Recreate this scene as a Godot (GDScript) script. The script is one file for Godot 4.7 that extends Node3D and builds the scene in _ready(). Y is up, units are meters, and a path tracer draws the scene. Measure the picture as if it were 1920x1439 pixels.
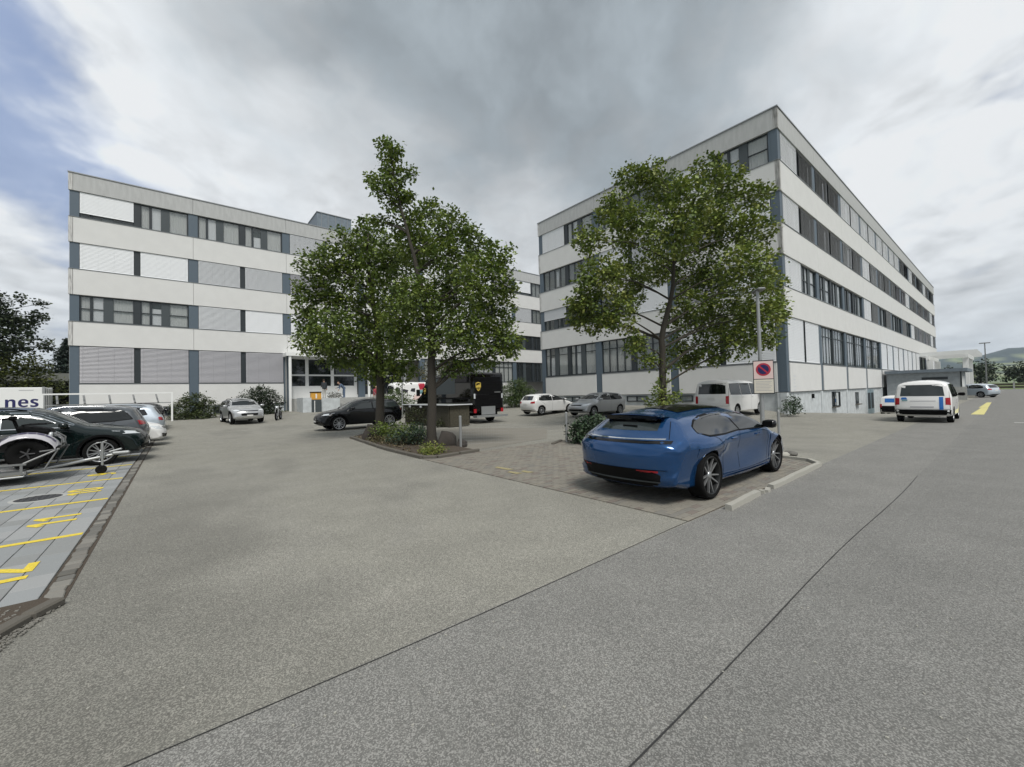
extends Node3D
# An office courtyard with parked vehicles under a broken grey sky. Axes: +X runs along the long facades, -Z runs away from the camera.

const UP := Vector3.UP
var M := {}                     # materials by name
var used_names := {}            # how often a top-level name was used
var rng := RandomNumberGenerator.new()

# ---------------------------------------------------------------- mesh collecting
class MB:
	var v := PackedVector3Array()
	var n := PackedVector3Array()
	var uv := PackedVector2Array()
	var uv2 := PackedVector2Array()
	var col := PackedColorArray()
	var ix := PackedInt32Array()
	# corners run counter-clockwise seen from outside
	func tri(a: Vector3, b: Vector3, c: Vector3) -> void:
		var nn := (b - a).cross(c - a).normalized()
		var k := v.size()
		v.append(a); v.append(b); v.append(c)
		n.append(nn); n.append(nn); n.append(nn)
		ix.append(k); ix.append(k + 2); ix.append(k + 1)
	func quad(a: Vector3, b: Vector3, c: Vector3, d: Vector3) -> void:
		var nn := (c - a).cross(d - b).normalized()
		var k := v.size()
		v.append(a); v.append(b); v.append(c); v.append(d)
		n.append(nn); n.append(nn); n.append(nn); n.append(nn)
		ix.append(k); ix.append(k + 2); ix.append(k + 1)
		ix.append(k); ix.append(k + 3); ix.append(k + 2)
	func box(c: Vector3, s: Vector3, b := Basis.IDENTITY) -> void:
		var h := s * 0.5
		var p := []
		for i in 8:
			p.append(c + b * Vector3(h.x if i & 1 else -h.x, h.y if i & 2 else -h.y, h.z if i & 4 else -h.z))
		quad(p[4], p[5], p[7], p[6]); quad(p[1], p[0], p[2], p[3])
		quad(p[5], p[1], p[3], p[7]); quad(p[0], p[4], p[6], p[2])
		quad(p[6], p[7], p[3], p[2]); quad(p[0], p[1], p[5], p[4])
	# a box between two corners
	func bx(x0: float, x1: float, y0: float, y1: float, z0: float, z1: float) -> void:
		box(Vector3(x0 + x1, y0 + y1, z0 + z1) * 0.5, Vector3(absf(x1 - x0), absf(y1 - y0), absf(z1 - z0)))
	# a box whose edges are chamfered by e
	func cbox(c: Vector3, s: Vector3, e: float, b := Basis.IDENTITY) -> void:
		var h := s * 0.5
		e = minf(e, minf(h.x, minf(h.y, h.z)) * 0.9)
		var f := func(sx, sy, sz, ax) -> Vector3:
			var q := Vector3(sx * h.x, sy * h.y, sz * h.z)
			if ax != 0: q.x -= sx * e
			if ax != 1: q.y -= sy * e
			if ax != 2: q.z -= sz * e
			return c + b * q
		for ax in 3:
			for s1 in [-1.0, 1.0]:
				var sg := func(a, bb):
					if ax == 0: return f.call(s1, a, bb, 0)
					if ax == 1: return f.call(bb, s1, a, 1)
					return f.call(a, bb, s1, 2)
				if s1 > 0: quad(sg.call(-1.0, -1.0), sg.call(1.0, -1.0), sg.call(1.0, 1.0), sg.call(-1.0, 1.0))
				else: quad(sg.call(-1.0, -1.0), sg.call(-1.0, 1.0), sg.call(1.0, 1.0), sg.call(1.0, -1.0))
		for ax in 3:                                    # edges run along ax
			for s1 in [-1.0, 1.0]:
				for s2 in [-1.0, 1.0]:
					var g := func(t, face):
						var q := [0.0, 0.0, 0.0]
						q[ax] = t; q[(ax + 1) % 3] = s1; q[(ax + 2) % 3] = s2
						return f.call(q[0], q[1], q[2], (ax + 1 + face) % 3)
					_q(g.call(-1.0, 0), g.call(1.0, 0), g.call(1.0, 1), g.call(-1.0, 1), c)
		for sx in [-1.0, 1.0]:
			for sy in [-1.0, 1.0]:
				for sz in [-1.0, 1.0]:
					var a: Vector3 = f.call(sx, sy, sz, 0)
					var d: Vector3 = f.call(sx, sy, sz, 1)
					var g2: Vector3 = f.call(sx, sy, sz, 2)
					if (d - a).cross(g2 - a).dot(a - c) > 0.0: tri(a, d, g2)
					else: tri(a, g2, d)
	# a quad turned so that it faces away from c
	func _q(a: Vector3, b: Vector3, cc: Vector3, d: Vector3, c: Vector3) -> void:
		if (cc - a).cross(d - b).dot((a + cc) * 0.5 - c) > 0.0: quad(a, b, cc, d)
		else: quad(a, d, cc, b)
	# a tube through points with a radius at each, smooth round its sides
	func tube(p: PackedVector3Array, r: PackedFloat32Array, sides := 8, caps := true) -> void:
		var k := v.size()
		var m := p.size()
		var ref := UP if absf((p[m - 1] - p[0]).normalized().y) < 0.9 else Vector3.RIGHT
		for i in m:
			var t := (p[mini(i + 1, m - 1)] - p[maxi(i - 1, 0)]).normalized()
			var e1 := t.cross(ref).normalized()
			var e2 := t.cross(e1)
			for j in sides:
				var a := TAU * j / sides
				var q := e1 * cos(a) + e2 * sin(a)
				v.append(p[i] + q * r[i]); n.append(q)
		for i in m - 1:
			for j in sides:
				var a := k + i * sides + j
				var b := k + i * sides + (j + 1) % sides
				ix.append(a); ix.append(a + sides); ix.append(b)
				ix.append(b); ix.append(a + sides); ix.append(b + sides)
		if caps:
			for e in 2:
				var o := k + (m - 1) * sides * e
				var t := (p[1] - p[0]).normalized() * -1.0 if e == 0 else (p[m - 1] - p[m - 2]).normalized()
				var c := v.size()
				v.append(p[0] if e == 0 else p[m - 1]); n.append(t)
				for j in sides:
					v.append(v[o + j]); n.append(t)
				for j in sides:
					var a := c + 1 + j
					var b := c + 1 + (j + 1) % sides
					if e == 0:
						ix.append(c); ix.append(a); ix.append(b)
					else:
						ix.append(c); ix.append(b); ix.append(a)
	func rod(a: Vector3, b: Vector3, r: float, sides := 8) -> void:
		tube(PackedVector3Array([a, b]), PackedFloat32Array([r, r]), sides)
	func path(p: Array, r: float, sides := 8) -> void:
		var q := PackedFloat32Array()
		for i in p.size(): q.append(r)
		tube(PackedVector3Array(p), q, sides)
	# a profile of (radius, along) turned about the axis through c
	func lathe(c: Vector3, axis: Vector3, prof: Array, sides := 24) -> void:
		var ref := UP if absf(axis.y) < 0.9 else Vector3.RIGHT
		var e1 := axis.cross(ref).normalized()
		var e2 := axis.cross(e1)
		var k := v.size()
		var m := prof.size()
		for i in m:
			var t: Vector2 = (prof[mini(i + 1, m - 1)] - prof[maxi(i - 1, 0)]).normalized()
			for j in sides:
				var a := TAU * j / sides
				var q := e1 * cos(a) + e2 * sin(a)
				v.append(c + q * prof[i].x + axis * prof[i].y)
				n.append((q * t.y - axis * t.x).normalized())
		for i in m - 1:
			for j in sides:
				var a := k + i * sides + j
				var b := k + i * sides + (j + 1) % sides
				ix.append(a); ix.append(a + sides); ix.append(b)
				ix.append(b); ix.append(a + sides); ix.append(b + sides)
	# a flat outline (x, y) pushed from z0 to z1, placed by t
	func prism(poly: PackedVector2Array, z0: float, z1: float, t := Transform3D.IDENTITY) -> void:
		if Geometry2D.is_polygon_clockwise(poly) == false:
			poly = poly.duplicate(); poly.reverse()
		var tr := Geometry2D.triangulate_polygon(poly)
		for i in range(0, tr.size(), 3):
			var a := poly[tr[i]]
			var b := poly[tr[i + 1]]
			var c := poly[tr[i + 2]]
			if (b - a).cross(c - a) < 0.0:
				var q := b
				b = c
				c = q
			tri(t * Vector3(a.x, a.y, z1), t * Vector3(b.x, b.y, z1), t * Vector3(c.x, c.y, z1))
			tri(t * Vector3(a.x, a.y, z0), t * Vector3(c.x, c.y, z0), t * Vector3(b.x, b.y, z0))
		var m := poly.size()
		var ccw := 0.0
		for i in m:
			ccw += poly[i].cross(poly[(i + 1) % m])
		for i in m:
			var a := poly[i]
			var b := poly[(i + 1) % m]
			if ccw < 0.0:
				var q := a
				a = b
				b = q
			quad(t * Vector3(a.x, a.y, z0), t * Vector3(b.x, b.y, z0), t * Vector3(b.x, b.y, z1), t * Vector3(a.x, a.y, z1))
	# smooth shading: normals averaged over vertices that lie together
	func smooth() -> void:
		var acc := {}
		for i in range(0, ix.size(), 3):
			var fn := (v[ix[i + 2]] - v[ix[i]]).cross(v[ix[i + 1]] - v[ix[i]])
			for j in 3:
				var key := Vector3i(v[ix[i + j]] * 2000.0)
				acc[key] = acc.get(key, Vector3.ZERO) + fn
		for i in v.size():
			var q: Vector3 = acc.get(Vector3i(v[i] * 2000.0), UP)
			if q.length_squared() > 0.0: n[i] = q.normalized()
	func mesh(m: Material) -> ArrayMesh:
		var a := []
		a.resize(Mesh.ARRAY_MAX)
		a[Mesh.ARRAY_VERTEX] = v; a[Mesh.ARRAY_NORMAL] = n; a[Mesh.ARRAY_INDEX] = ix
		if uv.size() == v.size(): a[Mesh.ARRAY_TEX_UV] = uv
		if uv2.size() == v.size(): a[Mesh.ARRAY_TEX_UV2] = uv2
		if col.size() == v.size(): a[Mesh.ARRAY_COLOR] = col
		var am := ArrayMesh.new()
		am.add_surface_from_arrays(Mesh.PRIMITIVE_TRIANGLES, a)
		am.surface_set_material(0, m)
		return am

func V3(x, y, z) -> Vector3: return Vector3(x, y, z)
func numbered(called: String) -> String:
	var k: int = used_names.get(called, 0)
	used_names[called] = k + 1
	return called if k == 0 else "%s_%03d" % [called, k]
func put(called: String, mesh: Mesh, parent: Node3D, at := Transform3D.IDENTITY) -> MeshInstance3D:
	var o := MeshInstance3D.new()
	o.name = numbered(called) if parent == self else called
	o.mesh = mesh
	o.transform = at
	parent.add_child(o, true)
	return o
func build(called: String, mb: MB, m: String, parent: Node3D, at := Transform3D.IDENTITY) -> MeshInstance3D:
	return put(called, mb.mesh(M[m]), parent, at)
func tag(o: Node, label: String, category := "", group := "", kind := "") -> Node:
	if label: o.set_meta("label", label)
	if category: o.set_meta("category", category)
	if group: o.set_meta("group", group)
	if kind: o.set_meta("kind", kind)
	return o
func thing(called: String, label: String, category: String, at := Vector3.ZERO, turn := 0.0, group := "") -> Node3D:
	var o := Node3D.new()
	o.name = numbered(called)
	add_child(o)
	o.position = at
	o.rotation.y = turn
	tag(o, label, category, group)
	return o
func setting(o: Node, label := "") -> Node:
	o.set_meta("kind", "structure")
	if label: o.set_meta("label", label)
	return o
func T(x: float, y: float, z: float, b := Basis.IDENTITY) -> Transform3D: return Transform3D(b, Vector3(x, y, z))

# ---------------------------------------------------------------- materials (base colours are linear)
func lin(r: float, g: float, b: float) -> Color: return Color(r, g, b).linear_to_srgb()
func noise_tex(seed_: int, freq: float, lo: float, hi: float, size := 512, oct := 4, tint := Color.WHITE, type := FastNoiseLite.TYPE_SIMPLEX_SMOOTH, mid := -1.0) -> NoiseTexture2D:
	var f := FastNoiseLite.new()
	f.seed = seed_; f.noise_type = type; f.frequency = freq; f.fractal_octaves = oct
	if type == FastNoiseLite.TYPE_CELLULAR:
		f.cellular_return_type = FastNoiseLite.RETURN_CELL_VALUE
	var t := NoiseTexture2D.new()
	t.width = size; t.height = size; t.noise = f; t.seamless = true
	var g := Gradient.new()
	g.offsets = PackedFloat32Array([0.15, 0.5, 0.85])
	var md := (lo + hi) * 0.5 if mid < 0.0 else mid
	var cs := PackedColorArray()
	for q in [lo, md, hi]:
		var k := clampf(q, 0.0, 1.0)
		cs.append(Color(k * tint.r, k * tint.g, k * tint.b).linear_to_srgb())
	g.colors = cs
	t.color_ramp = g
	return t
func bump_tex(seed_: int, freq: float, strength: float, size := 512, oct := 4, type := FastNoiseLite.TYPE_SIMPLEX_SMOOTH) -> NoiseTexture2D:
	var f := FastNoiseLite.new()
	f.seed = seed_; f.noise_type = type; f.frequency = freq; f.fractal_octaves = oct
	var t := NoiseTexture2D.new()
	t.width = size; t.height = size; t.noise = f; t.seamless = true
	t.as_normal_map = true; t.bump_strength = strength
	return t
func mat(called: String, c: Color, rough := 0.6, metal := 0.0) -> StandardMaterial3D:
	var m := StandardMaterial3D.new()
	m.albedo_color = c.linear_to_srgb()
	m.roughness = rough; m.metallic = metal
	if rough >= 0.5 and maxf(c.r, maxf(c.g, c.b)) < 0.02: m.metallic_specular = 0.22
	M[called] = m
	return m
func tri_tex(m: StandardMaterial3D, t: Texture2D, metres: float, nrm: Texture2D = null, depth := 1.0) -> StandardMaterial3D:
	m.albedo_texture = t
	m.uv1_triplanar = true; m.uv1_world_triplanar = true
	m.uv1_scale = Vector3.ONE / metres
	if nrm:
		m.normal_enabled = true; m.normal_texture = nrm; m.normal_scale = depth
	return m
func paint(called: String, c: Color, metal := 0.0, rough := 0.28) -> void:
	var m := mat(called, c, rough, metal)
	m.metallic_specular = 0.0
	m.clearcoat_enabled = true; m.clearcoat = 1.0; m.clearcoat_roughness = 0.03
func glass(called: String, c: Color, alpha := 1.0, rough := 0.03) -> void:
	var m := mat(called, c, rough)
	m.metallic_specular = 0.6
	if alpha < 1.0:
		m.transparency = BaseMaterial3D.TRANSPARENCY_ALPHA
		m.albedo_color.a = alpha
func make_materials() -> void:
	var grain := noise_tex(1, 0.09, 0.72, 1.0, 512, 3)
	var cloudy := noise_tex(2, 0.012, 0.8, 1.0, 512, 5)
	var rough_n := bump_tex(3, 0.08, 3.0, 512, 4)
	# asphalt: aggregate speckle over broad worn and dusty patches
	var speck := noise_tex(5, 0.30, 0.42, 1.0, 1024, 1, Color(1, 0.99, 0.965), FastNoiseLite.TYPE_CELLULAR, 0.58)
	var stone_n := bump_tex(6, 0.23, 3.0, 1024, 2, FastNoiseLite.TYPE_SIMPLEX)
	var patches := noise_tex(7, 0.02, 0.87, 1.0, 1024, 8, Color(1.0, 0.998, 0.98))
	for q in [["asphalt", Color(0.375, 0.37, 0.335)], ["asphalt_lane", Color(0.30, 0.30, 0.292)], ["asphalt_apron", Color(0.275, 0.276, 0.27)]]:
		var a := mat(q[0], q[1], 0.86)
		a.albedo_texture = speck
		a.normal_enabled = true; a.normal_texture = stone_n; a.normal_scale = 0.35
		a.uv1_scale = Vector3.ONE
		a.detail_enabled = true; a.detail_albedo = patches; a.detail_uv_layer = BaseMaterial3D.DETAIL_UV_2
		a.detail_blend_mode = BaseMaterial3D.BLEND_MODE_MUL
		a.vertex_color_use_as_albedo = true
	tri_tex(mat("field", Color(0.13, 0.17, 0.06), 0.95), cloudy, 40.0)
	tri_tex(mat("tar", Color(0.03, 0.03, 0.03), 0.7), grain, 0.4)
	tri_tex(mat("soil", Color(0.075, 0.058, 0.042), 0.95), grain, 0.5, rough_n, 1.0)
	tri_tex(mat("moss", Color(0.07, 0.075, 0.03), 0.95), grain, 0.3, rough_n, 1.0)
	for i in 4:
		tri_tex(mat("slab%d" % i, [Color(0.305, 0.318, 0.322), Color(0.275, 0.288, 0.29), Color(0.335, 0.343, 0.342), Color(0.262, 0.27, 0.266)][i], 0.8), grain, 0.35)
		tri_tex(mat("sett%d" % i, [Color(0.19, 0.18, 0.16), Color(0.15, 0.145, 0.13), Color(0.23, 0.22, 0.195), Color(0.12, 0.115, 0.10)][i], 0.85), grain, 0.2, rough_n, 0.6)
		tri_tex(mat("paver%d" % i, [Color(0.235, 0.22, 0.187), Color(0.205, 0.195, 0.172), Color(0.26, 0.24, 0.20), Color(0.20, 0.172, 0.148)][i], 0.85), grain, 0.22, rough_n, 0.5)
	tri_tex(mat("kerb", Color(0.40, 0.39, 0.345), 0.85), grain, 0.3, rough_n, 0.7)
	tri_tex(mat("kerb_dark", Color(0.12, 0.11, 0.092), 0.9), grain, 0.3, rough_n, 0.7)
	tri_tex(mat("yellow_paint", Color(0.78, 0.60, 0.05), 0.7), noise_tex(9, 0.03, 0.70, 1.0, 512, 5), 0.6)
	tri_tex(mat("old_yellow", Color(0.40, 0.35, 0.19), 0.8), noise_tex(8, 0.05, 0.5, 1.0, 512, 5), 0.6)
	tri_tex(mat("pale_yellow", Color(0.66, 0.60, 0.24), 0.8), noise_tex(18, 0.03, 0.7, 1.0, 512, 5), 0.8)
	tri_tex(mat("white_paint", Color(0.6, 0.6, 0.57), 0.7), noise_tex(10, 0.03, 0.55, 1.0, 512, 5), 0.6)
	tri_tex(mat("iron", Color(0.06, 0.06, 0.062), 0.6, 0.3), grain, 0.3)
	# buildings
	tri_tex(mat("panel", Color(0.655, 0.657, 0.645), 0.75), noise_tex(11, 0.008, 0.955, 1.0, 512, 5), 5.0, bump_tex(12, 0.2, 0.6, 256, 2), 0.3)
	var streak := mat("fascia", Color(0.46, 0.468, 0.465), 0.8)
	tri_tex(streak, noise_tex(13, 0.012, 0.86, 1.0, 512, 5), 3.0)
	streak.uv1_scale = Vector3(0.5, 0.11, 0.5)
	var stained := mat("stained_panel", Color(0.60, 0.60, 0.585), 0.8)
	tri_tex(stained, noise_tex(14, 0.02, 0.45, 1.0, 512, 5, Color.WHITE, FastNoiseLite.TYPE_SIMPLEX_SMOOTH, 0.85), 1.0)
	stained.uv1_scale = Vector3(1.3, 0.10, 1.3)
	tri_tex(mat("base_wall", Color(0.55, 0.585, 0.60), 0.8), cloudy, 4.0)
	mat("pillar", Color(0.085, 0.115, 0.145), 0.55)
	mat("frame", Color(0.022, 0.029, 0.034), 0.5)
	mat("infill", Color(0.05, 0.062, 0.068), 0.55)
	mat("sill", Color(0.22, 0.235, 0.245), 0.4, 0.4)
	mat("coping", Color(0.30, 0.31, 0.32), 0.4, 0.5)
	mat("core", Color(0.30, 0.30, 0.29), 0.9)
	mat("room", Color(0.42, 0.41, 0.39), 0.9)
	mat("blind_white", Color(0.74, 0.76, 0.78), 0.5)
	mat("blind_light", Color(0.55, 0.57, 0.59), 0.5)
	mat("blind_grey", Color(0.36, 0.36, 0.385), 0.45)
	mat("blind_dark", Color(0.15, 0.155, 0.155), 0.45)
	mat("curtain", Color(0.58, 0.59, 0.58), 0.9)
	tri_tex(mat("boulder", Color(0.05, 0.043, 0.037), 0.95), grain, 0.4, rough_n, 1.0)
	mat("curtain_dark", Color(0.27, 0.28, 0.275), 0.9)
	glass("pane", Color(0.10, 0.14, 0.14), 0.14)
	glass("pane_dark", Color(0.012, 0.016, 0.018), 0.8)
	tri_tex(mat("zinc", Color(0.19, 0.228, 0.265), 0.5, 0.2), cloudy, 3.0)
	tri_tex(mat("pavilion", Color(0.33, 0.36, 0.38), 0.6), cloudy, 3.0)
	tri_tex(mat("concrete", Color(0.38, 0.385, 0.37), 0.85), cloudy, 2.0)
	mat("white_metal", Color(0.76, 0.77, 0.76), 0.4)
	mat("door_steel", Color(0.20, 0.27, 0.30), 0.45)
	mat("galv", Color(0.36, 0.37, 0.37), 0.45, 0.6)
	mat("galv_dark", Color(0.22, 0.225, 0.225), 0.45, 0.5)
	mat("orange", Color(0.62, 0.32, 0.05), 0.5)
	tri_tex(mat("wood_grey", Color(0.075, 0.068, 0.046), 0.85), noise_tex(15, 0.02, 0.6, 1.0, 512, 4), 1.2)
	mat("flat_roof", Color(0.17, 0.18, 0.165), 0.9)
	# vehicles
	paint("car_blue", Color(0.012, 0.060, 0.172), 0.5, 0.18)
	paint("car_green", Color(0.005, 0.011, 0.011), 0.1, 0.4)
	paint("car_grey", Color(0.11, 0.12, 0.13), 0.4, 0.3)
	paint("car_white", Color(0.76, 0.76, 0.75))
	paint("car_silver", Color(0.44, 0.45, 0.46), 0.5, 0.32)
	paint("car_ice", Color(0.50, 0.56, 0.62), 0.3, 0.3)
	paint("car_black", Color(0.003, 0.0035, 0.0045), 0.0, 0.4)
	paint("car_navy", Color(0.02, 0.024, 0.07), 0.2, 0.3)
	paint("van_brown", Color(0.004, 0.0032, 0.0026), 0.0, 0.5)
	paint("atv_white", Color(0.46, 0.45, 0.48), 0.0, 0.35)
	mat("atv_stripe", Color(0.06, 0.05, 0.11), 0.4)
	mat("trim", Color(0.005, 0.005, 0.0055), 0.6)
	mat("gloss_black", Color(0.003, 0.003, 0.0035), 0.12)
	mat("rubber", Color(0.009, 0.009, 0.009), 0.9)
	mat("alloy", Color(0.42, 0.43, 0.44), 0.32, 0.8)
	mat("alloy_dark", Color(0.015, 0.016, 0.017), 0.4, 0.2)
	mat("chrome", Color(0.72, 0.73, 0.74), 0.15, 1.0)
	glass("car_glass", Color(0.004, 0.006, 0.006))
	glass("car_glass_clear", Color(0.025, 0.032, 0.032))
	mat("lamp_red", Color(0.36, 0.012, 0.02), 0.12)
	mat("lamp_white", Color(0.72, 0.75, 0.77), 0.12, 0.3)
	mat("plate", Color(0.7, 0.7, 0.68), 0.4)
	mat("print_blue", Color(0.02, 0.14, 0.45), 0.4)
	mat("print_navy", Color(0.012, 0.012, 0.09), 0.5)
	mat("print_red", Color(0.42, 0.025, 0.05), 0.4)
	mat("print_teal", Color(0.16, 0.30, 0.33), 0.5)
	mat("print_gold", Color(0.60, 0.44, 0.08), 0.45)
	mat("print_black", Color(0.02, 0.02, 0.025), 0.5)
	mat("print_pink", Color(0.72, 0.55, 0.52), 0.5)
	mat("sign_cream", Color(0.66, 0.62, 0.53), 0.5)
	# plants
	tri_tex(mat("bark", Color(0.062, 0.054, 0.043), 0.95), noise_tex(17, 0.03, 0.5, 1.0, 512, 4), 0.5, rough_n, 1.4)
	for q in [["leaf", 0.6], ["needle", 0.2]]:
		var l := mat(q[0], Color.WHITE, 0.55)
		l.vertex_color_use_as_albedo = true
		l.cull_mode = BaseMaterial3D.CULL_DISABLED
		l.backlight_enabled = true
		l.backlight = Color(q[1], q[1], q[1])
	mat("hill", Color.WHITE, 1.0).vertex_color_use_as_albedo = true
	# clothes and skin
	for q in [["skin", Color(0.45, 0.27, 0.19)], ["cloth_dark", Color(0.025, 0.03, 0.035)], ["cloth_blue", Color(0.10, 0.14, 0.21)], ["cloth_red", Color(0.30, 0.045, 0.06)], ["cloth_light", Color(0.42, 0.41, 0.38)], ["hair", Color(0.04, 0.028, 0.02)]]:
		mat(q[0], q[1], 0.85)

# ---------------------------------------------------------------- the lie of the ground
func sstep(a: float, b: float, t: float) -> float: return smoothstep(a, b, t)
func ground_y(x: float, z: float) -> float:
	var h := 0.0
	if z < -25.0:                                       # rises towards the left wing
		h = 0.55 * pow(clampf((-25.0 - z) / 17.0, 0.0, 1.0), 0.8)
	if x > 16.0 and z < -9.0 and x < 29.5:              # and towards the end wall of the right wing
		h = maxf(h, 0.48 * sstep(16.0, 28.7, x) * (0.55 + 0.45 * sstep(-9.0, -17.0, z)) * sstep(-8.0, -10.5, z))
	if x > 30.0 and z < -3.4 and x < 66.0:              # sunken yard along the long facade
		h = -1.15 * sstep(30.5, 43.0, x) * sstep(-3.6, -5.2, z)
	return h

# ---------------------------------------------------------------- sky
const SKY := 1.0 / 2.0                                  # the sky's radiance at the exposure below
func make_sky() -> PanoramaSkyMaterial:
	var W := 2816
	var H := 1408
	var img := Image.create(W, H, false, Image.FORMAT_RGBF)
	var big := FastNoiseLite.new()
	big.seed = 41; big.frequency = 0.30; big.fractal_octaves = 7; big.noise_type = FastNoiseLite.TYPE_SIMPLEX_SMOOTH; big.fractal_gain = 0.52
	var wisp := FastNoiseLite.new()
	wisp.seed = 77; wisp.frequency = 0.75; wisp.fractal_octaves = 7; wisp.noise_type = FastNoiseLite.TYPE_SIMPLEX_SMOOTH; wisp.fractal_gain = 0.56
	var cover := FastNoiseLite.new()
	cover.seed = 12; cover.frequency = 0.16; cover.fractal_octaves = 3
	# openings and heavy banks of the cloud layer: direction, spread, strength (openings negative)
	var marks := []
	for q in [[-50.0, 22.0, 0.13, -0.52], [-55.0, 36.0, 0.13, -0.5], [-43.0, 16.0, 0.08, -0.3], [-29.0, 33.0, 0.04, -0.2], [4.0, 33.0, 0.32, 0.22], [-14.0, 46.0, 0.25, 0.14], [30.0, 44.0, 0.3, 0.06], [46.0, 22.0, 0.3, -0.18], [-26.0, 22.0, 0.22, -0.25], [6.0, 13.0, 0.18, -0.35], [-40.0, 8.0, 0.12, -0.2], [20.0, 20.0, 0.2, 0.1]]:
		var az := deg_to_rad(39.27 + q[0])              # clockwise from -Z
		var el := deg_to_rad(q[1])
		marks.append([Vector3(sin(az) * cos(el), sin(el), -cos(az) * cos(el)), q[2], q[3]])
	for j in H / 2 + 8:
		var th := PI * (j + 0.5) / H
		var y := cos(th)
		var s := sin(th)
		for i in W:
			var ph := TAU * (i + 0.5) / W
			var d := Vector3(sin(ph) * s, y, -cos(ph) * s)
			var k := 1.0 / (maxf(y, 0.0) + 0.20)
			# the cloud streets run from the lower right of the view up towards the left
			var px := (d.x * 0.80 - d.z * 0.60) * k
			var pz := (d.x * 0.60 + d.z * 0.80) * k
			var wx := wisp.get_noise_3d(px + 9.0, 3.0, pz)
			var wz := wisp.get_noise_3d(px, 7.0, pz + 4.0)
			var a := big.get_noise_3d(px * 1.35 + wx * 0.45, 0.0, pz * 1.75 + wz * 0.45)
			var fine := wisp.get_noise_3d(px * 1.7 + wz * 0.5, 1.0, pz * 2.1 + wx * 0.5)
			var tiny := wisp.get_noise_3d(px * 4.5 + wx, 5.0, pz * 6.0 + wz)
			var c := 0.80 + 0.80 * a + 0.20 * cover.get_noise_3d(px, 0, pz) + 0.32 * fine + 0.17 * tiny
			for q in marks:
				var e: float = (1.0 - d.dot(q[0])) / (q[1] * q[1])
				if e < 6.0: c += q[2] * exp(-e)
			# thin cloud is bright, thick cloud grey, none is blue
			var clear := 1.0 - smoothstep(-0.05, 0.36, c)
			var thick := smoothstep(0.48, 1.22, c + 0.12 * fine)
			var v := Vector3(0.79, 0.82, 0.85).lerp(Vector3(0.33, 0.375, 0.41), thick)
			v *= 1.0 + 0.36 * fine + 0.34 * tiny
			var blue := Vector3(0.22, 0.325, 0.58).lerp(Vector3(0.42, 0.52, 0.68), pow(1.0 - maxf(y, 0.0), 5.0))
			v = v.lerp(blue, clear * 0.8)
			v = v.lerp(Vector3(0.60, 0.67, 0.74), 0.6 * pow(1.0 - clampf(y, 0.0, 1.0), 12.0))
			img.set_pixel(i, j, Color(minf(v.x, 0.86), minf(v.y, 0.88), minf(v.z, 0.90)) * SKY)
	img.fill_rect(Rect2i(0, H / 2 + 8, W, H / 2 - 8), Color(0.14, 0.14, 0.13))
	var sm := PanoramaSkyMaterial.new()
	sm.panorama = ImageTexture.create_from_image(img)
	return sm

# ---------------------------------------------------------------- ground
func sheet(xs: PackedFloat32Array, zs: PackedFloat32Array, lift: float, m: String, called: String) -> MeshInstance3D:
	var b := MB.new()
	for z in zs:
		for x in xs:
			var e := 0.2
			b.v.append(Vector3(x, ground_y(x, z) + lift, z))
			b.n.append(Vector3(ground_y(x - e, z) - ground_y(x + e, z), 2.0 * e, ground_y(x, z - e) - ground_y(x, z + e)).normalized())
			b.uv.append(Vector2(x, z) / 1.9)
			b.col.append(worn(x, z) if called == "yard_asphalt" else Color.WHITE)
			b.uv2.append(Vector2(x + 0.23 * z, z - 0.31 * x) / 23.0)
	var w := xs.size()
	for j in zs.size() - 1:
		for i in w - 1:
			var a := j * w + i
			b.ix.append_array([a, a + 1, a + w, a + 1, a + w + 1, a + w])
	return build(called, b, m, self)
var wear := FastNoiseLite.new()
# old dark binder still shows along the setts and in ragged patches; the driven middle is worn pale
func worn(x: float, z: float) -> Color:
	wear.seed = 19; wear.frequency = 0.55; wear.fractal_octaves = 4
	var e := wear.get_noise_2d(x, z)
	var t := smoothstep(1.5, -0.1, x + 0.9 * e + 0.10 * (z + 6.0)) * smoothstep(-13.0, -7.0, z)
	t = maxf(t, 0.55 * smoothstep(0.18, 0.45, wear.get_noise_2d(x * 0.5 + 40.0, z * 0.3)))
	var k := 1.0 - 0.27 * t
	return Color(k, k, k * 1.01)
func steps(a: float, b: float, s: float) -> PackedFloat32Array:
	var r := PackedFloat32Array()
	var k := maxi(1, roundi(absf(b - a) / s))
	for i in k + 1: r.append(a + (b - a) * i / k)
	return r
func flat_poly(pts: Array, lift: float, m: String, called: String, parent: Node3D) -> MeshInstance3D:
	var p := PackedVector2Array()
	for q in pts: p.append(Vector2(q[0], -q[1]))
	var b := MB.new()
	b.prism(p, -0.002, 0.0, Transform3D(Basis(Vector3.RIGHT, Vector3(0, 0, -1), UP), Vector3(0, lift, 0)))
	return build(called, b, m, parent)

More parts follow.
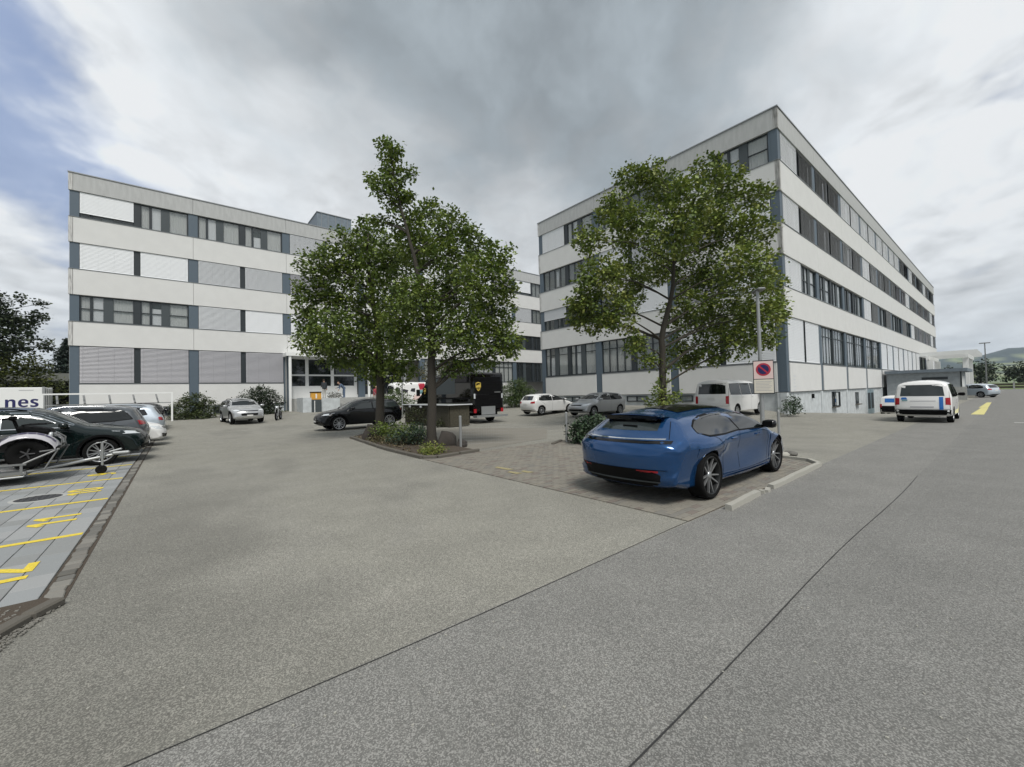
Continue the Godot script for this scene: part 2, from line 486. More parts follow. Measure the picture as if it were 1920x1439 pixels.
func make_ground() -> void:
	setting(sheet(steps(-400, 5000, 900), steps(-4000, 4000, 800), -1.6, "field", "terrain"), "flat green land round the car park")
	# three pours of asphalt meet in two straight seams
	var yx := steps(-60, -2, 2.0)
	yx.append_array(steps(-1.8, 12, 0.2)); yx.append_array(steps(12.8, 130, 0.8))
	var yz := steps(-64, -16, 0.8)
	yz.append_array(steps(-15.7, -2.685, 0.2))
	setting(sheet(yx, yz, 0.0, "asphalt", "yard_asphalt"), "pale worn asphalt of the yard")
	setting(sheet(steps(-60, 130, 5.0), steps(-2.685, -1.175, 0.75), 0.0, "asphalt_lane", "lane_asphalt"), "grey asphalt strip between two tar seams")
	setting(sheet(steps(-60, 130, 5.0), steps(-1.175, 30, 4.0), 0.0, "asphalt_apron", "apron_asphalt"), "coarse dark grey asphalt in the foreground")
	var r := RandomNumberGenerator.new()
	r.seed = 5
	for q in [[-2.685, -20.0, 5.9, 0.006], [-1.175, -20.0, 10.6, 0.008]]:
		var top := []
		var bot := []
		var x: float = q[1]
		while x < q[2]:
			top.append([x, q[0] - q[3] * (0.4 + 0.25 * r.randf()) + 0.02 * sin(x * 0.9)])
			bot.push_front([x, q[0] + q[3] * (0.4 + 0.25 * r.randf()) + 0.02 * sin(x * 0.9)])
			x += 0.25
		setting(flat_poly(top + bot, 0.005, "tar", "tar_seam", self), "dark tar seam running straight along the asphalt" if q[0] < -2 else "dark tar seam across the coarse foreground asphalt")
	# painted marks
	var ya := thing("yellow_road_arrow", "pale yellow arrow painted on the asphalt ahead of the white delivery van", "road marking", Vector3(0, 0, 0))
	flat_poly([[32.0, -1.48], [40.0, -1.38], [40.0, -1.08], [32.0, -1.02]], 0.006, "pale_yellow", "shaft", ya)
	flat_poly([[40.2, -1.5], [50.5, -1.42], [50.5, -1.18], [40.2, -1.1]], 0.006, "pale_yellow", "head", ya)
	for q in [[26.2, -0.05, 0.9], [26.6, 1.35, 0.75]]:
		var o := flat_poly([[q[0], q[1]], [q[0] + 0.22, q[1]], [q[0] + 0.22, q[1] + q[2]], [q[0], q[1] + q[2]]], 0.006, "white_paint", "white_dash", self)
		tag(o, "short white dash painted on the asphalt beside the white delivery van", "road marking", "white dashes by the delivery van")
	tag(flat_poly([[6.6, -21.3], [7.6, -20.9], [7.7, -21.05], [6.7, -21.5]], 0.006, "white_paint", "white_dash", self), "worn white dash painted beside the black car", "road marking")
	# loose grit
	var pb := MB.new()
	for i in 260:
		var s2 := r.randf_range(0.004, 0.011)
		var u := r.randf_range(0.15, 1.0)
		var px := r.randf_range(-1.2, 11.0) * u
		pb.box(Vector3(px, 0.003, -1.2 - r.randf_range(0.0, 9.0) * u + 0.35 * px), Vector3(s2, s2 * 0.6, s2 * 1.3), Basis(UP, r.randf() * TAU))
	tag(build("loose_grit", pb, "kerb", self), "pale loose grit scattered over the asphalt", "grit", "", "stuff")
	# a dry twig near the foot of the picture
	var tw := MB.new()
	tw.path([V3(-0.235, 0.006, -1.52), V3(-0.24, 0.008, -1.49), V3(-0.20, 0.007, -1.475), V3(-0.215, 0.006, -1.45)], 0.004, 5)
	tw.path([V3(-0.24, 0.008, -1.49), V3(-0.262, 0.006, -1.478)], 0.003, 5)
	tag(build("dry_twig", tw, "kerb", self), "small pale dry twig lying on the bare asphalt", "twig")

# the slab-paved bays on the left, the sett strip and the low kerb
func make_left_bays() -> void:
	var pav := Node3D.new()
	pav.name = "parking_pavement"
	add_child(pav)
	setting(pav, "pale grey concrete slab paving of the parking bays")
	var base := MB.new()
	base.bx(-9.0, -0.945, 0.0, 0.004, -30.0, -5.4)
	build("bedding", base, "sett3", pav)
	var r := RandomNumberGenerator.new()
	r.seed = 8
	var meshes := []
	for i in 8:
		var b := MB.new()
		b.cbox(Vector3(0, 0.006, 0), Vector3(0.243, 0.012, 0.368), 0.004)
		meshes.append(b.mesh(M["slab%d" % (i % 4)]))
	var rest := [MB.new(), MB.new(), MB.new(), MB.new()]
	var count := 0
	for c in 32:
		var row := 0
		var z := -5.42 - (0.1875 if c % 2 else 0.0)
		while z > -29.8:
			var x := -0.945 - 0.125 - 0.25 * c
			var at := Vector3(x, 0.003 + r.randf() * 0.002, z - 0.1875)
			var k := r.randi() % 8
			if count < 290 and z > -15.6 and x > z * 0.235 - 0.05 and x > -3.3:
				put("slab", meshes[k], pav, Transform3D(Basis(UP, r.randf_range(-0.006, 0.006)), at))
				count += 1
			else:
				rest[k % 4].box(at + Vector3(0, 0.006, 0), Vector3(0.243, 0.012, 0.368))
			z -= 0.375
	for i in 4:
		tag(build("slab_field", rest[i], "slab%d" % i, pav), "", "", "", "stuff")
	# rough setts between the slabs and the asphalt
	var strip := Node3D.new()
	strip.name = "sett_strip"
	add_child(strip)
	setting(strip, "line of rough brown granite setts along the slab paving")
	var bed := MB.new()
	bed.bx(-0.94, -0.765, 0.0, 0.005, -30.0, -5.2)
	build("bedding", bed, "soil", strip)
	var z2 := -5.3
	while z2 > -29.0:
		var l := r.randf_range(0.13, 0.21)
		var b := MB.new()
		var w := r.randf_range(0.11, 0.14)
		b.cbox(Vector3(0, 0.008, 0), Vector3(w, 0.022, l - 0.02), 0.008)
		if z2 > -19.0 or r.randf() < 0.8:
			put("sett", b.mesh(M["sett%d" % (r.randi() % 4)]), strip, Transform3D(Basis(UP, r.randf_range(-0.08, 0.08)).rotated(Vector3.RIGHT, r.randf_range(-0.05, 0.05)), Vector3(-0.855 + r.randf_range(-0.01, 0.01), r.randf() * 0.004, z2 - l / 2)))
		z2 -= l
	# low broken kerb and planting where the slabs end
	var k1 := thing("corner_kerb", "dark mossy low kerb curving round the end of the slab paving", "kerb")
	var pts := [V3(-0.78, 0, -5.22), V3(-0.93, 0, -4.98), V3(-1.06, 0, -4.72), V3(-1.16, 0, -4.42), V3(-1.25, 0, -4.1), V3(-1.36, 0, -3.7), V3(-1.5, 0, -3.2)]
	for i in pts.size() - 1:
		var a: Vector3 = pts[i]
		var d: Vector3 = pts[i + 1]
		var b := MB.new()
		var dir := (d - a).normalized()
		b.cbox(Vector3.ZERO, Vector3(0.11, 0.07, (d - a).length() - 0.015), 0.015)
		put("kerb_stone", b.mesh(M["kerb_dark"]), k1, Transform3D(Basis.looking_at(dir, UP), (a + d) / 2 + Vector3(0, 0.03, 0)))
	var so := MB.new()
	so.prism(PackedVector2Array([Vector2(-0.8, 5.24), Vector2(-0.96, 5.0), Vector2(-1.2, 4.4), Vector2(-1.45, 3.6), Vector2(-4, 3.0), Vector2(-5, 5.35), Vector2(-0.9, 5.38)]), 0.0, 0.03, Transform3D(Basis(Vector3.RIGHT, Vector3(0, 0, -1), UP), Vector3(0, 0.004, 0)))
	setting(build("soil", so, "soil", self), "bare brown soil beside the slab paving")
	var gr := MB.new()
	for i in 1500:
		var t := r.randf()
		var c := Vector3(-0.86 - 0.5 * t + r.randf_range(-0.11, 0.11), 0.012, -5.2 + 1.7 * t)
		if r.randf() < 0.5: c = Vector3(r.randf_range(-2.2, -1.0), 0.036, r.randf_range(-5.3, -4.3))
		var s := r.randf_range(0.006, 0.018)
		gr.box(c, Vector3(s, s * 0.7, s * 1.3), Basis(UP, r.randf() * TAU))
	tag(build("gravel", gr, "sett2", self), "loose brown gravel and leaf litter by the low kerb", "gravel", "", "stuff")
	# bay lines and numbers
	for w in [[-7.74, "past the number beside the low corner kerb"], [-10.25, "just before the manhole cover"], [-12.80, "between the manhole cover and the trailer"], [-15.35, "between the trailer and the dark green car"], [-17.9, "between the dark green and dark grey cars"], [-20.4, "between the dark grey and white cars"], [-22.95, "between the white and ice blue cars"]]:
		var q: float = w[0]
		var o := flat_poly([[-8.0, q - 0.055], [-0.96, q - 0.055], [-0.96, q + 0.055], [-8.0, q + 0.055]], 0.021, "yellow_paint", "bay_line", self)
		tag(o, "yellow bay line painted %s" % w[1], "bay line", "yellow lines between the parking bays")
	for q in [["12", -5.98, "beside the low corner kerb"], ["11", -8.55, "between two bay lines"], ["10", -11.05, "beside the manhole cover"], ["9", -13.65, "beside the jockey wheel"]]:
		var tm := TextMesh.new()
		var f := SystemFont.new()
		f.font_names = PackedStringArray(["Droid Sans"])
		f.font_weight = 700
		tm.font = f; tm.text = q[0]; tm.font_size = 64; tm.pixel_size = 0.0105; tm.depth = 0.002
		tm.material = M["yellow_paint"]
		tm.horizontal_alignment = HORIZONTAL_ALIGNMENT_LEFT
		tm.vertical_alignment = VERTICAL_ALIGNMENT_BOTTOM
		var o := put("bay_number", tm, self, Transform3D(Basis(Vector3(0, 0, -1), Vector3(-1, 0, 0), UP), Vector3(-0.98, 0.021, q[1])))
		tag(o, "yellow number %s painted in a parking bay %s" % [q[0], q[2]], "bay number", "yellow numbers in the parking bays")
	var mh := thing("manhole_cover", "round dark iron cover set in the grey slab paving", "manhole cover", Vector3(-1.95, 0.012, -11.25))
	var ring := MB.new()
	ring.lathe(Vector3.ZERO, UP, [Vector2(0.36, 0.0), Vector2(0.36, 0.012), Vector2(0.30, 0.012), Vector2(0.30, 0.004)], 32)
	build("ring", ring, "concrete", mh)
	var lid := MB.new()
	lid.lathe(Vector3.ZERO, UP, [Vector2(0.30, 0.0), Vector2(0.295, 0.011), Vector2(0.0, 0.011)], 32)
	for i in 7:
		var x := -0.24 + 0.08 * i
		var h := sqrt(0.075 - x * x)
		lid.bx(x - 0.012, x + 0.012, 0.011, 0.016, -h, h)
	build("lid", lid, "iron", mh)

# brown block paving where the blue car stands, its kerb, and the planted island
func in_bay(x: float, z: float) -> bool:
	return x > 5.05 and x < 11.2 and z < -2.65 and z > -10.0 and x < 11.45 + (z + 2.7) * -0.9
func make_block_paving() -> void:
	var pav := Node3D.new()
	pav.name = "block_pavement"
	add_child(pav)
	setting(pav, "brown concrete block paving under the blue car")
	var base := MB.new()
	base.prism(PackedVector2Array([Vector2(5.07, 2.695), Vector2(10.5, 2.695), Vector2(11.5, 3.4), Vector2(11.5, 10.0), Vector2(5.07, 10.0)]), -0.02, 0.004, Transform3D(Basis(Vector3.RIGHT, Vector3(0, 0, -1), UP), Vector3(0, 0.0, 0)))
	build("bedding", base, "soil", pav)
	var r := RandomNumberGenerator.new()
	r.seed = 21
	var meshes := []
	for i in 4:
		var b := MB.new()
		b.cbox(Vector3(0, 0.004, 0), Vector3(0.192, 0.014, 0.092), 0.004)
		meshes.append(b.mesh(M["paver%d" % i]))
	var rest := [MB.new(), MB.new(), MB.new(), MB.new()]
	var n := 0
	var row := 0
	var z := -2.70
	while z > -10.0:
		var x := 5.06 + (0.1 if row % 2 else 0.0)
		if row % 2: rest[row / 2 % 4].box(Vector3(5.11, 0.008, z - 0.05), Vector3(0.092, 0.014, 0.092))
		while x < 11.4:
			if in_bay(x, z) and x < 10.5 - (z + 2.75) * 1.2:
				var k := 0 if r.randf() < 0.45 else r.randi() % 4
				var at := Vector3(x + 0.1, 0.003 + r.randf() * 0.003, z - 0.05)
				if n < 296 and ((z > -3.9 and x < 10.4 and r.randf() < 0.92 and x < 9.3) or false):
					put("paving_block", meshes[k], pav, Transform3D(Basis(UP, r.randf_range(-0.02, 0.02)), at))
					n += 1
				else:
					rest[k].box(at + Vector3(0, 0.004, 0), Vector3(0.192, 0.014, 0.092), Basis(UP, r.randf_range(-0.02, 0.02)))
			x += 0.2
		z -= 0.1
		row += 1
	for i in 4: tag(build("block_field", rest[i], "paver%d" % i, pav), "", "", "", "stuff")
	var pz := flat_poly([[9.6, -18.6], [12.0, -17.0], [13.5, -14.0], [10.6, -11.0], [7.0, -10.5], [7.2, -14.0], [8.2, -17.0]], 0.006, "paver0", "block_pavement", self)
	setting(pz, "worn brown block paving behind the planted island")
	# yellow smudge of old paint at the edge of the blocks
	for q in [[5.6, -7.55, 0.5], [5.45, -6.9, 0.32], [5.7, -6.75, 0.25]]:
		tag(flat_poly([[q[0], q[1]], [q[0] + 0.12, q[1] - 0.05], [q[0] + 0.16, q[1] + q[2]], [q[0] + 0.02, q[1] + q[2] * 0.9]], 0.024, "old_yellow", "worn_mark", self), "worn yellow paint mark on the brown block paving", "road marking", "worn yellow marks on the block paving")
	# pale kerb stones: three pieces, the middle one broken
	var k := thing("bay_kerb", "pale concrete kerb with a broken gap beside the blue car", "kerb")
	var stone := func(a: Vector3, d: Vector3, w: float, h: float, nm: String):
		var b := MB.new()
		var parts := 5
		var dir := (d - a).normalized()
		var l := (d - a).length()
		var side := Vector3(-dir.z, 0, dir.x)
		var prev := []
		for i in parts + 1:
			var c := a + dir * (l * i / parts) + side * r.randf_range(-0.012, 0.012)
			var hh := h + r.randf_range(-0.012, 0.008)
			prev.append([c - side * w / 2 + Vector3(0, -0.03, 0), c - side * w * 0.42 + UP * hh, c + side * w * 0.42 + UP * (hh + r.randf_range(-0.01, 0.004)), c + side * w / 2 + Vector3(0, -0.03, 0)])
		for i in parts:
			for j in 3:
				b._q(prev[i][j], prev[i + 1][j], prev[i + 1][j + 1], prev[i][j + 1], (a + d) / 2 - UP * 0.2)
		b._q(prev[0][0], prev[0][1], prev[0][2], prev[0][3], (a + d) / 2)
		b._q(prev[parts][0], prev[parts][1], prev[parts][2], prev[parts][3], (a + d) / 2)
		build(nm, b, "kerb", k)
	stone.call(V3(5.93, 0, -2.57), V3(7.10, 0, -2.62), 0.10, 0.08, "kerb_stone")
	stone.call(V3(7.22, 0, -2.60), V3(7.30, 0, -2.63), 0.07, 0.05, "broken_piece")
	stone.call(V3(7.36, 0, -2.59), V3(7.58, 0, -2.63), 0.08, 0.045, "broken_piece")
	stone.call(V3(7.66, 0, -2.62), V3(10.55, 0, -2.66), 0.10, 0.08, "kerb_stone")
	stone.call(V3(10.56, 0, -2.68), V3(10.95, 0, -2.95), 0.10, 0.08, "kerb_stone")
	stone.call(V3(10.97, 0, -2.98), V3(11.35, 0, -4.4), 0.10, 0.08, "kerb_stone")
	# rubble at the kerb's far end
	for i in 5:
		var b := MB.new()
		b.lathe(Vector3.ZERO, UP, [Vector2(0.0, -0.06), Vector2(0.11, -0.03), Vector2(0.13, 0.03), Vector2(0.07, 0.09), Vector2(0.0, 0.1)], 7)
		for j in b.v.size(): b.v[j] += Vector3(r.randf_range(-1, 1), r.randf_range(-1, 1), r.randf_range(-1, 1)) * 0.0
		b.smooth()
		var o := put("rubble_stone", b.mesh(M[["kerb", "sett1", "white_paint", "sett1", "sett0"][i]]), self, Transform3D(Basis(UP, i * 1.3).scaled(Vector3(1.2 - 0.1 * i, 0.8, 0.9)), [V3(11.3, 0.05, -3.55), V3(11.55, 0.05, -3.45), V3(11.15, 0.07, -3.9), V3(11.75, 0.03, -3.6), V3(11.6, 0.04, -3.9)][i]))
		tag(o, "loose rough stone lying past the kerb by the front wheel of the blue car", "stone", "rubble past the blue car")
	# planted island with two trees
	var isl := Node3D.new()
	isl.name = "planted_island"
	add_child(isl)
	setting(isl, "planted soil island under the two shade trees")
	var sp := PackedVector2Array([Vector2(5.62, 17.6), Vector2(5.15, 12.8), Vector2(5.1, 10.1), Vector2(5.4, 9.85), Vector2(6.9, 10.05), Vector2(7.0, 12.0), Vector2(7.6, 15.0), Vector2(7.9, 18.4), Vector2(6.4, 18.6)])
	var sm := MB.new()
	sm.prism(sp, -0.05, 0.05, Transform3D(Basis(Vector3.RIGHT, Vector3(0, 0, -1), UP), Vector3.ZERO))
	build("soil", sm, "soil", isl)
	for i in 6:
		var a := sp[i]
		var d := sp[i + 1]
		if i >= 4: break
		var n2 := maxi(1, roundi((d - a).length() / 0.8))
		for j in n2:
			var p0 := a.lerp(d, (j + 0.02) / n2)
			var p1 := a.lerp(d, (j + 0.97) / n2)
			var b := MB.new()
			b.cbox(Vector3.ZERO, Vector3(0.12, 0.13, (p1 - p0).length()), 0.02)
			var dir := Vector3(p1.x - p0.x, 0, -(p1.y - p0.y)).normalized()
			put("kerb_stone", b.mesh(M["kerb_dark"]), isl, Transform3D(Basis.looking_at(dir, UP).rotated(UP, r.randf_range(-0.03, 0.03)), Vector3((p0.x + p1.x) / 2, 0.03 + r.randf_range(-0.01, 0.01), -(p0.y + p1.y) / 2)))
	var kb := thing("short_kerb", "short dark kerb beside the grey fence post near the juniper", "kerb", Vector3(9.85, 0, -9.75))
	var bb := MB.new()
	bb.cbox(Vector3(0, 0.02, 0), Vector3(1.0, 0.1, 0.12), 0.02, Basis(UP, 0.5))
	build("kerb_stone", bb, "kerb_dark", kb)

# ---------------------------------------------------------------- far land
func make_hills() -> void:
	var f := FastNoiseLite.new()
	f.seed = 3; f.frequency = 0.0011; f.fractal_octaves = 5
	var g := FastNoiseLite.new()
	g.seed = 9; g.frequency = 0.006; g.fractal_octaves = 3
	for q in [["hills", 2100.0, 115.0, 0.0], ["hills", 3300.0, 235.0, 1.0]]:
		var b := MB.new()
		var nz := 120
		var nx := 14
		for j in nz + 1:
			var z: float = -2200.0 + 6400.0 * j / nz
			for i in nx + 1:
				var t: float = float(i) / nx
				var x: float = q[1] + t * 900.0
				var y: float = q[2] * (0.72 + 0.5 * f.get_noise_2d(z, q[1]) + 0.00008 * (z + 200.0)) * sin(minf(t * 1.35, 1.0) * PI / 2) + g.get_noise_2d(x, z) * 9.0 * t - 4.0
				b.v.append(Vector3(x, y, z)); b.n.append(Vector3(-0.3, 1, 0).normalized())
				var wood := g.get_noise_2d(x * 0.9 + 300.0, z * 0.9) + 0.35 * f.get_noise_2d(z * 3.0, x) + (t - 0.45) * 0.5
				b.col.append(Color(0.018, 0.034, 0.030) if wood > -0.06 else (Color(0.16, 0.22, 0.07) if wood > -0.2 else Color(0.22, 0.25, 0.12)))
		for j in nz:
			for i in nx:
				var a := j * (nx + 1) + i
				b.ix.append_array([a, a + nx + 1, a + 1, a + 1, a + nx + 1, a + nx + 2])
		b.smooth()
		setting(build(q[0], b, "hill", self), "low wooded hills with pale meadows" if q[3] == 0.0 else "higher dark wooded ridge behind the meadows")

# ---------------------------------------------------------------- office blocks
const BAY := 7.07
const ROWS := [[15.70, 17.69], [11.79, 13.80], [7.86, 9.88], [3.24, 6.06]]
const BANDS := [[17.69, 19.0], [13.80, 15.70], [9.88, 11.79], [6.06, 7.86]]
var cache := {}

func cached(key: String, maker: Callable) -> Mesh:
	if not cache.has(key): cache[key] = maker.call()
	return cache[key]
func box_mesh(x0, x1, y0, y1, z0, z1, m: String) -> Mesh:
	return cached("%.3f %.3f %.3f %.3f %.3f %.3f %s" % [x0, x1, y0, y1, z0, z1, m], func():
		var b := MB.new()
		b.bx(x0, x1, y0, y1, z0, z1)
		return b.mesh(M[m]))
# outside blind of real slats hanging from y1 to y0
func blind_mesh(w: float, y0: float, y1: float, m: String, tilt: float) -> Mesh:
	return cached("blind %.2f %.2f %.2f %s %.3f" % [w, y0, y1, m, tilt], func():
		var b := MB.new()
		var n := maxi(2, roundi((y1 - y0) / 0.10))
		var h := (y1 - y0) / n
		for i in n:
			var y := y0 + h * i
			b.quad(Vector3(0.02, y - 0.006, tilt), Vector3(w - 0.02, y - 0.006, tilt), Vector3(w - 0.02, y + h * 0.55, tilt * 0.35), Vector3(0.02, y + h * 0.55, tilt * 0.35))
			b.quad(Vector3(0.02, y + h * 0.55, tilt * 0.35), Vector3(w - 0.02, y + h * 0.55, tilt * 0.35), Vector3(w - 0.02, y + h, -0.004), Vector3(0.02, y + h, -0.004))
		b.bx(0.015, w - 0.015, y0 - 0.045, y0 - 0.005, -0.02, 0.02)
		for f in [0.06, 0.33, 0.62, 0.94]:
			b.bx(w * f - 0.004, w * f + 0.004, y0, y1, tilt + 0.002, tilt + 0.004)
		return b.mesh(M[m]))
func curtain_mesh(w: float, h: float, m: String) -> Mesh:
	return cached("curtain %.2f %.2f %s" % [w, h, m], func():
		var b := MB.new()
		var n := maxi(8, roundi(w / 0.045))
		for i in n:
			var z0 := 0.012 * sin(i * 1.7) + 0.008 * sin(i * 0.6)
			var z1 := 0.012 * sin((i + 1) * 1.7) + 0.008 * sin((i + 1) * 0.6)
			b.quad(Vector3(w * i / n, 0, z0), Vector3(w * (i + 1) / n, 0, z1), Vector3(w * (i + 1) / n, h, z1), Vector3(w * i / n, h, z0))
		return b.mesh(M[m]))
func frame_mesh(w: float, h: float, bars: Array, rail: float) -> Mesh:
	return cached("frame %.2f %.2f %s %.2f" % [w, h, str(bars), rail], func():
		var b := MB.new()
		b.bx(0, w, 0, 0.07, -0.30, -0.20); b.bx(0, w, h - 0.07, h, -0.30, -0.20)
		b.bx(0, 0.07, 0.07, h - 0.07, -0.30, -0.20); b.bx(w - 0.07, w, 0.07, h - 0.07, -0.30, -0.20)
		for f in bars: b.bx(w * f[0], w * f[1], 0.07, h - 0.07, -0.298 if bars.size() < 3 else -0.27, -0.202 if bars.size() < 3 else -0.23)
		if rail > 0.0:
			var x := 0.07
			for f in bars + [[1.0 - 0.07 / w, 1.0]]:
				b.bx(x, w * f[0], h * rail - 0.025, h * rail + 0.025, -0.295, -0.205)
				x = w * f[1]
		return b.mesh(M["frame"]))
func window(kind: String, w: float, h: float, bld: Node3D, at: Transform3D, r: RandomNumberGenerator) -> void:
	var tall := h > 2.4
	var bars := [[0.18, 0.235], [0.42, 0.60]]
	var rail := 0.0
	if tall: rail = 0.74
	elif kind == "o" and r.randf() < 0.3: rail = 0.5
	if kind in ["c", "k"]: bars = [[0.235, 0.27], [0.49, 0.53], [0.745, 0.78]]
	var fm := put("window", frame_mesh(w, h, bars, rail), bld, at)
	var span := []
	var x := 0.07
	for f in bars:
		span.append([x, w * f[0]]); x = w * f[1]
	span.append([x, w - 0.07])
	for s in span:
		put("pane", box_mesh(0, s[1] - s[0], 0, h - 0.14, -0.006, 0.006, "pane_dark" if kind == "x" else "pane"), fm, T(s[0], 0.07, -0.25))
	if kind in ["o", "x", "h", "b"]:
		put("infill_panel", box_mesh(w * 0.42 + 0.001, w * 0.60 - 0.001, 0.071, h - 0.071, -0.22, -0.196, "infill"), fm)
	match kind:
		"w", "l", "g", "d":
			var m: String = {"w": "blind_white", "l": "blind_light", "g": "blind_grey", "d": "blind_dark"}[kind]
			put("blind", blind_mesh(w, 0.05, h - 0.02, m, {"w": 0.02, "l": 0.05, "g": 0.055, "d": 0.035}[kind]), fm, T(0, 0, -0.13 + r.randf_range(-0.004, 0.004)))
		"b":
			put("blind", blind_mesh(w, h * 0.2, h - 0.02, "blind_white", 0.012), fm, T(0, 0, -0.13))
		"h":
			put("blind", blind_mesh(w, h * 0.5, h - 0.02, "blind_light", 0.02), fm, T(0, 0, -0.13))
		"o":
			for i in span.size():
				var s: Array = span[i]
				if true:
					var part := 1.0 if r.randf() < 0.75 else r.randf_range(0.5, 0.75)
					if i == 0 or i == 2: put("curtain", curtain_mesh(s[1] - s[0], (h - 0.2) * 1.0, "curtain"), fm, T(s[0], 0.1, -0.315))
					else: put("curtain", box_mesh(0, s[1] - s[0], 0, (h - 0.2) * part, -0.01, 0.0, "blind_white"), fm, T(s[0], 0.1, -0.285))
		"c", "k":
			put("curtain", curtain_mesh(w - 0.14, h - 0.16, "curtain" if kind == "c" else "curtain_dark"), fm, T(0.07, 0.08, -0.325))
			if r.randf() < 0.6: put("curtain", curtain_mesh(0.3, h - 0.5, "blind_white"), fm, T(0.3 + r.randf() * 1.6, 0.2, -0.295))

# one facade: local x runs along it, z points outwards
func facade(bld: Node3D, org: Vector3, basis: Basis, bays: int, states: Array, seed_: int, opts := {}) -> void:
	var r := RandomNumberGenerator.new()
	r.seed = seed_
	var tr := Transform3D(basis, org)
	var L := 0.48 + BAY * bays
	var low: Array = opts.get("no_low", [])
	for k in 4:
		var y0: float = BANDS[k][0]
		var y1: float = BANDS[k][1]
		var edges := [0.0]
		for i in bays + 1: edges.append(0.24 + BAY * i)
		edges.append(L)
		for i in edges.size() - 1:
			var a: float = edges[i] + (0.0 if i == 0 else 0.008)
			var b: float = edges[i + 1] - (0.0 if i == edges.size() - 2 else 0.008)
			var key := "band %.3f %d" % [b - a, k]
			var me := cached(key, func():
				var q := MB.new()
				q.cbox(Vector3((b - a) / 2, (y1 - y0) / 2, -0.1), Vector3(b - a, y1 - y0, 0.2), 0.012)
				return q.mesh(M["stained_panel" if b - a < 1.0 else ("fascia" if k == 0 else "panel")]))
			put("spandrel_panel", me, bld, tr * T(a, y0, 0))
		if k > 0:
			put("sill", box_mesh(0.02, L - 0.02, 0.001, 0.035, -0.19, 0.03, "sill"), bld, tr * T(0, y1, 0))
		else:
			put("coping", box_mesh(-0.03, L + 0.03, 0.001, 0.075, -0.5, 0.045, "coping"), bld, tr * T(0, y1, 0))
	# pillars between the bands
	for i in bays + 1:
		var x := 0.24 + BAY * i
		var x0 := x - 0.32
		var x1 := x + 0.32
		if i == 0: x0 = 0.06
		if i == bays: x1 = L - 0.06
		for k in 4:
			var y0: float = ROWS[k][0]
			var y1: float = ROWS[k][1]
			if k == 3: y0 = opts.get("foot", 0.3)
			put("pillar", box_mesh(x0, x1, y0 + 0.036, y1 - 0.002, -0.42, -0.075, "pillar"), bld, tr)
	# windows two to a bay, with a mullion between
	for k in 4:
		var y0: float = ROWS[k][0] + 0.036
		var h: float = ROWS[k][1] - y0 - 0.002
		for i in bays * 2:
			var kind: String = states[k][i]
			var x: float = 0.24 + BAY * (i / 2) + (0.33 if i % 2 == 0 else 3.71)
			var w := 3.02
			if i % 2 == 0 and kind != "e":
				put("mullion", box_mesh(0.0, 0.355, 0.0, h, -0.36, -0.12, "frame"), bld, tr * T(x + w + 0.003, y0, 0))
			if kind != "e":
				window(kind, w, h, bld, tr * T(x, y0, 0.05), r)
	# white panels below the ground-floor windows and the plinth
	for i in bays:
		if i in low: continue
		var x := 0.24 + BAY * i
		put("lower_panel", cached("lower", func():
			var q := MB.new()
			q.cbox(Vector3(BAY / 2, 0.91, -0.1), Vector3(BAY - 0.66, 1.82, 0.16), 0.012)
			return q.mesh(M["panel"])), bld, tr * T(x, 1.36, 0))
		put("sill", box_mesh(0.33, BAY - 0.33, 0.0, 0.05, -0.2, 0.0, "sill"), bld, tr * T(x, 3.20, 0))
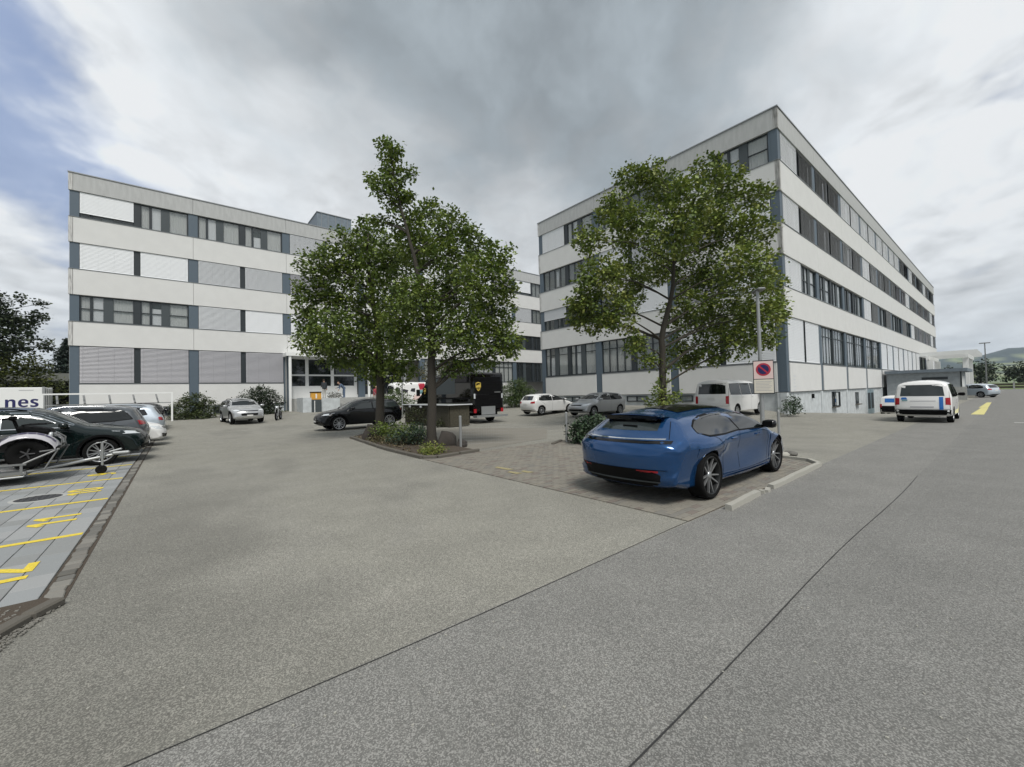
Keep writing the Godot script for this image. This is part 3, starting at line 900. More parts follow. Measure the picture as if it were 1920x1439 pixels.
func make_buildings() -> void:
	# left wing
	var a := thing("office_block", "long white banded office block with a grey roof box and an entrance porch", "building", Vector3(-6.19, 0, -43.84))
	facade(a, Vector3.ZERO, Basis.IDENTITY, 8, ["booolwgwwowgbkww", "wwllgwwgwwowlkww", "oolwwwolwgwoxxww", "ggggeeeeccccxxxx"], 4, {"no_low": [2, 3, 6, 7], "foot": 0.35})
	var c := MB.new()
	c.bx(0.1, 57.0, -1.5, 18.7, -15.0, -1.7)
	build("core", c, "room", a)
	var fl := MB.new()
	for y in [[-1.5, 0.9], [6.2, 7.7], [10.0, 11.65], [13.95, 15.55], [17.8, 18.9]]: fl.bx(0.12, 56.9, y[0], y[1], -1.71, -0.22)
	build("floor_slab", fl, "core", a)
	var rf := MB.new()
	rf.bx(0.02, 57.0, 18.71, 18.98, -15.2, -0.51)
	build("roof", rf, "flat_roof", a)
	var ew := MB.new()
	ew.bx(0.0, 0.1, 0.0, 18.9, -15.0, -0.45)
	build("end_wall", ew, "panel", a)
	var pl := MB.new()
	pl.bx(0.08, 14.2, -0.5, 1.34, -0.5, -0.17); pl.bx(28.6, 57.0, -0.5, 1.34, -0.5, -0.17)
	build("plinth", pl, "base_wall", a)
	for x in [8.6, 5.0]:
		var bw := put("basement_window", frame_mesh(1.1, 0.62, [[0.48, 0.52]], 0.0), a, T(x, 0.62, 0.12))
		put("pane", box_mesh(0.06, 1.04, 0.06, 0.56, -0.005, 0.005, "pane_dark"), bw, T(0, 0, -0.25))
	var rb := MB.new()
	rb.bx(18.25, 21.95, 18.9, 22.3, -10.0, -4.2)
	var box := build("roof_box", rb, "zinc", a)
	var seam := MB.new()
	for x in [18.7, 19.4, 20.2, 20.9, 21.5]: seam.bx(x - 0.02, x + 0.02, 18.95, 22.25, -4.2, -4.165)
	seam.bx(18.2, 22.0, 22.3, 22.38, -10.05, -4.13)
	build("panel_seam", seam, "coping", box)
	var rw := MB.new()
	rw.bx(21.15, 21.45, 20.1, 20.75, -4.2, -4.17)
	build("vent", rw, "frame", box)
	make_entrance(a)
	# right wing
	var b := thing("office_block", "white banded office block whose corner points at the car park behind the broad tree", "building", Vector3(28.71, 0, -8.66))
	facade(b, Vector3(0, 0, -21.69), Basis(Vector3(0, 0, 1), UP, Vector3(-1, 0, 0)), 3, ["wookwo", "kkwlgw", "hxowgw", "oockww"], 6, {"foot": 1.34})
	facade(b, Vector3.ZERO, Basis.IDENTITY, 11, ["wdddwwwwwwwwdgwdgdwdgd", "wdddldwldddggwddgdgdwg", "woooxowdodoxdxwdgdgdwd", "wwckckckwwwwwwwwxcwwww"], 7, {"foot": 1.34, "no_low": [7, 8]})
	var c2 := MB.new()
	c2.bx(1.7, 78.0, -2.0, 18.7, -20.0, -1.7)
	build("core", c2, "room", b)
	var f2 := MB.new()
	for y in [[-2.0, 1.3], [6.2, 7.7], [10.0, 11.65], [13.95, 15.55], [17.8, 18.9]]:
		f2.bx(0.22, 78.0, y[0], y[1], -1.71, -0.22); f2.bx(0.22, 1.71, y[0] + 0.001, y[1] - 0.001, -21.5, -1.72)
	build("floor_slab", f2, "core", b)
	var r2 := MB.new()
	r2.bx(0.51, 78.2, 18.71, 18.97, -21.6, -0.51)
	build("roof", r2, "flat_roof", b)
	var e2 := MB.new()
	e2.bx(0.3, 78.2, -1.0, 18.9, -21.69, -21.5); e2.bx(78.15, 78.25, -1.0, 18.9, -21.4, -0.3)
	build("end_wall", e2, "panel", b)
	var p2 := MB.new()
	p2.bx(0.0, 78.2, -2.0, 1.33, -0.6, -0.14); p2.bx(0.14, 0.6, -2.0, 1.329, -21.69, -0.61)
	for i in 6: p2.bx(BAY * (i + 1) + 0.05, BAY * (i + 1) + 0.43, -2.0, 1.325, -0.14, -0.09)
	p2.bx(-0.02, 0.36, -0.5, 1.326, -0.44, -0.085)
	build("plinth", p2, "base_wall", b)
	for q in [[9.9, 0.1, 1.0, 1.1, true], [17.2, 0.05, 0.95, 1.0, false]]:
		var bw := put("basement_window", frame_mesh(q[2], q[3], [[0.47, 0.53]], 0.0), b, T(q[0], q[1], 0.12))
		put("pane", box_mesh(0.06, q[2] - 0.06, 0.06, q[3] - 0.06, -0.005, 0.005, "pane"), bw, T(0, 0, -0.21))
		put("sill", box_mesh(-0.1, q[2] + 0.1, -0.1, -0.02, -0.26, 0.0, "kerb_dark"), bw)
		if q[4]:
			var sash := put("tilted_sash", frame_mesh(0.55, 1.1, [], 0.0), bw, Transform3D(Basis(UP, 0.0).rotated(Vector3.RIGHT, 0.0), Vector3(-0.02, 0, 0.06)))
			sash.rotation.y = -0.5
	for x in [21.6, 23.0]:
		var dr := put("basement_door", box_mesh(0, 1.32, -1.1, 1.2, -0.13, -0.085, "door_steel"), b, T(x, 0, 0))
		put("door_panel", box_mesh(0.15, 1.15, -0.6, 0.9, -0.085, -0.07, "frame"), dr)
	for z in [-4.6, -7.9, -11.6, -14.9, -18.6]:             # low basement lights in the end wall
		var bw := put("basement_window", frame_mesh(1.9, 0.46, [[0.48, 0.52]], 0.0), b, Transform3D(Basis(Vector3(0, 0, 1), UP, Vector3(-1, 0, 0)), Vector3(-0.16, 0.78, z)))
		put("pane", box_mesh(0.06, 1.84, 0.06, 0.40, -0.005, 0.005, "pane"), bw, T(0, 0, -0.25))
		put("shade", box_mesh(0.1, 0.85, 0.08, 0.38, -0.01, 0.0, "blind_white"), bw, T(0, 0, -0.27))
	var lk := put("wall_lamp", box_mesh(0, 0.12, 0, 0.3, -0.14, 0.0, "trim"), b, T(5.0, 0.85, 0))
	# small lettering on the first panel of the long facade
	var lt := MB.new()
	for i in 5: lt.bx(1.1, 1.5 - 0.06 * (i % 3), 2.3 - 0.22 * i, 2.38 - 0.22 * i, -0.03, -0.018)
	build("house_sign", lt, "blind_light", b)
	# far entrance on the long facade: a white pergola on columns
	var pg := thing("entrance_pergola", "white slatted entrance pergola standing against the long facade beyond the grey pavilion", "pergola", Vector3(86.0, 0, -8.6))
	for q in [[0.4, 4.4], [9.5, 4.4], [0.4, 0.9], [9.5, 0.9]]:
		put("column", box_mesh(-0.28, 0.28, 0.0, 5.1, -0.28, 0.28, "white_metal"), pg, T(q[0], 0, q[1]))
	for z in [0.7, 4.6]: put("beam", box_mesh(-1.0, 12.5, 0.0, 0.5, -0.12, 0.12, "white_metal"), pg, T(0, 5.101, z))
	for i in 9: put("slat", box_mesh(-0.09, 0.09, 0.0, 0.55, -0.2, 5.6, "white_metal"), pg, T(-0.8 + 1.6 * i, 5.602, 0))
	# grey pavilion beside the sunken yard
	var pv := thing("pavilion", "low grey pavilion with a flat overhanging roof beside the sunken yard", "pavilion", Vector3(57.5, 0, -8.4))
	put("wall", box_mesh(0.0, 7.0, -1.3, 2.72, 0.0, 5.2, "pavilion"), pv)
	put("roof", box_mesh(-0.35, 7.5, 2.721, 3.02, -0.1, 5.7, "zinc"), pv)
	put("pillar", box_mesh(-0.02, 0.16, -0.5, 2.71, 5.201, 5.3, "frame"), pv)
	put("white_door", box_mesh(1.6, 2.8, 0.0, 2.3, 5.201, 5.25, "white_metal"), pv)
	put("white_door", box_mesh(3.4, 4.3, 0.0, 2.3, 5.201, 5.25, "white_metal"), pv)
	put("vent_strip", box_mesh(-0.03, -0.001, 2.0, 2.25, 2.6, 4.4, "frame"), pv)
	var lw := thing("yard_wall", "low concrete wall round the sunken yard by the grey pavilion", "wall", Vector3(45.0, 0, -3.4))
	put("wall", box_mesh(0.0, 12.3, -1.4, 0.55, -0.25, 0.0, "concrete"), lw)
	put("wall", box_mesh(12.301, 12.5, -1.4, 1.25, -0.25, 0.6, "concrete"), lw)

# white glazed porch on the left wing, with steps and a ramp wall
func make_entrance(a: Node3D) -> void:
	var x0 := 14.5                                        # local x of the porch's left edge
	var wall := MB.new()
	wall.bx(x0, x0 + 12.0, 0.3, 6.02, -1.6, -1.2)
	build("porch_wall", wall, "white_metal", a)
	# glazing grid
	var gz := MB.new()
	var xs := [0.0, 1.55, 3.95, 6.3, 8.7, 11.9]
	for x in xs: gz.bx(x0 + x, x0 + x + 0.3, 1.72, 5.6, -0.75, -0.55)
	for y in [[1.72, 2.0], [3.95, 4.1], [5.6, 5.95]]: gz.bx(x0, x0 + 12.2, y[0], y[1], -0.74, -0.56)
	gz.bx(x0 + 0.3, x0 + 6.3, 2.0, 2.95, -0.73, -0.57)
	var pf := build("porch_frame", gz, "white_metal", a)
	for i in xs.size() - 1:
		for y in [[2.0, 3.95], [4.1, 5.6]]:
			put("pane", box_mesh(x0 + xs[i] + 0.3, x0 + xs[i + 1], y[0] if i > 2 or y[0] > 3.0 else 2.95, y[1], -0.66, -0.64, "pane_dark"), pf)
	var cn := MB.new()
	cn.bx(x0 - 0.5, x0 + 13.0, 5.97, 6.05, -0.7, 1.5); cn.bx(x0 - 0.5, x0 + 13.0, 5.72, 5.969, 1.3, 1.5); cn.bx(x0 - 0.5, x0 - 0.3, 5.72, 5.969, -0.2, 1.29)
	build("canopy", cn, "white_metal", a)
	for q in [[x0 - 0.15, 1.3, 0.4], [x0 + 7.2, 1.3, 1.721]]:
		put("column", cached("col %.1f" % q[2], func():
			var b := MB.new()
			b.tube(PackedVector3Array([V3(0, q[2], 0), V3(0, 5.72, 0)]), PackedFloat32Array([0.13, 0.13]), 14)
			return b.mesh(M["white_metal"])), a, T(q[0], 0, q[1]))
	put("downpipe", box_mesh(0, 0.12, 0.3, 5.9, 0.0, 0.12, "galv"), a, T(x0 - 0.35, 0, 0.1))
	# landing, steps and the ramp's side wall
	put("landing", box_mesh(x0, x0 + 13.0, -0.2, 1.72, -0.55, 2.2, "concrete"), a)
	for i in 7:
		put("step", box_mesh(x0 + 3.4, x0 + 11.0, -0.2, 1.72 - 0.18 * (i + 1), 2.2 + 0.34 * i + 0.001, 2.2 + 0.34 * (i + 1), "concrete"), a)
	put("ramp_wall", box_mesh(x0 + 0.2, x0 + 0.9, -0.2, 1.78, 2.21, 4.5, "base_wall"), a)
	put("ramp_wall", box_mesh(x0 + 1.72, x0 + 3.35, -0.2, 1.70, 2.22, 4.4, "base_wall"), a)
	put("cabinet", box_mesh(x0 + 0.92, x0 + 1.70, -0.1, 1.6, 3.3, 4.6, "infill"), a)
	put("cabinet_strip", box_mesh(x0 + 1.1, x0 + 1.16, 0.1, 1.5, 4.601, 4.63, "white_metal"), a)
	# handrails
	var hr := MB.new()
	for x in [x0 + 7.0, x0 + 10.8]:
		for i in 4: hr.rod(V3(x, 1.7 - 0.36 * i, 2.3 + 0.68 * i), V3(x, 2.65 - 0.36 * i, 2.3 + 0.68 * i), 0.025, 6)
		hr.rod(V3(x, 2.65, 2.3), V3(x, 1.57, 4.34), 0.03, 6)
	build("handrail", hr, "galv_dark", a)

# ---------------------------------------------------------------- vehicles
# A body is the side outline (x forward, y up) swelled to half-width W(x, y); windows, lamps and trim are patches laid on that surface.
class Body:
	var o: PackedVector2Array          # side outline, closed
	var rr: PackedFloat32Array         # edge rounding at each outline point
	var w := 0.9                       # greatest half-width
	var nose := 0.12                   # how much the plan narrows at front and rear
	var tail := 0.08
	var x0 := 0.0
	var x1 := 0.0
	var belt := 0.95                   # shoulder height, rear and front
	var belt1 := 0.9
	var tumble := 0.26                 # how fast the cabin leans in above it
	var tuck := 0.07                   # how far the sides draw in below
	var boat := 0.0                    # how much more the cabin leans in towards the tail
	var hips := []                     # [x, y, sx, sy, amount]
	func setup() -> void:
		x0 = 1e9; x1 = -1e9
		for p in o:
			x0 = minf(x0, p.x); x1 = maxf(x1, p.x)
	func W(x: float, y: float) -> float:
		var p := Vector2(x, y)
		if not Geometry2D.is_point_in_polygon(p, o): return 0.0
		var best := 1e9
		var br := 0.1
		var m := o.size()
		for i in m:
			var a := o[i]
			var ab := o[(i + 1) % m] - a
			var t := clampf((p - a).dot(ab) / ab.length_squared(), 0.0, 1.0)
			var d := (p - a - ab * t).length_squared()
			if d < best:
				best = d
				br = lerpf(rr[i], rr[(i + 1) % m], t)
		best = sqrt(best)
		var k := 1.0
		if best < br:
			var q := 1.0 - best / br
			k = sqrt(maxf(0.0, 1.0 - q * q))
		var ux := (x - x0) / (x1 - x0)
		var wp := w * (1.0 - nose * pow(maxf(0.0, (ux - 0.62) / 0.38), 2.4) - tail * pow(maxf(0.0, (0.35 - ux) / 0.35), 2.2))
		var yb := lerpf(belt, belt1, ux)
		var t2 := y - yb
		if t2 > 0.0: wp -= tumble * (1.0 + boat * maxf(0.0, (0.38 - ux) / 0.38)) * (sqrt(t2 * t2 + 0.0016) - 0.04)
		else: wp -= tuck * pow(-t2 / yb, 2.0) * w
		for h in hips:
			wp += h[4] * exp(-pow((x - h[0]) / h[2], 2.0) - pow((y - h[1]) / h[3], 2.0))
		return maxf(0.0, k * wp)
	# where the surface lies, looked at from the front (+1) or rear (-1)
	func fx(y: float, z: float, s: float) -> float:
		z = maxf(absf(z), 0.012)
		var mid := (x0 + x1) * 0.5
		var a := x1 + 0.02 if s > 0 else x0 - 0.02
		var b := mid
		# step inwards first, so that the first surface met counts
		for i in 60:
			var x := lerpf(a, b, (i + 1) / 60.0)
			if W(x, y) >= z:
				b = x
				a = lerpf(a, mid, i / 60.0) if i > 0 else a
				break
		for i in 10:
			var m := (a + b) * 0.5
			if W(m, y) >= z: b = m
			else: a = m
		return b
	func fy(x: float, z: float) -> float:
		z = maxf(absf(z), 0.012)
		var a := 3.6
		var b := (belt + belt1) * 0.45
		for i in 16:
			var m := (a + b) * 0.5
			if W(x, m) >= z: b = m
			else: a = m
		return b

func arch_points(xc: float, yc: float, r: float, yb: float, n := 16) -> Array:
	var a0 := asin(clampf((yb - yc) / r, -1.0, 1.0))
	var out := []
	for i in n + 1:
		var a := a0 + (PI - 2.0 * a0) * i / n
		out.append(Vector2(xc + r * cos(a), yc + r * sin(a)))
	return out
func body_mesh(bd: Body, arches: Array, m: String, spine_y: float) -> ArrayMesh:
	# outline with the wheel arches cut out of the bottom run, finely divided
	var edge := []                                     # [point, lies on an arch]
	var k := bd.o.size()
	for i in k:
		var a := bd.o[i]
		var b := bd.o[(i + 1) % k]
		if i == k - 1:                                 # the last edge is the underside, from front to rear... divided by the arches
			pass
		var n := maxi(1, ceili((b - a).length() / 0.07))
		for j in n:
			edge.append([a.lerp(b, float(j) / n), false])
	var e2 := []
	for q in edge:
		var inside := false
		for ar in arches:
			if (q[0] - Vector2(ar[0], ar[1])).length() < ar[2]: inside = true
		if not inside: e2.append(q)
	# insert arch runs where the underside was cut
	var out := []
	for i in e2.size():
		out.append(e2[i])
		var a: Vector2 = e2[i][0]
		var b: Vector2 = e2[(i + 1) % e2.size()][0]
		if (b - a).length() > 0.4:
			for ar in arches:
				if (a.x + b.x) * 0.5 > ar[0] - 0.3 and (a.x + b.x) * 0.5 < ar[0] + 0.3:
					var pts := arch_points(ar[0], ar[1], ar[2], (a.y + b.y) * 0.5)
					if b.x > a.x: pts.reverse()
					for p in pts: out.append([p, true])
	var ts := [0.0, 0.003, 0.012, 0.03, 0.055, 0.09, 0.14, 0.2, 0.28, 0.38, 0.5, 0.65, 0.82, 1.0]
	var mb := MB.new()
	var n2 := out.size()
	var xs0 := bd.x0 + 0.55
	var xs1 := bd.x1 - 0.6
	for side in [1.0, -1.0]:
		var base := mb.v.size()
		for i in n2:
			var p: Vector2 = out[i][0]
			var s := Vector2(clampf(p.x, xs0, xs1), spine_y)
			for t in ts:
				var q := p.lerp(s, t)
				var z := bd.W(q.x, q.y)
				if t == 0.0 and not out[i][1]: z = 0.0
				elif t == 0.0: z = bd.W(p.x, p.y + 0.004)
				mb.v.append(Vector3(q.x, q.y, z * side)); mb.n.append(UP)
		var c := ts.size()
		for i in n2:
			var i2 := (i + 1) % n2
			for j in c - 1:
				var a := base + i * c + j
				var b := base + i2 * c + j
				if side > 0: mb.ix.append_array([a, a + 1, b, b, a + 1, b + 1])
				else: mb.ix.append_array([a, b, a + 1, b, b + 1, a + 1])
	# make sure the winding faces outwards: the left side's normals point to +z
	var acc := Vector3.ZERO
	for i in range(0, mb.ix.size() / 2, 3):
		acc += (mb.v[mb.ix[i + 2]] - mb.v[mb.ix[i]]).cross(mb.v[mb.ix[i + 1]] - mb.v[mb.ix[i]])
	if acc.z < 0.0:
		for i in range(0, mb.ix.size(), 3):
			var t := mb.ix[i + 1]
			mb.ix[i + 1] = mb.ix[i + 2]
			mb.ix[i + 2] = t
	mb.smooth()
	# arch lips turn inwards
	return mb.mesh(M[m])
func dense(poly: Array, step := 0.09, closed := true) -> Array:
	var out := []
	var k := poly.size()
	for i in (k if closed else k - 1):
		var a: Vector2 = poly[i]
		var b: Vector2 = poly[(i + 1) % k]
		var n := maxi(1, ceili((b - a).length() / step))
		for j in n: out.append(a.lerp(b, float(j) / n))
	if not closed: out.append(poly[k - 1])
	return out
# a patch on the surface: mode "side" (x, y), "front"/"rear" (z, y) or "top" (x, z); offset lifts it clear
func surf(bd: Body, mode: String, p: Vector2, off: float, side: float) -> Vector3:
	match mode:
		"side": return Vector3(p.x, p.y, (bd.W(p.x, p.y) + off) * side)
		"front": return Vector3(bd.fx(p.y, p.x, 1.0) + off, p.y, p.x)
		"rear": return Vector3(bd.fx(p.y, p.x, -1.0) - off, p.y, p.x)
	return Vector3(p.x, bd.fy(p.x, p.y) + off, p.y)
func patch(bd: Body, mode: String, poly: Array, off: float, side := 1.0, step := 0.09) -> MB:
	var mb := MB.new()
	var e := dense(poly, step)
	var c := Vector2.ZERO
	for p in e: c += p
	c /= e.size()
	var ts := [0.0, 0.25, 0.5, 0.75]
	for p in e:
		for t in ts: mb.v.append(surf(bd, mode, (p as Vector2).lerp(c, t), off, side))
	mb.v.append(surf(bd, mode, c, off, side))
	for i in mb.v.size(): mb.n.append(UP)
	var n := e.size()
	for i in n:
		var a := i * 4
		var b := ((i + 1) % n) * 4
		for j in 3: mb.ix.append_array([a + j, b + j, a + j + 1, b + j, b + j + 1, a + j + 1])
		mb.ix.append_array([a + 3, b + 3, mb.v.size() - 1])
	var want := {"side": Vector3(0, 0, side), "front": Vector3.RIGHT, "rear": Vector3.LEFT, "top": UP}[mode] as Vector3
	var acc := Vector3.ZERO
	for i in range(0, mb.ix.size(), 3):
		acc += (mb.v[mb.ix[i + 2]] - mb.v[mb.ix[i]]).cross(mb.v[mb.ix[i + 1]] - mb.v[mb.ix[i]])
	if acc.dot(want) < 0.0:
		for i in range(0, mb.ix.size(), 3):
			var t := mb.ix[i + 1]
			mb.ix[i + 1] = mb.ix[i + 2]
			mb.ix[i + 2] = t
	mb.smooth()
	return mb
# a thin line (door gap, trim strip) laid along a run of points
func strip(bd: Body, mode: String, pts: Array, width: float, off: float, side := 1.0) -> MB:
	var mb := MB.new()
	var e := dense(pts, 0.08, false)
	for i in e.size() - 1:
		var a: Vector2 = e[i]
		var b: Vector2 = e[i + 1]
		var nn := (b - a).normalized().orthogonal() * width * 0.5
		var q := [a - nn, b - nn, b + nn, a + nn]
		var p := []
		for z in q: p.append(surf(bd, mode, z, off, side))
		mb._q(p[0], p[1], p[2], p[3], Vector3((a.x + b.x) * 0.5, 0.6, 0.0) if mode == "side" else Vector3.ZERO)
	return mb
func grow(poly: Array, d: float) -> Array:
	var q := Geometry2D.offset_polygon(PackedVector2Array(poly), d)
	return Array(q[0]) if q.size() else poly
func wheel_mesh(r: float, wd: float, rim_r: float) -> Mesh:
	return cached("tyre %.3f %.3f %.3f" % [r, wd, rim_r], func():
		var b := MB.new()
		var h := wd / 2
		b.lathe(Vector3.ZERO, Vector3(0, 0, 1), [Vector2(rim_r, -h * 0.8), Vector2(rim_r + 0.02, -h * 0.95), Vector2(r - 0.03, -h), Vector2(r - 0.008, -h * 0.85), Vector2(r, -h * 0.6), Vector2(r, h * 0.6), Vector2(r - 0.008, h * 0.85), Vector2(r - 0.03, h), Vector2(rim_r + 0.02, h * 0.95), Vector2(rim_r, h * 0.8), Vector2(rim_r - 0.01, h * 0.5), Vector2(rim_r - 0.03, h * 0.2), Vector2(0.0, h * 0.15)], 36)
		return b.mesh(M["rubber"]))
# the rim's spokes face +z
func rim_mesh(rim_r: float, wd: float, style: String, m: String, part: String) -> Mesh:
	return cached("rim %.3f %.3f %s %s %s" % [rim_r, wd, style, m, part], func():
		var b := MB.new()
		var h := wd / 2
		if part == "rim":
			b.lathe(Vector3.ZERO, Vector3(0, 0, 1), [Vector2(rim_r - 0.03, h * 0.35), Vector2(rim_r - 0.022, h * 0.82), Vector2(rim_r - 0.008, h * 0.93), Vector2(rim_r + 0.004, h * 0.86)], 36)
			return b.mesh(M[m])
		var arms := [[0.0, 0.0]]
		var wide := 0.016
		if style == "y":
			arms = [[0.014, 0.10], [-0.014, -0.10]]
			wide = 0.011
		elif style == "double": arms = [[0.035, 0.055], [-0.035, -0.055]]
		elif style == "multi":
			arms = [[0.03, 0.13], [-0.03, -0.13], [0.0, 0.0]]
			wide = 0.012
		elif style == "steel": wide = 0.07
		for i in 5:
			var rot := Basis(Vector3(0, 0, 1), TAU * i / 5 + 0.3)
			for q in arms:
				var p0 := rot * Vector3(0.05, q[0], h * 0.62)
				var p1 := rot * Vector3(rim_r - 0.02, q[1] * rim_r / 0.26, h * 0.80)
				var wv := (p1 - p0).cross(Vector3(0, 0, 1)).normalized() * wide
				var dn := Vector3(0, 0, -0.03)
				b._q(p0 - wv, p1 - wv * 0.75, p1 + wv * 0.75, p0 + wv, Vector3(0, 0, -1))
				b._q(p0 - wv, p1 - wv * 0.75, p1 - wv * 0.75 + dn, p0 - wv + dn, (p0 + p1) / 2)
				b._q(p0 + wv, p1 + wv * 0.75, p1 + wv * 0.75 + dn, p0 + wv + dn, (p0 + p1) / 2)
		b.lathe(Vector3.ZERO, Vector3(0, 0, 1), [Vector2(0.06, h * 0.45), Vector2(0.055, h * 0.68), Vector2(0.03, h * 0.72), Vector2(0.0, h * 0.72)], 20)
		return b.mesh(M[m]))
func add_wheel(car: Node3D, at: Vector3, r: float, wd: float, rim_r: float, style: String, m: String, out: float) -> void:
	var b := Basis.IDENTITY if out > 0 else Basis(UP, PI)
	var o := put("wheel", wheel_mesh(r, wd, rim_r), car, Transform3D(b, at))
	put("rim", rim_mesh(rim_r, wd, style, "alloy_dark" if style == "y" else m, "rim"), o)
	put("spokes", rim_mesh(rim_r, wd, style, m, "spokes"), o)
func disc_arch(bd: Body, ar: Array, car: Node3D) -> void:
	# dark liner inside each arch
	for s in [1.0, -1.0]:
		var b := MB.new()
		var pts := arch_points(ar[0], ar[1], ar[2] - 0.001, 0.25)
		for i in pts.size() - 1:
			var p: Vector2 = pts[i]
			var q: Vector2 = pts[i + 1]
			var z0: float = bd.W(p.x, p.y + 0.004) * s
			var z1: float = bd.W(q.x, q.y + 0.004) * s
			b.quad(Vector3(p.x, p.y, z0), Vector3(q.x, q.y, z1), Vector3(q.x, q.y, s * 0.3), Vector3(p.x, p.y, s * 0.3))
			b.tri(Vector3(p.x, p.y, s * 0.45), Vector3(q.x, q.y, s * 0.45), Vector3(ar[0], ar[1] - 0.1, s * 0.45))
		build("wheel_arch", b, "trim", car)

# spec keys: o outline, r rounding, w, belts, arches, wheels, glass polygons, lamps ...
func car(called: String, label: String, s: Dictionary, paint_: String, at: Vector3, heading: float, group := "") -> Node3D:
	var root := thing(called, label, s.get("category", "car"), at, heading, group)
	var bd := Body.new()
	var sc: Vector2 = s.get("scale", Vector2.ONE)
	for p in s.o: bd.o.append(Vector2(p[0] * sc.x, p[1] * sc.y))
	for p in s.o: bd.rr.append(p[2] if p.size() > 2 else 0.2)
	for k in ["boat", "w", "nose", "tail", "belt", "belt1", "tumble", "tuck", "hips"]:
		if s.has(k): bd.set(k, s[k])
	bd.setup()
	var sx := func(poly): return poly.map(func(q): return Vector2(q[0] * sc.x, q[1] * sc.y))
	var sz := func(poly): return poly.map(func(q): return Vector2(q[0] * bd.w / s.w, q[1] * sc.y))
	var wr: float = s.wheel[0]
	var arches := []
	for x in s.axles: arches.append([x * sc.x, wr, wr + s.get("gap", 0.055)])
	put("body", body_mesh(bd, arches, paint_, s.get("spine", 0.8) * sc.y), root)
	for ar in arches:
		disc_arch(bd, ar, root)
		var zt: float = bd.W(ar[0], ar[1] + ar[2] + 0.01) - s.wheel[1] * 0.5 - s.get("sunk", 0.015)
		for q in [1.0, -1.0]: add_wheel(root, Vector3(ar[0], wr, zt * q), wr, s.wheel[1], s.wheel[2], s.get("rim", "double"), s.get("rim_mat", "alloy"), q)
		if s.has("cladding"):
			for q in [1.0, -1.0]:
				var pts := arch_points(ar[0], ar[1], ar[2] + 0.03, 0.3)
				build("arch_trim", strip(bd, "side", pts, 0.06, 0.006, q), "trim", root)
	var gm: String = s.get("glass_mat", "car_glass")
	for poly in s.side_glass:
		for q in [1.0, -1.0]:
			var pv: Array = sx.call(poly)
			build("window_trim", patch(bd, "side", grow(pv, 0.022), 0.0015, q, 0.16), s.get("trim_mat", "trim"), root)
			build("side_window", patch(bd, "side", pv, 0.004, q, 0.12), gm, root)
	if s.has("windscreen"): build("windscreen", patch(bd, "front", sz.call(s.windscreen), 0.004, 1.0, 0.16), s.get("screen_mat", gm), root)
	if s.has("rear_window"): build("rear_window", patch(bd, "rear", sz.call(s.rear_window), 0.004, 1.0, 0.16), s.get("rear_mat", gm), root)
	for key in ["headlight", "tail_light", "reflector"]:
		if not s.has(key): continue
		var md := "front" if key == "headlight" else "rear"
		for q in [1.0, -1.0]:
			var poly: Array = sz.call(s[key]).map(func(p): return Vector2(p.x * q, p.y))
			build(key, patch(bd, md, poly, 0.006, 1.0, 0.12), "lamp_white" if key == "headlight" else "lamp_red", root)
	for e in s.get("patches", []):                        # [name, mode, polygon, material, lift, both sides]
		var poly2: Array = sx.call(e[2]) if e[1] in ["side", "top"] else sz.call(e[2])
		if e[1] == "side":
			for q in [1.0, -1.0]: build(e[0], patch(bd, "side", poly2, e[4], q, 0.12), e[3], root)
		else: build(e[0], patch(bd, e[1], poly2, e[4], 1.0, 0.14), e[3], root)
	for e in s.get("lines", []):                          # door gaps and trim strips: [name, mode, points, width, material]
		var pts2: Array = sx.call(e[2]) if e[1] == "side" else sz.call(e[2])
		if e[1] == "side":
			for q in [1.0, -1.0]: build(e[0], strip(bd, "side", pts2, e[3], 0.002, q), e[4], root)
		else: build(e[0], strip(bd, e[1], pts2, e[3], 0.003), e[4], root)
	for e in s.get("handles", []):
		for q in [1.0, -1.0]:
			var hx: float = e[0] * sc.x
			var hy: float = e[1] * sc.y
			var hb := MB.new()
			hb.cbox(Vector3(hx, hy, (bd.W(hx, hy) + 0.012) * q), Vector3(0.19, 0.026, 0.026), 0.008)
			build("door_handle", hb, s.get("handle_mat", paint_), root)
	if s.has("mirror"):
		for q in [1.0, -1.0]:
			var mx: float = s.mirror[0] * sc.x
			var my: float = s.mirror[1] * sc.y
			var zz := bd.W(mx, my) + 0.12
			var mb := MB.new()
			mb.lathe(Vector3(mx, my + 0.04, zz * q), Vector3(0, 0, q), [Vector2(0.0, -0.12), Vector2(0.055, -0.105), Vector2(0.075, -0.03), Vector2(0.078, 0.05), Vector2(0.06, 0.10), Vector2(0.0, 0.115)], 14)
			for i in mb.v.size(): mb.v[i].x = mx + (mb.v[i].x - mx) * 1.15
			var mo := build("mirror", mb, s.get("mirror_mat", paint_), root)
			var ml := MB.new()
			ml.box(Vector3(mx - 0.087, my + 0.04, zz * q), Vector3(0.006, 0.10, 0.15))
			ml.rod(Vector3(mx, my, (zz - 0.16) * q), Vector3(mx, my + 0.02, (zz - 0.05) * q), 0.02, 6)
			build("mirror_glass", ml, "trim", mo)
	if s.has("plate"):
		var pb := MB.new()
		var py: float = s.plate[0]
		pb.box(Vector3(bd.fx(py, 0.0, -1.0) - 0.012, py, 0.0), Vector3(0.012, 0.11, 0.40), Basis(Vector3(0, 0, 1), s.plate[1]))
		build("number_plate", pb, "plate", root)
	if s.has("front_plate"):
		var pb2 := MB.new()
		var py2: float = s.front_plate
		pb2.box(Vector3(bd.fx(py2, 0.0, 1.0) + 0.012, py2, 0.0), Vector3(0.012, 0.085, 0.32))
		build("number_plate", pb2, "plate", root)
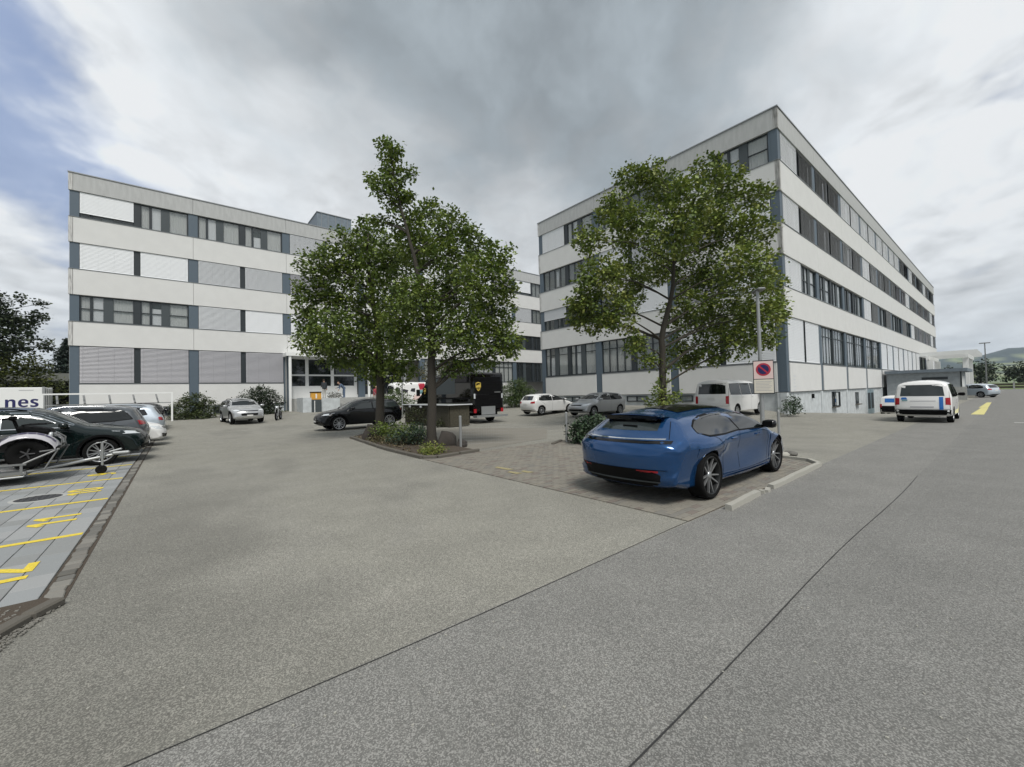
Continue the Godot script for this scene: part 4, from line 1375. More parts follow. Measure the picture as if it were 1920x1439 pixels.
	if s.has("rails"):
		for q in [1.0, -1.0]:
			var rp := []
			for i in 7:
				var x: float = lerpf(s.rails[0], s.rails[1], i / 6.0) * sc.x
				var z: float = bd.w * 0.62
				rp.append(Vector3(x, bd.fy(x, z) + (0.04 if i in range(1, 6) else 0.0), z * q))
			var rb := MB.new()
			rb.path(rp, 0.017, 6)
			build("roof_rail", rb, s.get("rail_mat", "chrome"), root)
	root.set_meta("body_shape", 0)
	root.remove_meta("body_shape")
	last_body = bd
	return root
var last_body: Body

# shapes ------------------------------------------------------------
func shape_wagon() -> Dictionary:                          # low blue sports wagon
	return {"o": [[-2.36, 0.24, 0.1], [-2.47, 0.33, 0.25], [-2.55, 0.52, 0.34], [-2.575, 0.72, 0.36], [-2.54, 0.88, 0.34], [-2.47, 0.975, 0.3], [-2.30, 1.055, 0.26], [-2.06, 1.225, 0.2], [-1.93, 1.315, 0.17], [-1.55, 1.365, 0.18], [-1.0, 1.395, 0.2], [-0.5, 1.40, 0.2], [0.0, 1.385, 0.2], [0.35, 1.335, 0.2], [0.65, 1.235, 0.2], [1.0, 1.07, 0.2], [1.28, 0.945, 0.22], [1.5, 0.90, 0.2], [1.9, 0.82, 0.22], [2.2, 0.71, 0.3], [2.36, 0.58, 0.36], [2.39, 0.44, 0.34], [2.34, 0.27, 0.2], [2.2, 0.17, 0.08], [1.4, 0.15, 0.06], [0.0, 0.15, 0.06], [-1.4, 0.16, 0.06], [-2.0, 0.18, 0.06]],
		"w": 0.95, "nose": 0.16, "tail": 0.09, "belt": 0.92, "belt1": 0.90, "tumble": 0.66, "boat": 0.75, "tuck": 0.11, "spine": 0.80,
		"hips": [[-1.45, 0.82, 0.60, 0.17, 0.095], [1.45, 0.76, 0.48, 0.16, 0.06], [0.05, 0.62, 0.8, 0.13, -0.045], [0.1, 0.30, 0.9, 0.07, 0.03]],
		"axles": [-1.452, 1.452], "wheel": [0.36, 0.27, 0.288], "rim": "y", "rim_mat": "alloy", "gap": 0.03, "sunk": 0.035, "mirror_mat": "gloss_black",
		"side_glass": [[[-1.68, 1.03], [-1.66, 1.10], [-1.50, 1.18], [-1.22, 1.235], [-0.85, 1.265], [-0.50, 1.27], [-0.34, 0.985], [-0.9, 0.965], [-1.45, 0.975]], [[-0.29, 0.98], [-0.44, 1.27], [-0.1, 1.257], [0.2, 1.205], [0.5, 1.11], [0.86, 0.955], [0.3, 0.97]]],
		"windscreen": [[-0.60, 0.98], [-0.50, 1.28], [0.0, 1.335], [0.50, 1.28], [0.60, 0.98]],
		"headlight": [[0.55, 0.60], [0.60, 0.70], [0.78, 0.71], [0.80, 0.60]], "handles": [[-0.60, 0.86], [0.42, 0.85]], "mirror": [0.72, 0.97]}
func shape_hatch() -> Dictionary:
	return {"o": [[-1.95, 0.27, 0.1], [-2.06, 0.40, 0.2], [-2.10, 0.60, 0.22], [-2.08, 0.80, 0.2], [-2.03, 0.93, 0.18], [-1.90, 1.13, 0.17], [-1.74, 1.36, 0.15], [-1.58, 1.42, 0.16], [-1.0, 1.465, 0.2], [-0.3, 1.475, 0.2], [0.15, 1.44, 0.2], [0.5, 1.33, 0.2], [0.95, 1.10, 0.2], [1.15, 1.0, 0.2], [1.5, 0.94, 0.2], [1.88, 0.83, 0.24], [2.06, 0.70, 0.3], [2.13, 0.52, 0.32], [2.1, 0.32, 0.2], [1.95, 0.22, 0.08], [1.3, 0.19, 0.06], [0.0, 0.19, 0.06], [-1.3, 0.19, 0.06], [-1.8, 0.21, 0.06]],
		"w": 0.89, "nose": 0.14, "tail": 0.06, "belt": 0.96, "belt1": 0.93, "tumble": 0.42, "tuck": 0.08, "spine": 0.78, "hips": [[-1.31, 0.72, 0.45, 0.2, 0.02], [1.31, 0.7, 0.45, 0.2, 0.02]],
		"axles": [-1.315, 1.315], "wheel": [0.315, 0.2, 0.21], "rim": "double",
		"side_glass": [[[-1.52, 1.04], [-1.38, 1.32], [-1.0, 1.36], [-0.35, 1.375], [-0.35, 1.0], [-1.2, 1.0]], [[-0.27, 1.0], [-0.27, 1.375], [0.05, 1.36], [0.38, 1.27], [0.86, 1.02]]],
		"windscreen": [[-0.66, 1.05], [-0.55, 1.36], [0.0, 1.40], [0.55, 1.36], [0.66, 1.05]], "rear_window": [[-0.58, 1.02], [-0.52, 1.32], [0.52, 1.32], [0.58, 1.02]],
		"headlight": [[0.50, 0.66], [0.48, 0.76], [0.78, 0.80], [0.78, 0.66]], "tail_light": [[0.52, 0.80], [0.52, 0.92], [0.83, 0.95], [0.85, 0.80]],
		"handles": [[-0.6, 0.90], [0.28, 0.89]], "mirror": [0.78, 1.0], "plate": [0.74, 0.0],
		"patches": [["grille", "front", [[-0.42, 0.66], [-0.42, 0.73], [0.42, 0.73], [0.42, 0.66]], "gloss_black", 0.006], ["air_intake", "front", [[-0.62, 0.33], [-0.66, 0.45], [0.66, 0.45], [0.62, 0.33]], "trim", 0.006], ["bumper_foot", "rear", [[-0.72, 0.26], [-0.72, 0.34], [0.72, 0.34], [0.72, 0.26]], "trim", 0.006]],
		"lines": [["door_gap", "side", [[-0.31, 1.0], [-0.33, 0.3]], 0.008, "trim"], ["door_gap", "side", [[0.72, 0.98], [0.80, 0.7], [0.76, 0.3]], 0.008, "trim"], ["door_gap", "side", [[-1.42, 1.0], [-1.05, 0.75], [-0.92, 0.3]], 0.008, "trim"]]}
func shape_suv() -> Dictionary:
	return {"o": [[-2.18, 0.33, 0.1], [-2.30, 0.46, 0.22], [-2.35, 0.70, 0.24], [-2.32, 0.90, 0.22], [-2.26, 1.02, 0.2], [-2.10, 1.30, 0.18], [-1.97, 1.51, 0.16], [-1.8, 1.59, 0.16], [-1.2, 1.645, 0.2], [-0.4, 1.66, 0.2], [0.1, 1.625, 0.2], [0.45, 1.50, 0.2], [0.85, 1.275, 0.2], [1.1, 1.145, 0.2], [1.4, 1.09, 0.2], [1.85, 1.01, 0.22], [2.17, 0.90, 0.28], [2.32, 0.75, 0.34], [2.36, 0.55, 0.32], [2.32, 0.38, 0.2], [2.15, 0.27, 0.08], [1.4, 0.24, 0.06], [0.0, 0.24, 0.06], [-1.4, 0.24, 0.06], [-2.0, 0.26, 0.06]],
		"w": 0.915, "nose": 0.15, "tail": 0.07, "belt": 1.06, "belt1": 1.02, "tumble": 0.40, "tuck": 0.08, "spine": 0.86, "hips": [[-1.39, 0.8, 0.5, 0.2, 0.03], [1.39, 0.8, 0.5, 0.2, 0.03]],
		"axles": [-1.39, 1.39], "wheel": [0.355, 0.235, 0.25], "rim": "double", "cladding": true,
		"side_glass": [[[-1.92, 1.17], [-1.72, 1.44], [-1.2, 1.535], [-0.45, 1.555], [-0.45, 1.11], [-1.4, 1.12]], [[-0.37, 1.11], [-0.37, 1.555], [-0.02, 1.54], [0.3, 1.45], [0.85, 1.15], [0.7, 1.10]]],
		"windscreen": [[-0.68, 1.18], [-0.56, 1.53], [0.0, 1.58], [0.56, 1.53], [0.68, 1.18]], "rear_window": [[-0.60, 1.16], [-0.54, 1.46], [0.54, 1.46], [0.60, 1.16]],
		"headlight": [[0.48, 0.80], [0.50, 0.88], [0.82, 0.93], [0.84, 0.83]], "tail_light": [[0.46, 0.94], [0.46, 1.02], [0.86, 1.08], [0.88, 0.92]],
		"handles": [[-0.75, 1.0], [0.2, 0.99]], "mirror": [0.72, 1.1], "plate": [0.78, 0.0], "front_plate": 0.5, "rails": [-1.75, 0.0],
		"patches": [["grille", "front", [[-0.45, 0.60], [-0.5, 0.84], [0.5, 0.84], [0.45, 0.60]], "gloss_black", 0.006], ["air_intake", "front", [[-0.68, 0.36], [-0.7, 0.50], [0.7, 0.50], [0.68, 0.36]], "trim", 0.006], ["bumper_foot", "rear", [[-0.74, 0.34], [-0.74, 0.50], [0.74, 0.50], [0.74, 0.34]], "trim", 0.006], ["sill_trim", "side", [[-0.98, 0.27], [-0.98, 0.36], [0.98, 0.36], [0.98, 0.27]], "trim", 0.005]],
		"lines": [["door_gap", "side", [[-0.41, 1.1], [-0.43, 0.38]], 0.008, "trim"], ["door_gap", "side", [[0.74, 1.08], [0.88, 0.8], [0.84, 0.38]], 0.008, "trim"], ["door_gap", "side", [[-1.5, 1.1], [-1.1, 0.82], [-0.98, 0.38]], 0.008, "trim"]]}
func shape_van() -> Dictionary:
	return {"o": [[-2.36, 0.33, 0.1], [-2.44, 0.50, 0.14], [-2.46, 0.75, 0.14], [-2.44, 1.05, 0.13], [-2.40, 1.25, 0.12], [-2.33, 1.75, 0.12], [-2.24, 1.91, 0.14], [-2.0, 1.975, 0.18], [-1.0, 1.99, 0.2], [0.3, 1.985, 0.2], [0.85, 1.955, 0.2], [1.12, 1.86, 0.2], [1.5, 1.43, 0.2], [1.72, 1.20, 0.2], [1.98, 1.11, 0.22], [2.26, 0.98, 0.28], [2.40, 0.80, 0.3], [2.44, 0.55, 0.28], [2.40, 0.35, 0.2], [2.2, 0.27, 0.08], [1.5, 0.25, 0.06], [0.0, 0.25, 0.06], [-1.5, 0.25, 0.06], [-2.2, 0.27, 0.06]],
		"w": 0.95, "nose": 0.12, "tail": 0.03, "belt": 1.12, "belt1": 1.08, "tumble": 0.20, "tuck": 0.05, "spine": 0.85,
		"axles": [-1.5, 1.5], "wheel": [0.33, 0.22, 0.21], "rim": "steel", "category": "van",
		"side_glass": [[[-2.28, 1.20], [-2.18, 1.73], [-1.05, 1.75], [-1.05, 1.18]], [[-0.95, 1.18], [-0.95, 1.75], [0.22, 1.75], [0.22, 1.17]], [[0.32, 1.17], [0.32, 1.75], [0.85, 1.73], [1.25, 1.35], [1.25, 1.17]]],
		"windscreen": [[-0.74, 1.24], [-0.62, 1.80], [0.62, 1.80], [0.74, 1.24]], "rear_window": [[-0.72, 1.22], [-0.68, 1.76], [0.68, 1.76], [0.72, 1.22]],
		"headlight": [[0.50, 0.76], [0.50, 0.92], [0.80, 0.94], [0.82, 0.78]], "tail_light": [[0.72, 0.72], [0.72, 1.10], [0.87, 1.12], [0.87, 0.70]],
		"handles": [[0.42, 1.06], [-0.85, 1.06]], "mirror": [1.25, 1.18], "mirror_mat": "trim", "plate": [0.98, 0.0],
		"patches": [["bumper_foot", "rear", [[-0.8, 0.34], [-0.8, 0.42], [0.8, 0.42], [0.8, 0.34]], "trim", 0.006], ["grille", "front", [[-0.5, 0.78], [-0.5, 0.90], [0.5, 0.90], [0.5, 0.78]], "trim", 0.006]],
		"lines": [["door_gap", "side", [[0.27, 1.85], [0.27, 0.36]], 0.01, "trim"], ["door_gap", "side", [[-1.0, 1.85], [-1.0, 0.36]], 0.01, "trim"], ["door_gap", "side", [[1.3, 1.2], [1.18, 0.95], [1.12, 0.4]], 0.01, "trim"], ["hatch_gap", "rear", [[-0.84, 1.75], [-0.86, 0.6], [0.86, 0.6], [0.84, 1.75]], 0.01, "trim"]]}
func shape_delivery() -> Dictionary:                        # small high-roofed delivery van
	return {"o": [[-2.02, 0.32, 0.1], [-2.12, 0.44, 0.14], [-2.14, 0.66, 0.15], [-2.12, 0.95, 0.14], [-2.08, 1.15, 0.13], [-1.98, 1.62, 0.13], [-1.88, 1.76, 0.15], [-1.6, 1.81, 0.18], [-0.6, 1.83, 0.2], [0.2, 1.80, 0.2], [0.55, 1.68, 0.2], [1.05, 1.28, 0.2], [1.28, 1.11, 0.2], [1.6, 1.02, 0.22], [1.98, 0.88, 0.28], [2.16, 0.70, 0.3], [2.2, 0.5, 0.28], [2.16, 0.33, 0.2], [2.0, 0.26, 0.08], [1.3, 0.24, 0.06], [0.0, 0.24, 0.06], [-1.3, 0.24, 0.06], [-1.9, 0.26, 0.06]],
		"w": 0.90, "nose": 0.13, "tail": 0.03, "belt": 1.06, "belt1": 1.02, "tumble": 0.24, "tuck": 0.05, "spine": 0.82,
		"axles": [-1.34, 1.34], "wheel": [0.32, 0.2, 0.2], "rim": "steel", "category": "van",
		"side_glass": [[[-0.25, 1.10], [-0.25, 1.62], [0.25, 1.60], [0.5, 1.52], [0.98, 1.14]], [[-1.75, 1.12], [-1.68, 1.60], [-0.4, 1.64], [-0.4, 1.10]]],
		"windscreen": [[-0.68, 1.16], [-0.58, 1.64], [0.58, 1.64], [0.68, 1.16]], "rear_window": [[-0.68, 1.14], [-0.62, 1.62], [0.62, 1.62], [0.68, 1.14]],
		"headlight": [[0.5, 0.66], [0.5, 0.80], [0.8, 0.84], [0.8, 0.68]], "tail_light": [[0.70, 0.78], [0.70, 1.06], [0.84, 1.07], [0.85, 0.76]],
		"handles": [[0.0, 1.0]], "mirror": [0.82, 1.12], "mirror_mat": "trim",
		"patches": [["bumper", "rear", [[-0.84, 0.34], [-0.86, 0.56], [0.86, 0.56], [0.84, 0.34]], "trim", 0.012]],
		"lines": [["door_gap", "side", [[-0.32, 1.7], [-0.32, 0.36]], 0.01, "trim"], ["door_gap", "side", [[0.95, 1.1], [1.0, 0.8], [0.95, 0.4]], 0.01, "trim"], ["hatch_gap", "rear", [[-0.80, 1.62], [-0.83, 0.58], [0.83, 0.58], [0.80, 1.62]], 0.01, "trim"]]}

func text_on(parent: Node3D, called: String, txt: String, size: float, m: String, at: Transform3D, bold := true, italic := false) -> MeshInstance3D:
	var tm := TextMesh.new()
	var f := SystemFont.new()
	f.font_names = PackedStringArray(["Droid Sans"])
	f.font_weight = 700 if bold else 400
	f.font_italic = italic
	tm.font = f; tm.text = txt; tm.font_size = 64; tm.pixel_size = size / 48.0; tm.depth = 0.006
	tm.material = M[m]
	return put(called, tm, parent, at)

func make_blue_wagon() -> void:
	var s := shape_wagon()
	s["patches"] = [["sunroof", "top", [[-1.5, -0.48], [-1.5, 0.48], [0.1, 0.50], [0.1, -0.50]], "gloss_black", 0.011], ["sill_trim", "side", [[-1.04, 0.17], [-1.04, 0.25], [1.04, 0.25], [1.04, 0.17]], "car_blue", 0.02],
		["rear_window", "rear", [[-0.52, 1.07], [-0.49, 1.18], [0.49, 1.18], [0.52, 1.07]], "car_glass_clear", 0.004], ["rear_window_shade", "rear", [[-0.49, 1.182], [-0.46, 1.262], [0.46, 1.262], [0.49, 1.182]], "gloss_black", 0.006],
		["light_bar", "rear", [[-0.80, 0.905], [-0.80, 0.945], [0.80, 0.945], [0.80, 0.905]], "gloss_black", 0.008],
		["diffuser", "rear", [[-0.80, 0.265], [-0.88, 0.36], [-0.90, 0.47], [-0.78, 0.53], [0.78, 0.53], [0.90, 0.47], [0.88, 0.36], [0.80, 0.265]], "trim", 0.008],
		["bumper_lip", "rear", [[-0.66, 0.335], [-0.68, 0.36], [0.68, 0.36], [0.66, 0.335]], "infill", 0.014],
		["air_curtain", "side", [[1.02, 0.30], [1.0, 0.80], [1.06, 0.80], [1.10, 0.30]], "car_blue", 0.006]]
	s["reflector"] = [[0.36, 0.488], [0.36, 0.515], [0.66, 0.515], [0.66, 0.488]]
	s["lines"] = [["reflector_line", "rear", [[-0.72, 0.52], [0.34, 0.52]], 0.012, "lamp_red"], ["door_gap", "side", [[-0.32, 1.0], [-0.35, 0.7], [-0.33, 0.28]], 0.008, "trim"], ["door_gap", "side", [[0.80, 0.96], [0.92, 0.75], [0.90, 0.28]], 0.008, "trim"], ["door_gap", "side", [[-1.42, 1.0], [-1.12, 0.84], [-0.98, 0.6], [-0.92, 0.28]], 0.008, "trim"], ["hatch_gap", "rear", [[-0.60, 1.20], [-0.70, 1.03], [-0.74, 0.96]], 0.008, "trim"], ["hatch_gap", "rear", [[0.60, 1.20], [0.70, 1.03], [0.74, 0.96]], 0.008, "trim"], ["bright_line", "rear", [[-0.70, 0.965], [0.70, 0.965]], 0.014, "chrome"]]
	var c := car("parked_car", "glossy blue low sports wagon with black roof spoiler on brown block paving", s, "car_blue", Vector3(7.76, 0.012, -3.93), 0.0)
	var bd := last_body
	# roof spoiler overhanging the rear window
	var sp := MB.new()
	var n := 16
	for i in n:
		var z0 := lerpf(-0.53, 0.53, float(i) / n)
		var z1 := lerpf(-0.53, 0.53, float(i + 1) / n)
		var f := func(z, k):
			var e: float = 0.07 * pow(absf(z) / 0.53, 3.0)
			return [Vector3(-1.80 , bd.fy(-1.80, z) + 0.004, z), Vector3(-2.14 + e, 1.315 - e * 0.7, z), Vector3(-2.12 + e, 1.285 - e * 0.7, z), Vector3(-1.93, 1.265 - e, z)][k]
		for k in 3: sp._q(f.call(z0, k), f.call(z1, k), f.call(z1, k + 1), f.call(z0, k + 1), Vector3(-1.95, 1.29, (z0 + z1) / 2))
	sp.smooth()
	build("spoiler", sp, "car_blue", c)
	var us := MB.new()
	us.prism(PackedVector2Array([Vector2(-2.125, 1.283), Vector2(-1.92, 1.262), Vector2(-2.10, 1.215)]), -0.46, 0.46)
	build("spoiler_underside", us, "gloss_black", c)
	var wp := MB.new()
	wp.cbox(Vector3(-2.20, 1.135, 0.06), Vector3(0.03, 0.02, 0.26), 0.006)
	build("wiper", wp, "trim", c)
	# the black headlight eyelids and grille foot at the front
	build("air_intake", patch(bd, "front", [Vector2(-0.5, 0.24), Vector2(-0.55, 0.36), Vector2(0.55, 0.36), Vector2(0.5, 0.24)], 0.006), "trim", c)

func make_cars() -> void:
	make_blue_wagon()
	# the row on the left, nose or tail to the yard
	var g := shape_suv()
	g["rim"] = "multi"; g["wheel"] = [0.365, 0.24, 0.27]; g["trim_mat"] = "chrome"; g["glass_mat"] = "car_glass_clear"; g["rail_mat"] = "trim"
	car("parked_car", "very dark green estate car nosing out of its bay behind the quad trailer", g, "car_green", Vector3(-3.02, 0.012, -16.82), 0.0)
	var t := shape_suv()
	t["tail_light"] = [[0.40, 0.98], [0.42, 1.06], [0.86, 1.14], [0.90, 0.96]]
	t["scale"] = Vector2(0.96, 1.0)
	car("parked_car", "dark grey metallic estate car with red rear lamps backed towards the yard", t, "car_grey", Vector3(-3.0, 0.012, -19.35), PI)
	var h := shape_hatch()
	h["patches"] = h["patches"] + [["fog_lamp", "front", [[0.5, 0.36], [0.5, 0.48], [0.68, 0.48], [0.68, 0.36]], "gloss_black", 0.008], ["fog_lamp", "front", [[-0.68, 0.36], [-0.68, 0.48], [-0.5, 0.48], [-0.5, 0.36]], "gloss_black", 0.008]]
	car("parked_car", "white hatchback nosing out beside the dark grey estate car", h, "car_white", Vector3(-2.45, 0.012, -21.95), 0.0)
	var h2 := shape_hatch()
	h2["scale"] = Vector2(1.04, 1.13); h2["rails"] = [-1.5, 0.0]; h2["rail_mat"] = "trim"
	car("parked_car", "pale ice blue estate car behind the white hatchback with its hatch to the yard", h2, "car_ice", Vector3(-2.6, 0.012, -24.6), PI)
	car("parked_car", "black small car parked under the end of the cycle shelter", shape_hatch(), "car_black", Vector3(-1.45, ground_y(-1.4, -30.5), -30.6), -PI / 2)
	var sv := shape_suv()
	sv["scale"] = Vector2(0.93, 0.955); sv["w"] = 0.9; sv["rail_mat"] = "trim"
	sv["patches"] = [["grille", "front", [[-0.42, 0.52], [-0.46, 0.66], [0.46, 0.66], [0.42, 0.52]], "trim", 0.006], ["nose_trim", "front", [[-0.80, 0.78], [-0.82, 0.84], [0.82, 0.84], [0.80, 0.78]], "gloss_black", 0.006], ["bumper_foot", "front", [[-0.7, 0.36], [-0.72, 0.46], [0.72, 0.46], [0.7, 0.36]], "chrome", 0.006], ["sill_trim", "side", [[-0.98, 0.27], [-0.98, 0.36], [0.98, 0.36], [0.98, 0.27]], "trim", 0.005]]
	car("parked_car", "silver crossover facing the yard in front of the round dark bush", sv, "car_silver", Vector3(3.25, ground_y(3.2, -31.8), -31.9), -PI / 2 + 0.10)
	var bk := shape_suv()
	bk["wheel"] = [0.37, 0.24, 0.29]; bk["rim"] = "multi"; bk["scale"] = Vector2(0.985, 0.985); bk["rail_mat"] = "trim"; bk["glass_mat"] = "car_glass_clear"
	car("parked_car", "glossy black crossover with large alloy wheels behind the tree trunks", bk, "car_black", Vector3(7.85, 0, -23.1), PI + 0.03)
	var wg := shape_hatch()
	car("parked_car", "white hatchback seen from its tail in front of the end wall", wg, "car_white", Vector3(20.95, ground_y(21.0, -21.3), -21.55), -0.06)
	var sg := shape_hatch()
	car("parked_car", "silver hatchback facing out between the white hatchback and the tree", sg, "car_silver", Vector3(21.15, ground_y(21.1, -17.1), -17.2), PI)
	var v := shape_van()
	car("parked_van", "white passenger van with dark windows parked against the end wall", v, "car_white", Vector3(24.2, ground_y(24.2, -10.0), -10.1), 0.0)
	var d := shape_delivery()
	d["patches"] = d["patches"] + [["blue_stripe", "rear", [[0.52, 0.57], [0.52, 1.10], [0.64, 1.10], [0.64, 0.57]], "print_blue", 0.008], ["badge", "rear", [[-0.66, 1.0], [-0.62, 1.09], [-0.48, 1.09], [-0.44, 1.0]], "print_blue", 0.008], ["badge_foot", "rear", [[-0.62, 0.93], [-0.62, 0.985], [-0.44, 0.985], [-0.44, 0.93]], "print_teal", 0.008], ["plate_recess", "rear", [[-0.36, 0.66], [-0.36, 0.70], [0.36, 0.70], [0.36, 0.66]], "blind_grey", 0.006]]
	d["lines"] = d["lines"] + [["handle_line", "rear", [[-0.36, 0.93], [0.42, 0.93]], 0.02, "blind_grey"]]
	d["rear_mat"] = "car_glass_clear"
	car("parked_van", "white delivery van with a blue stripe down its hatch standing in the drive", d, "car_white", Vector3(26.75, 0, -2.52), 0.0)
	var d2 := shape_delivery()
	d2["patches"] = d2["patches"] + [["blue_badge", "rear", [[-0.5, 1.2], [-0.5, 1.55], [0.3, 1.55], [0.3, 1.2]], "print_blue", 0.008], ["dark_tail", "rear", [[-0.84, 0.56], [-0.84, 0.9], [0.84, 0.9], [0.84, 0.56]], "trim", 0.01]]
	d2.erase("rear_window")
	car("parked_van", "white van with a blue badge down in the sunken yard", d2, "car_white", Vector3(51.0, ground_y(51.0, -6.9), -6.85), 0.0)
	car("parked_car", "silver car beyond the grey pavilion on the open tarmac", shape_hatch(), "car_ice", Vector3(67.2, 0, -3.0), PI * 0.5 - 0.5)
	car("parked_car", "navy blue car beyond the grey pavilion beside the silver one", shape_hatch(), "car_navy", Vector3(72.0, 0, -3.4), PI * 0.5 - 0.5)

# dark brown parcel truck seen from behind
func make_parcel_truck() -> void:
	var t := thing("parcel_truck", "tall dark brown parcel truck with gold shield emblems and a grey tail plate", "truck", Vector3(14.3, 0, -19.65), PI / 2)
	# local: +x is forward, the tail is at x = 0
	var b := MB.new()
	b.cbox(Vector3(2.7, 1.80, 0), Vector3(5.2, 2.36, 2.36), 0.10)
	var body := build("cargo_body", b, "van_brown", t)
	var cab := MB.new()
	var prof := PackedVector2Array([Vector2(5.31, 0.5), Vector2(5.31, 2.88), Vector2(5.75, 2.78), Vector2(6.55, 1.75), Vector2(7.15, 1.45), Vector2(7.3, 1.0), Vector2(7.25, 0.5)])
	cab.prism(prof, -1.08, 1.08)
	build("cab", cab, "van_brown", t)
	for q in [1.0, -1.0]:
		put("side_window", box_mesh(5.5, 6.3, 1.55, 2.25, -0.01, 0.01, "car_glass"), t, T(0, 0, 1.09 * q))
		var mi := MB.new()
		mi.cbox(Vector3(6.35, 1.9, 1.42 * q), Vector3(0.12, 0.45, 0.25), 0.03)
		mi.rod(Vector3(6.2, 1.9, 1.08 * q), Vector3(6.35, 1.9, 1.35 * q), 0.02, 6)
		build("mirror", mi, "trim", t)
	var ws := MB.new()
	ws._q(Vector3(5.83, 2.71, -0.95), Vector3(5.83, 2.71, 0.95), Vector3(6.56, 1.78, 0.98), Vector3(6.56, 1.78, -0.98), Vector3(5.5, 1.5, 0))
	build("windscreen", ws, "car_glass", t)
	# pale roof edge and side panels
	var re := MB.new()
	for q in [1.0, -1.0]: re.bx(0.1, 5.3, 2.955, 2.99, 1.10 * q - 0.03, 1.10 * q + 0.03)
	build("roof_edge", re, "galv_dark", t)
	for q in [1.0, -1.0]: put("side_panel", box_mesh(1.9, 4.9, 1.75, 2.75, -0.008, 0.008, "infill"), t, T(0, 0, 1.184 * q))
	for q in [1.0, -1.0]: put("rub_rail", box_mesh(0.2, 5.2, 1.45, 1.53, -0.02, 0.02, "trim"), t, T(0, 0, 1.19 * q))
	put("shutter", box_mesh(-0.012, 0.005, 0.85, 2.72, -0.95, 0.95, "trim"), t, T(0.1, 0, 0))
	for i in 6: put("shutter_rib", box_mesh(-0.02, -0.008, 1.12 + 0.28 * i, 1.135 + 0.28 * i, -0.94, 0.94, "van_brown"), t, T(0.1, 0, 0))
	put("shutter_handle", box_mesh(-0.03, 0.0, 1.78, 1.84, 0.45, 0.9, "galv_dark"), t, T(0.085, 0, 0))
	put("tail_plate", box_mesh(-0.03, 0.0, 0.50, 0.98, -0.55, 0.45, "galv"), t, T(0.06, 0, 0.0))
	put("tail_step", box_mesh(-0.32, 0.08, 0.36, 0.47, -1.12, 1.12, "galv"), t)
	for q in [1.0, -1.0]:
		put("tail_light", box_mesh(-0.02, 0.01, 0.62, 0.85, -0.09, 0.09, "lamp_red"), t, T(0.07, 0, 0.98 * q))
		put("marker_lamp", box_mesh(-0.02, 0.01, 0.0, 0.28, -0.05, 0.05, "lamp_white"), t, T(0.07, 1.45, 1.0 * q))
	for x in [1.25, 5.9]:
		for q in [1.0, -1.0]: add_wheel(t, Vector3(x, 0.40, 0.92 * q), 0.40, 0.26, 0.22, "steel", "alloy_dark", q)
	put("chassis", box_mesh(0.3, 7.0, 0.42, 0.62, -0.8, 0.8, "trim"), t)
	# shield emblems: tail and near side
	var sh := PackedVector2Array([Vector2(-0.19, 0.26), Vector2(0.0, 0.31), Vector2(0.19, 0.26), Vector2(0.19, 0.0), Vector2(0.13, -0.14), Vector2(0.0, -0.25), Vector2(-0.13, -0.14), Vector2(-0.19, 0.0)])
	var sh2 := PackedVector2Array()
	for p in sh: sh2.append(p * 0.82 + Vector2(0, -0.01))
	var top := PackedVector2Array([Vector2(-0.15, 0.08), Vector2(-0.15, 0.22), Vector2(0.0, 0.25), Vector2(0.15, 0.22), Vector2(0.15, 0.17), Vector2(-0.02, 0.15)])
	for q in [[T(0.07, 2.12, -0.72, Basis(UP, -PI / 2)), 0.95], [T(5.95, 1.98, -1.125, Basis(UP, PI)), 0.75], [T(5.95, 1.98, 1.125), 0.75]]:
		var em := MB.new()
		em.prism(sh, 0.0, 0.012)
		var tr: Transform3D = q[0]
		tr.basis = tr.basis.scaled_local(Vector3.ONE * q[1])
		var eo := build("emblem", em, "print_gold", t, tr)
		var em2 := MB.new()
		em2.prism(top, 0.012, 0.018)
		build("emblem_arc", em2, "van_brown", eo)
		text_on(eo, "emblem_letters", "ups", 0.15, "van_brown", T(0, -0.06, 0.014))

# white high-roofed van covered with red print, by the left wing
func make_print_van() -> void:
	var s := shape_van()
	s["scale"] = Vector2(1.2, 1.32); s["w"] = 1.0; s["wheel"] = [0.36, 0.23, 0.22]
	s["side_glass"] = [[[0.45, 1.20], [0.45, 1.68], [0.88, 1.66], [0.95, 1.20]], [[1.02, 1.20], [0.97, 1.62], [1.28, 1.32], [1.3, 1.20]]]
	s["patches"] = [["red_print", "side", [[0.35, 0.75], [0.45, 1.08], [1.25, 1.10], [1.15, 0.72]], "print_red", 0.006], ["pink_print", "side", [[-0.35, 1.45], [-0.45, 1.93], [0.12, 1.93], [0.0, 1.45]], "print_red", 0.006], ["teal_print", "side", [[-0.4, 1.18], [-0.38, 1.43], [0.02, 1.43], [-0.05, 1.18]], "print_teal", 0.006], ["gold_print", "side", [[-1.0, 0.8], [-0.8, 1.12], [0.1, 1.12], [0.25, 0.8]], "print_pink", 0.006], ["dark_print", "side", [[-2.2, 1.40], [-2.1, 1.66], [-1.85, 1.55], [-1.9, 1.36]], "print_black", 0.006], ["dark_print", "side", [[-1.75, 1.30], [-1.65, 1.52], [-1.25, 1.44], [-1.35, 1.26]], "print_black", 0.006], ["dark_print", "side", [[-1.1, 1.36], [-1.0, 1.54], [-0.7, 1.56], [-0.75, 1.30]], "print_black", 0.006]]
	s["lines"] = [["red_line", "side", [[0.3, 0.6], [1.1, 0.58]], 0.06, "print_red"]]
	car("parked_van", "white high roofed van with red and pink print along its side by the left wing", s, "car_white", Vector3(17.0, ground_y(17.0, -33.5), -34.0), 0.0)

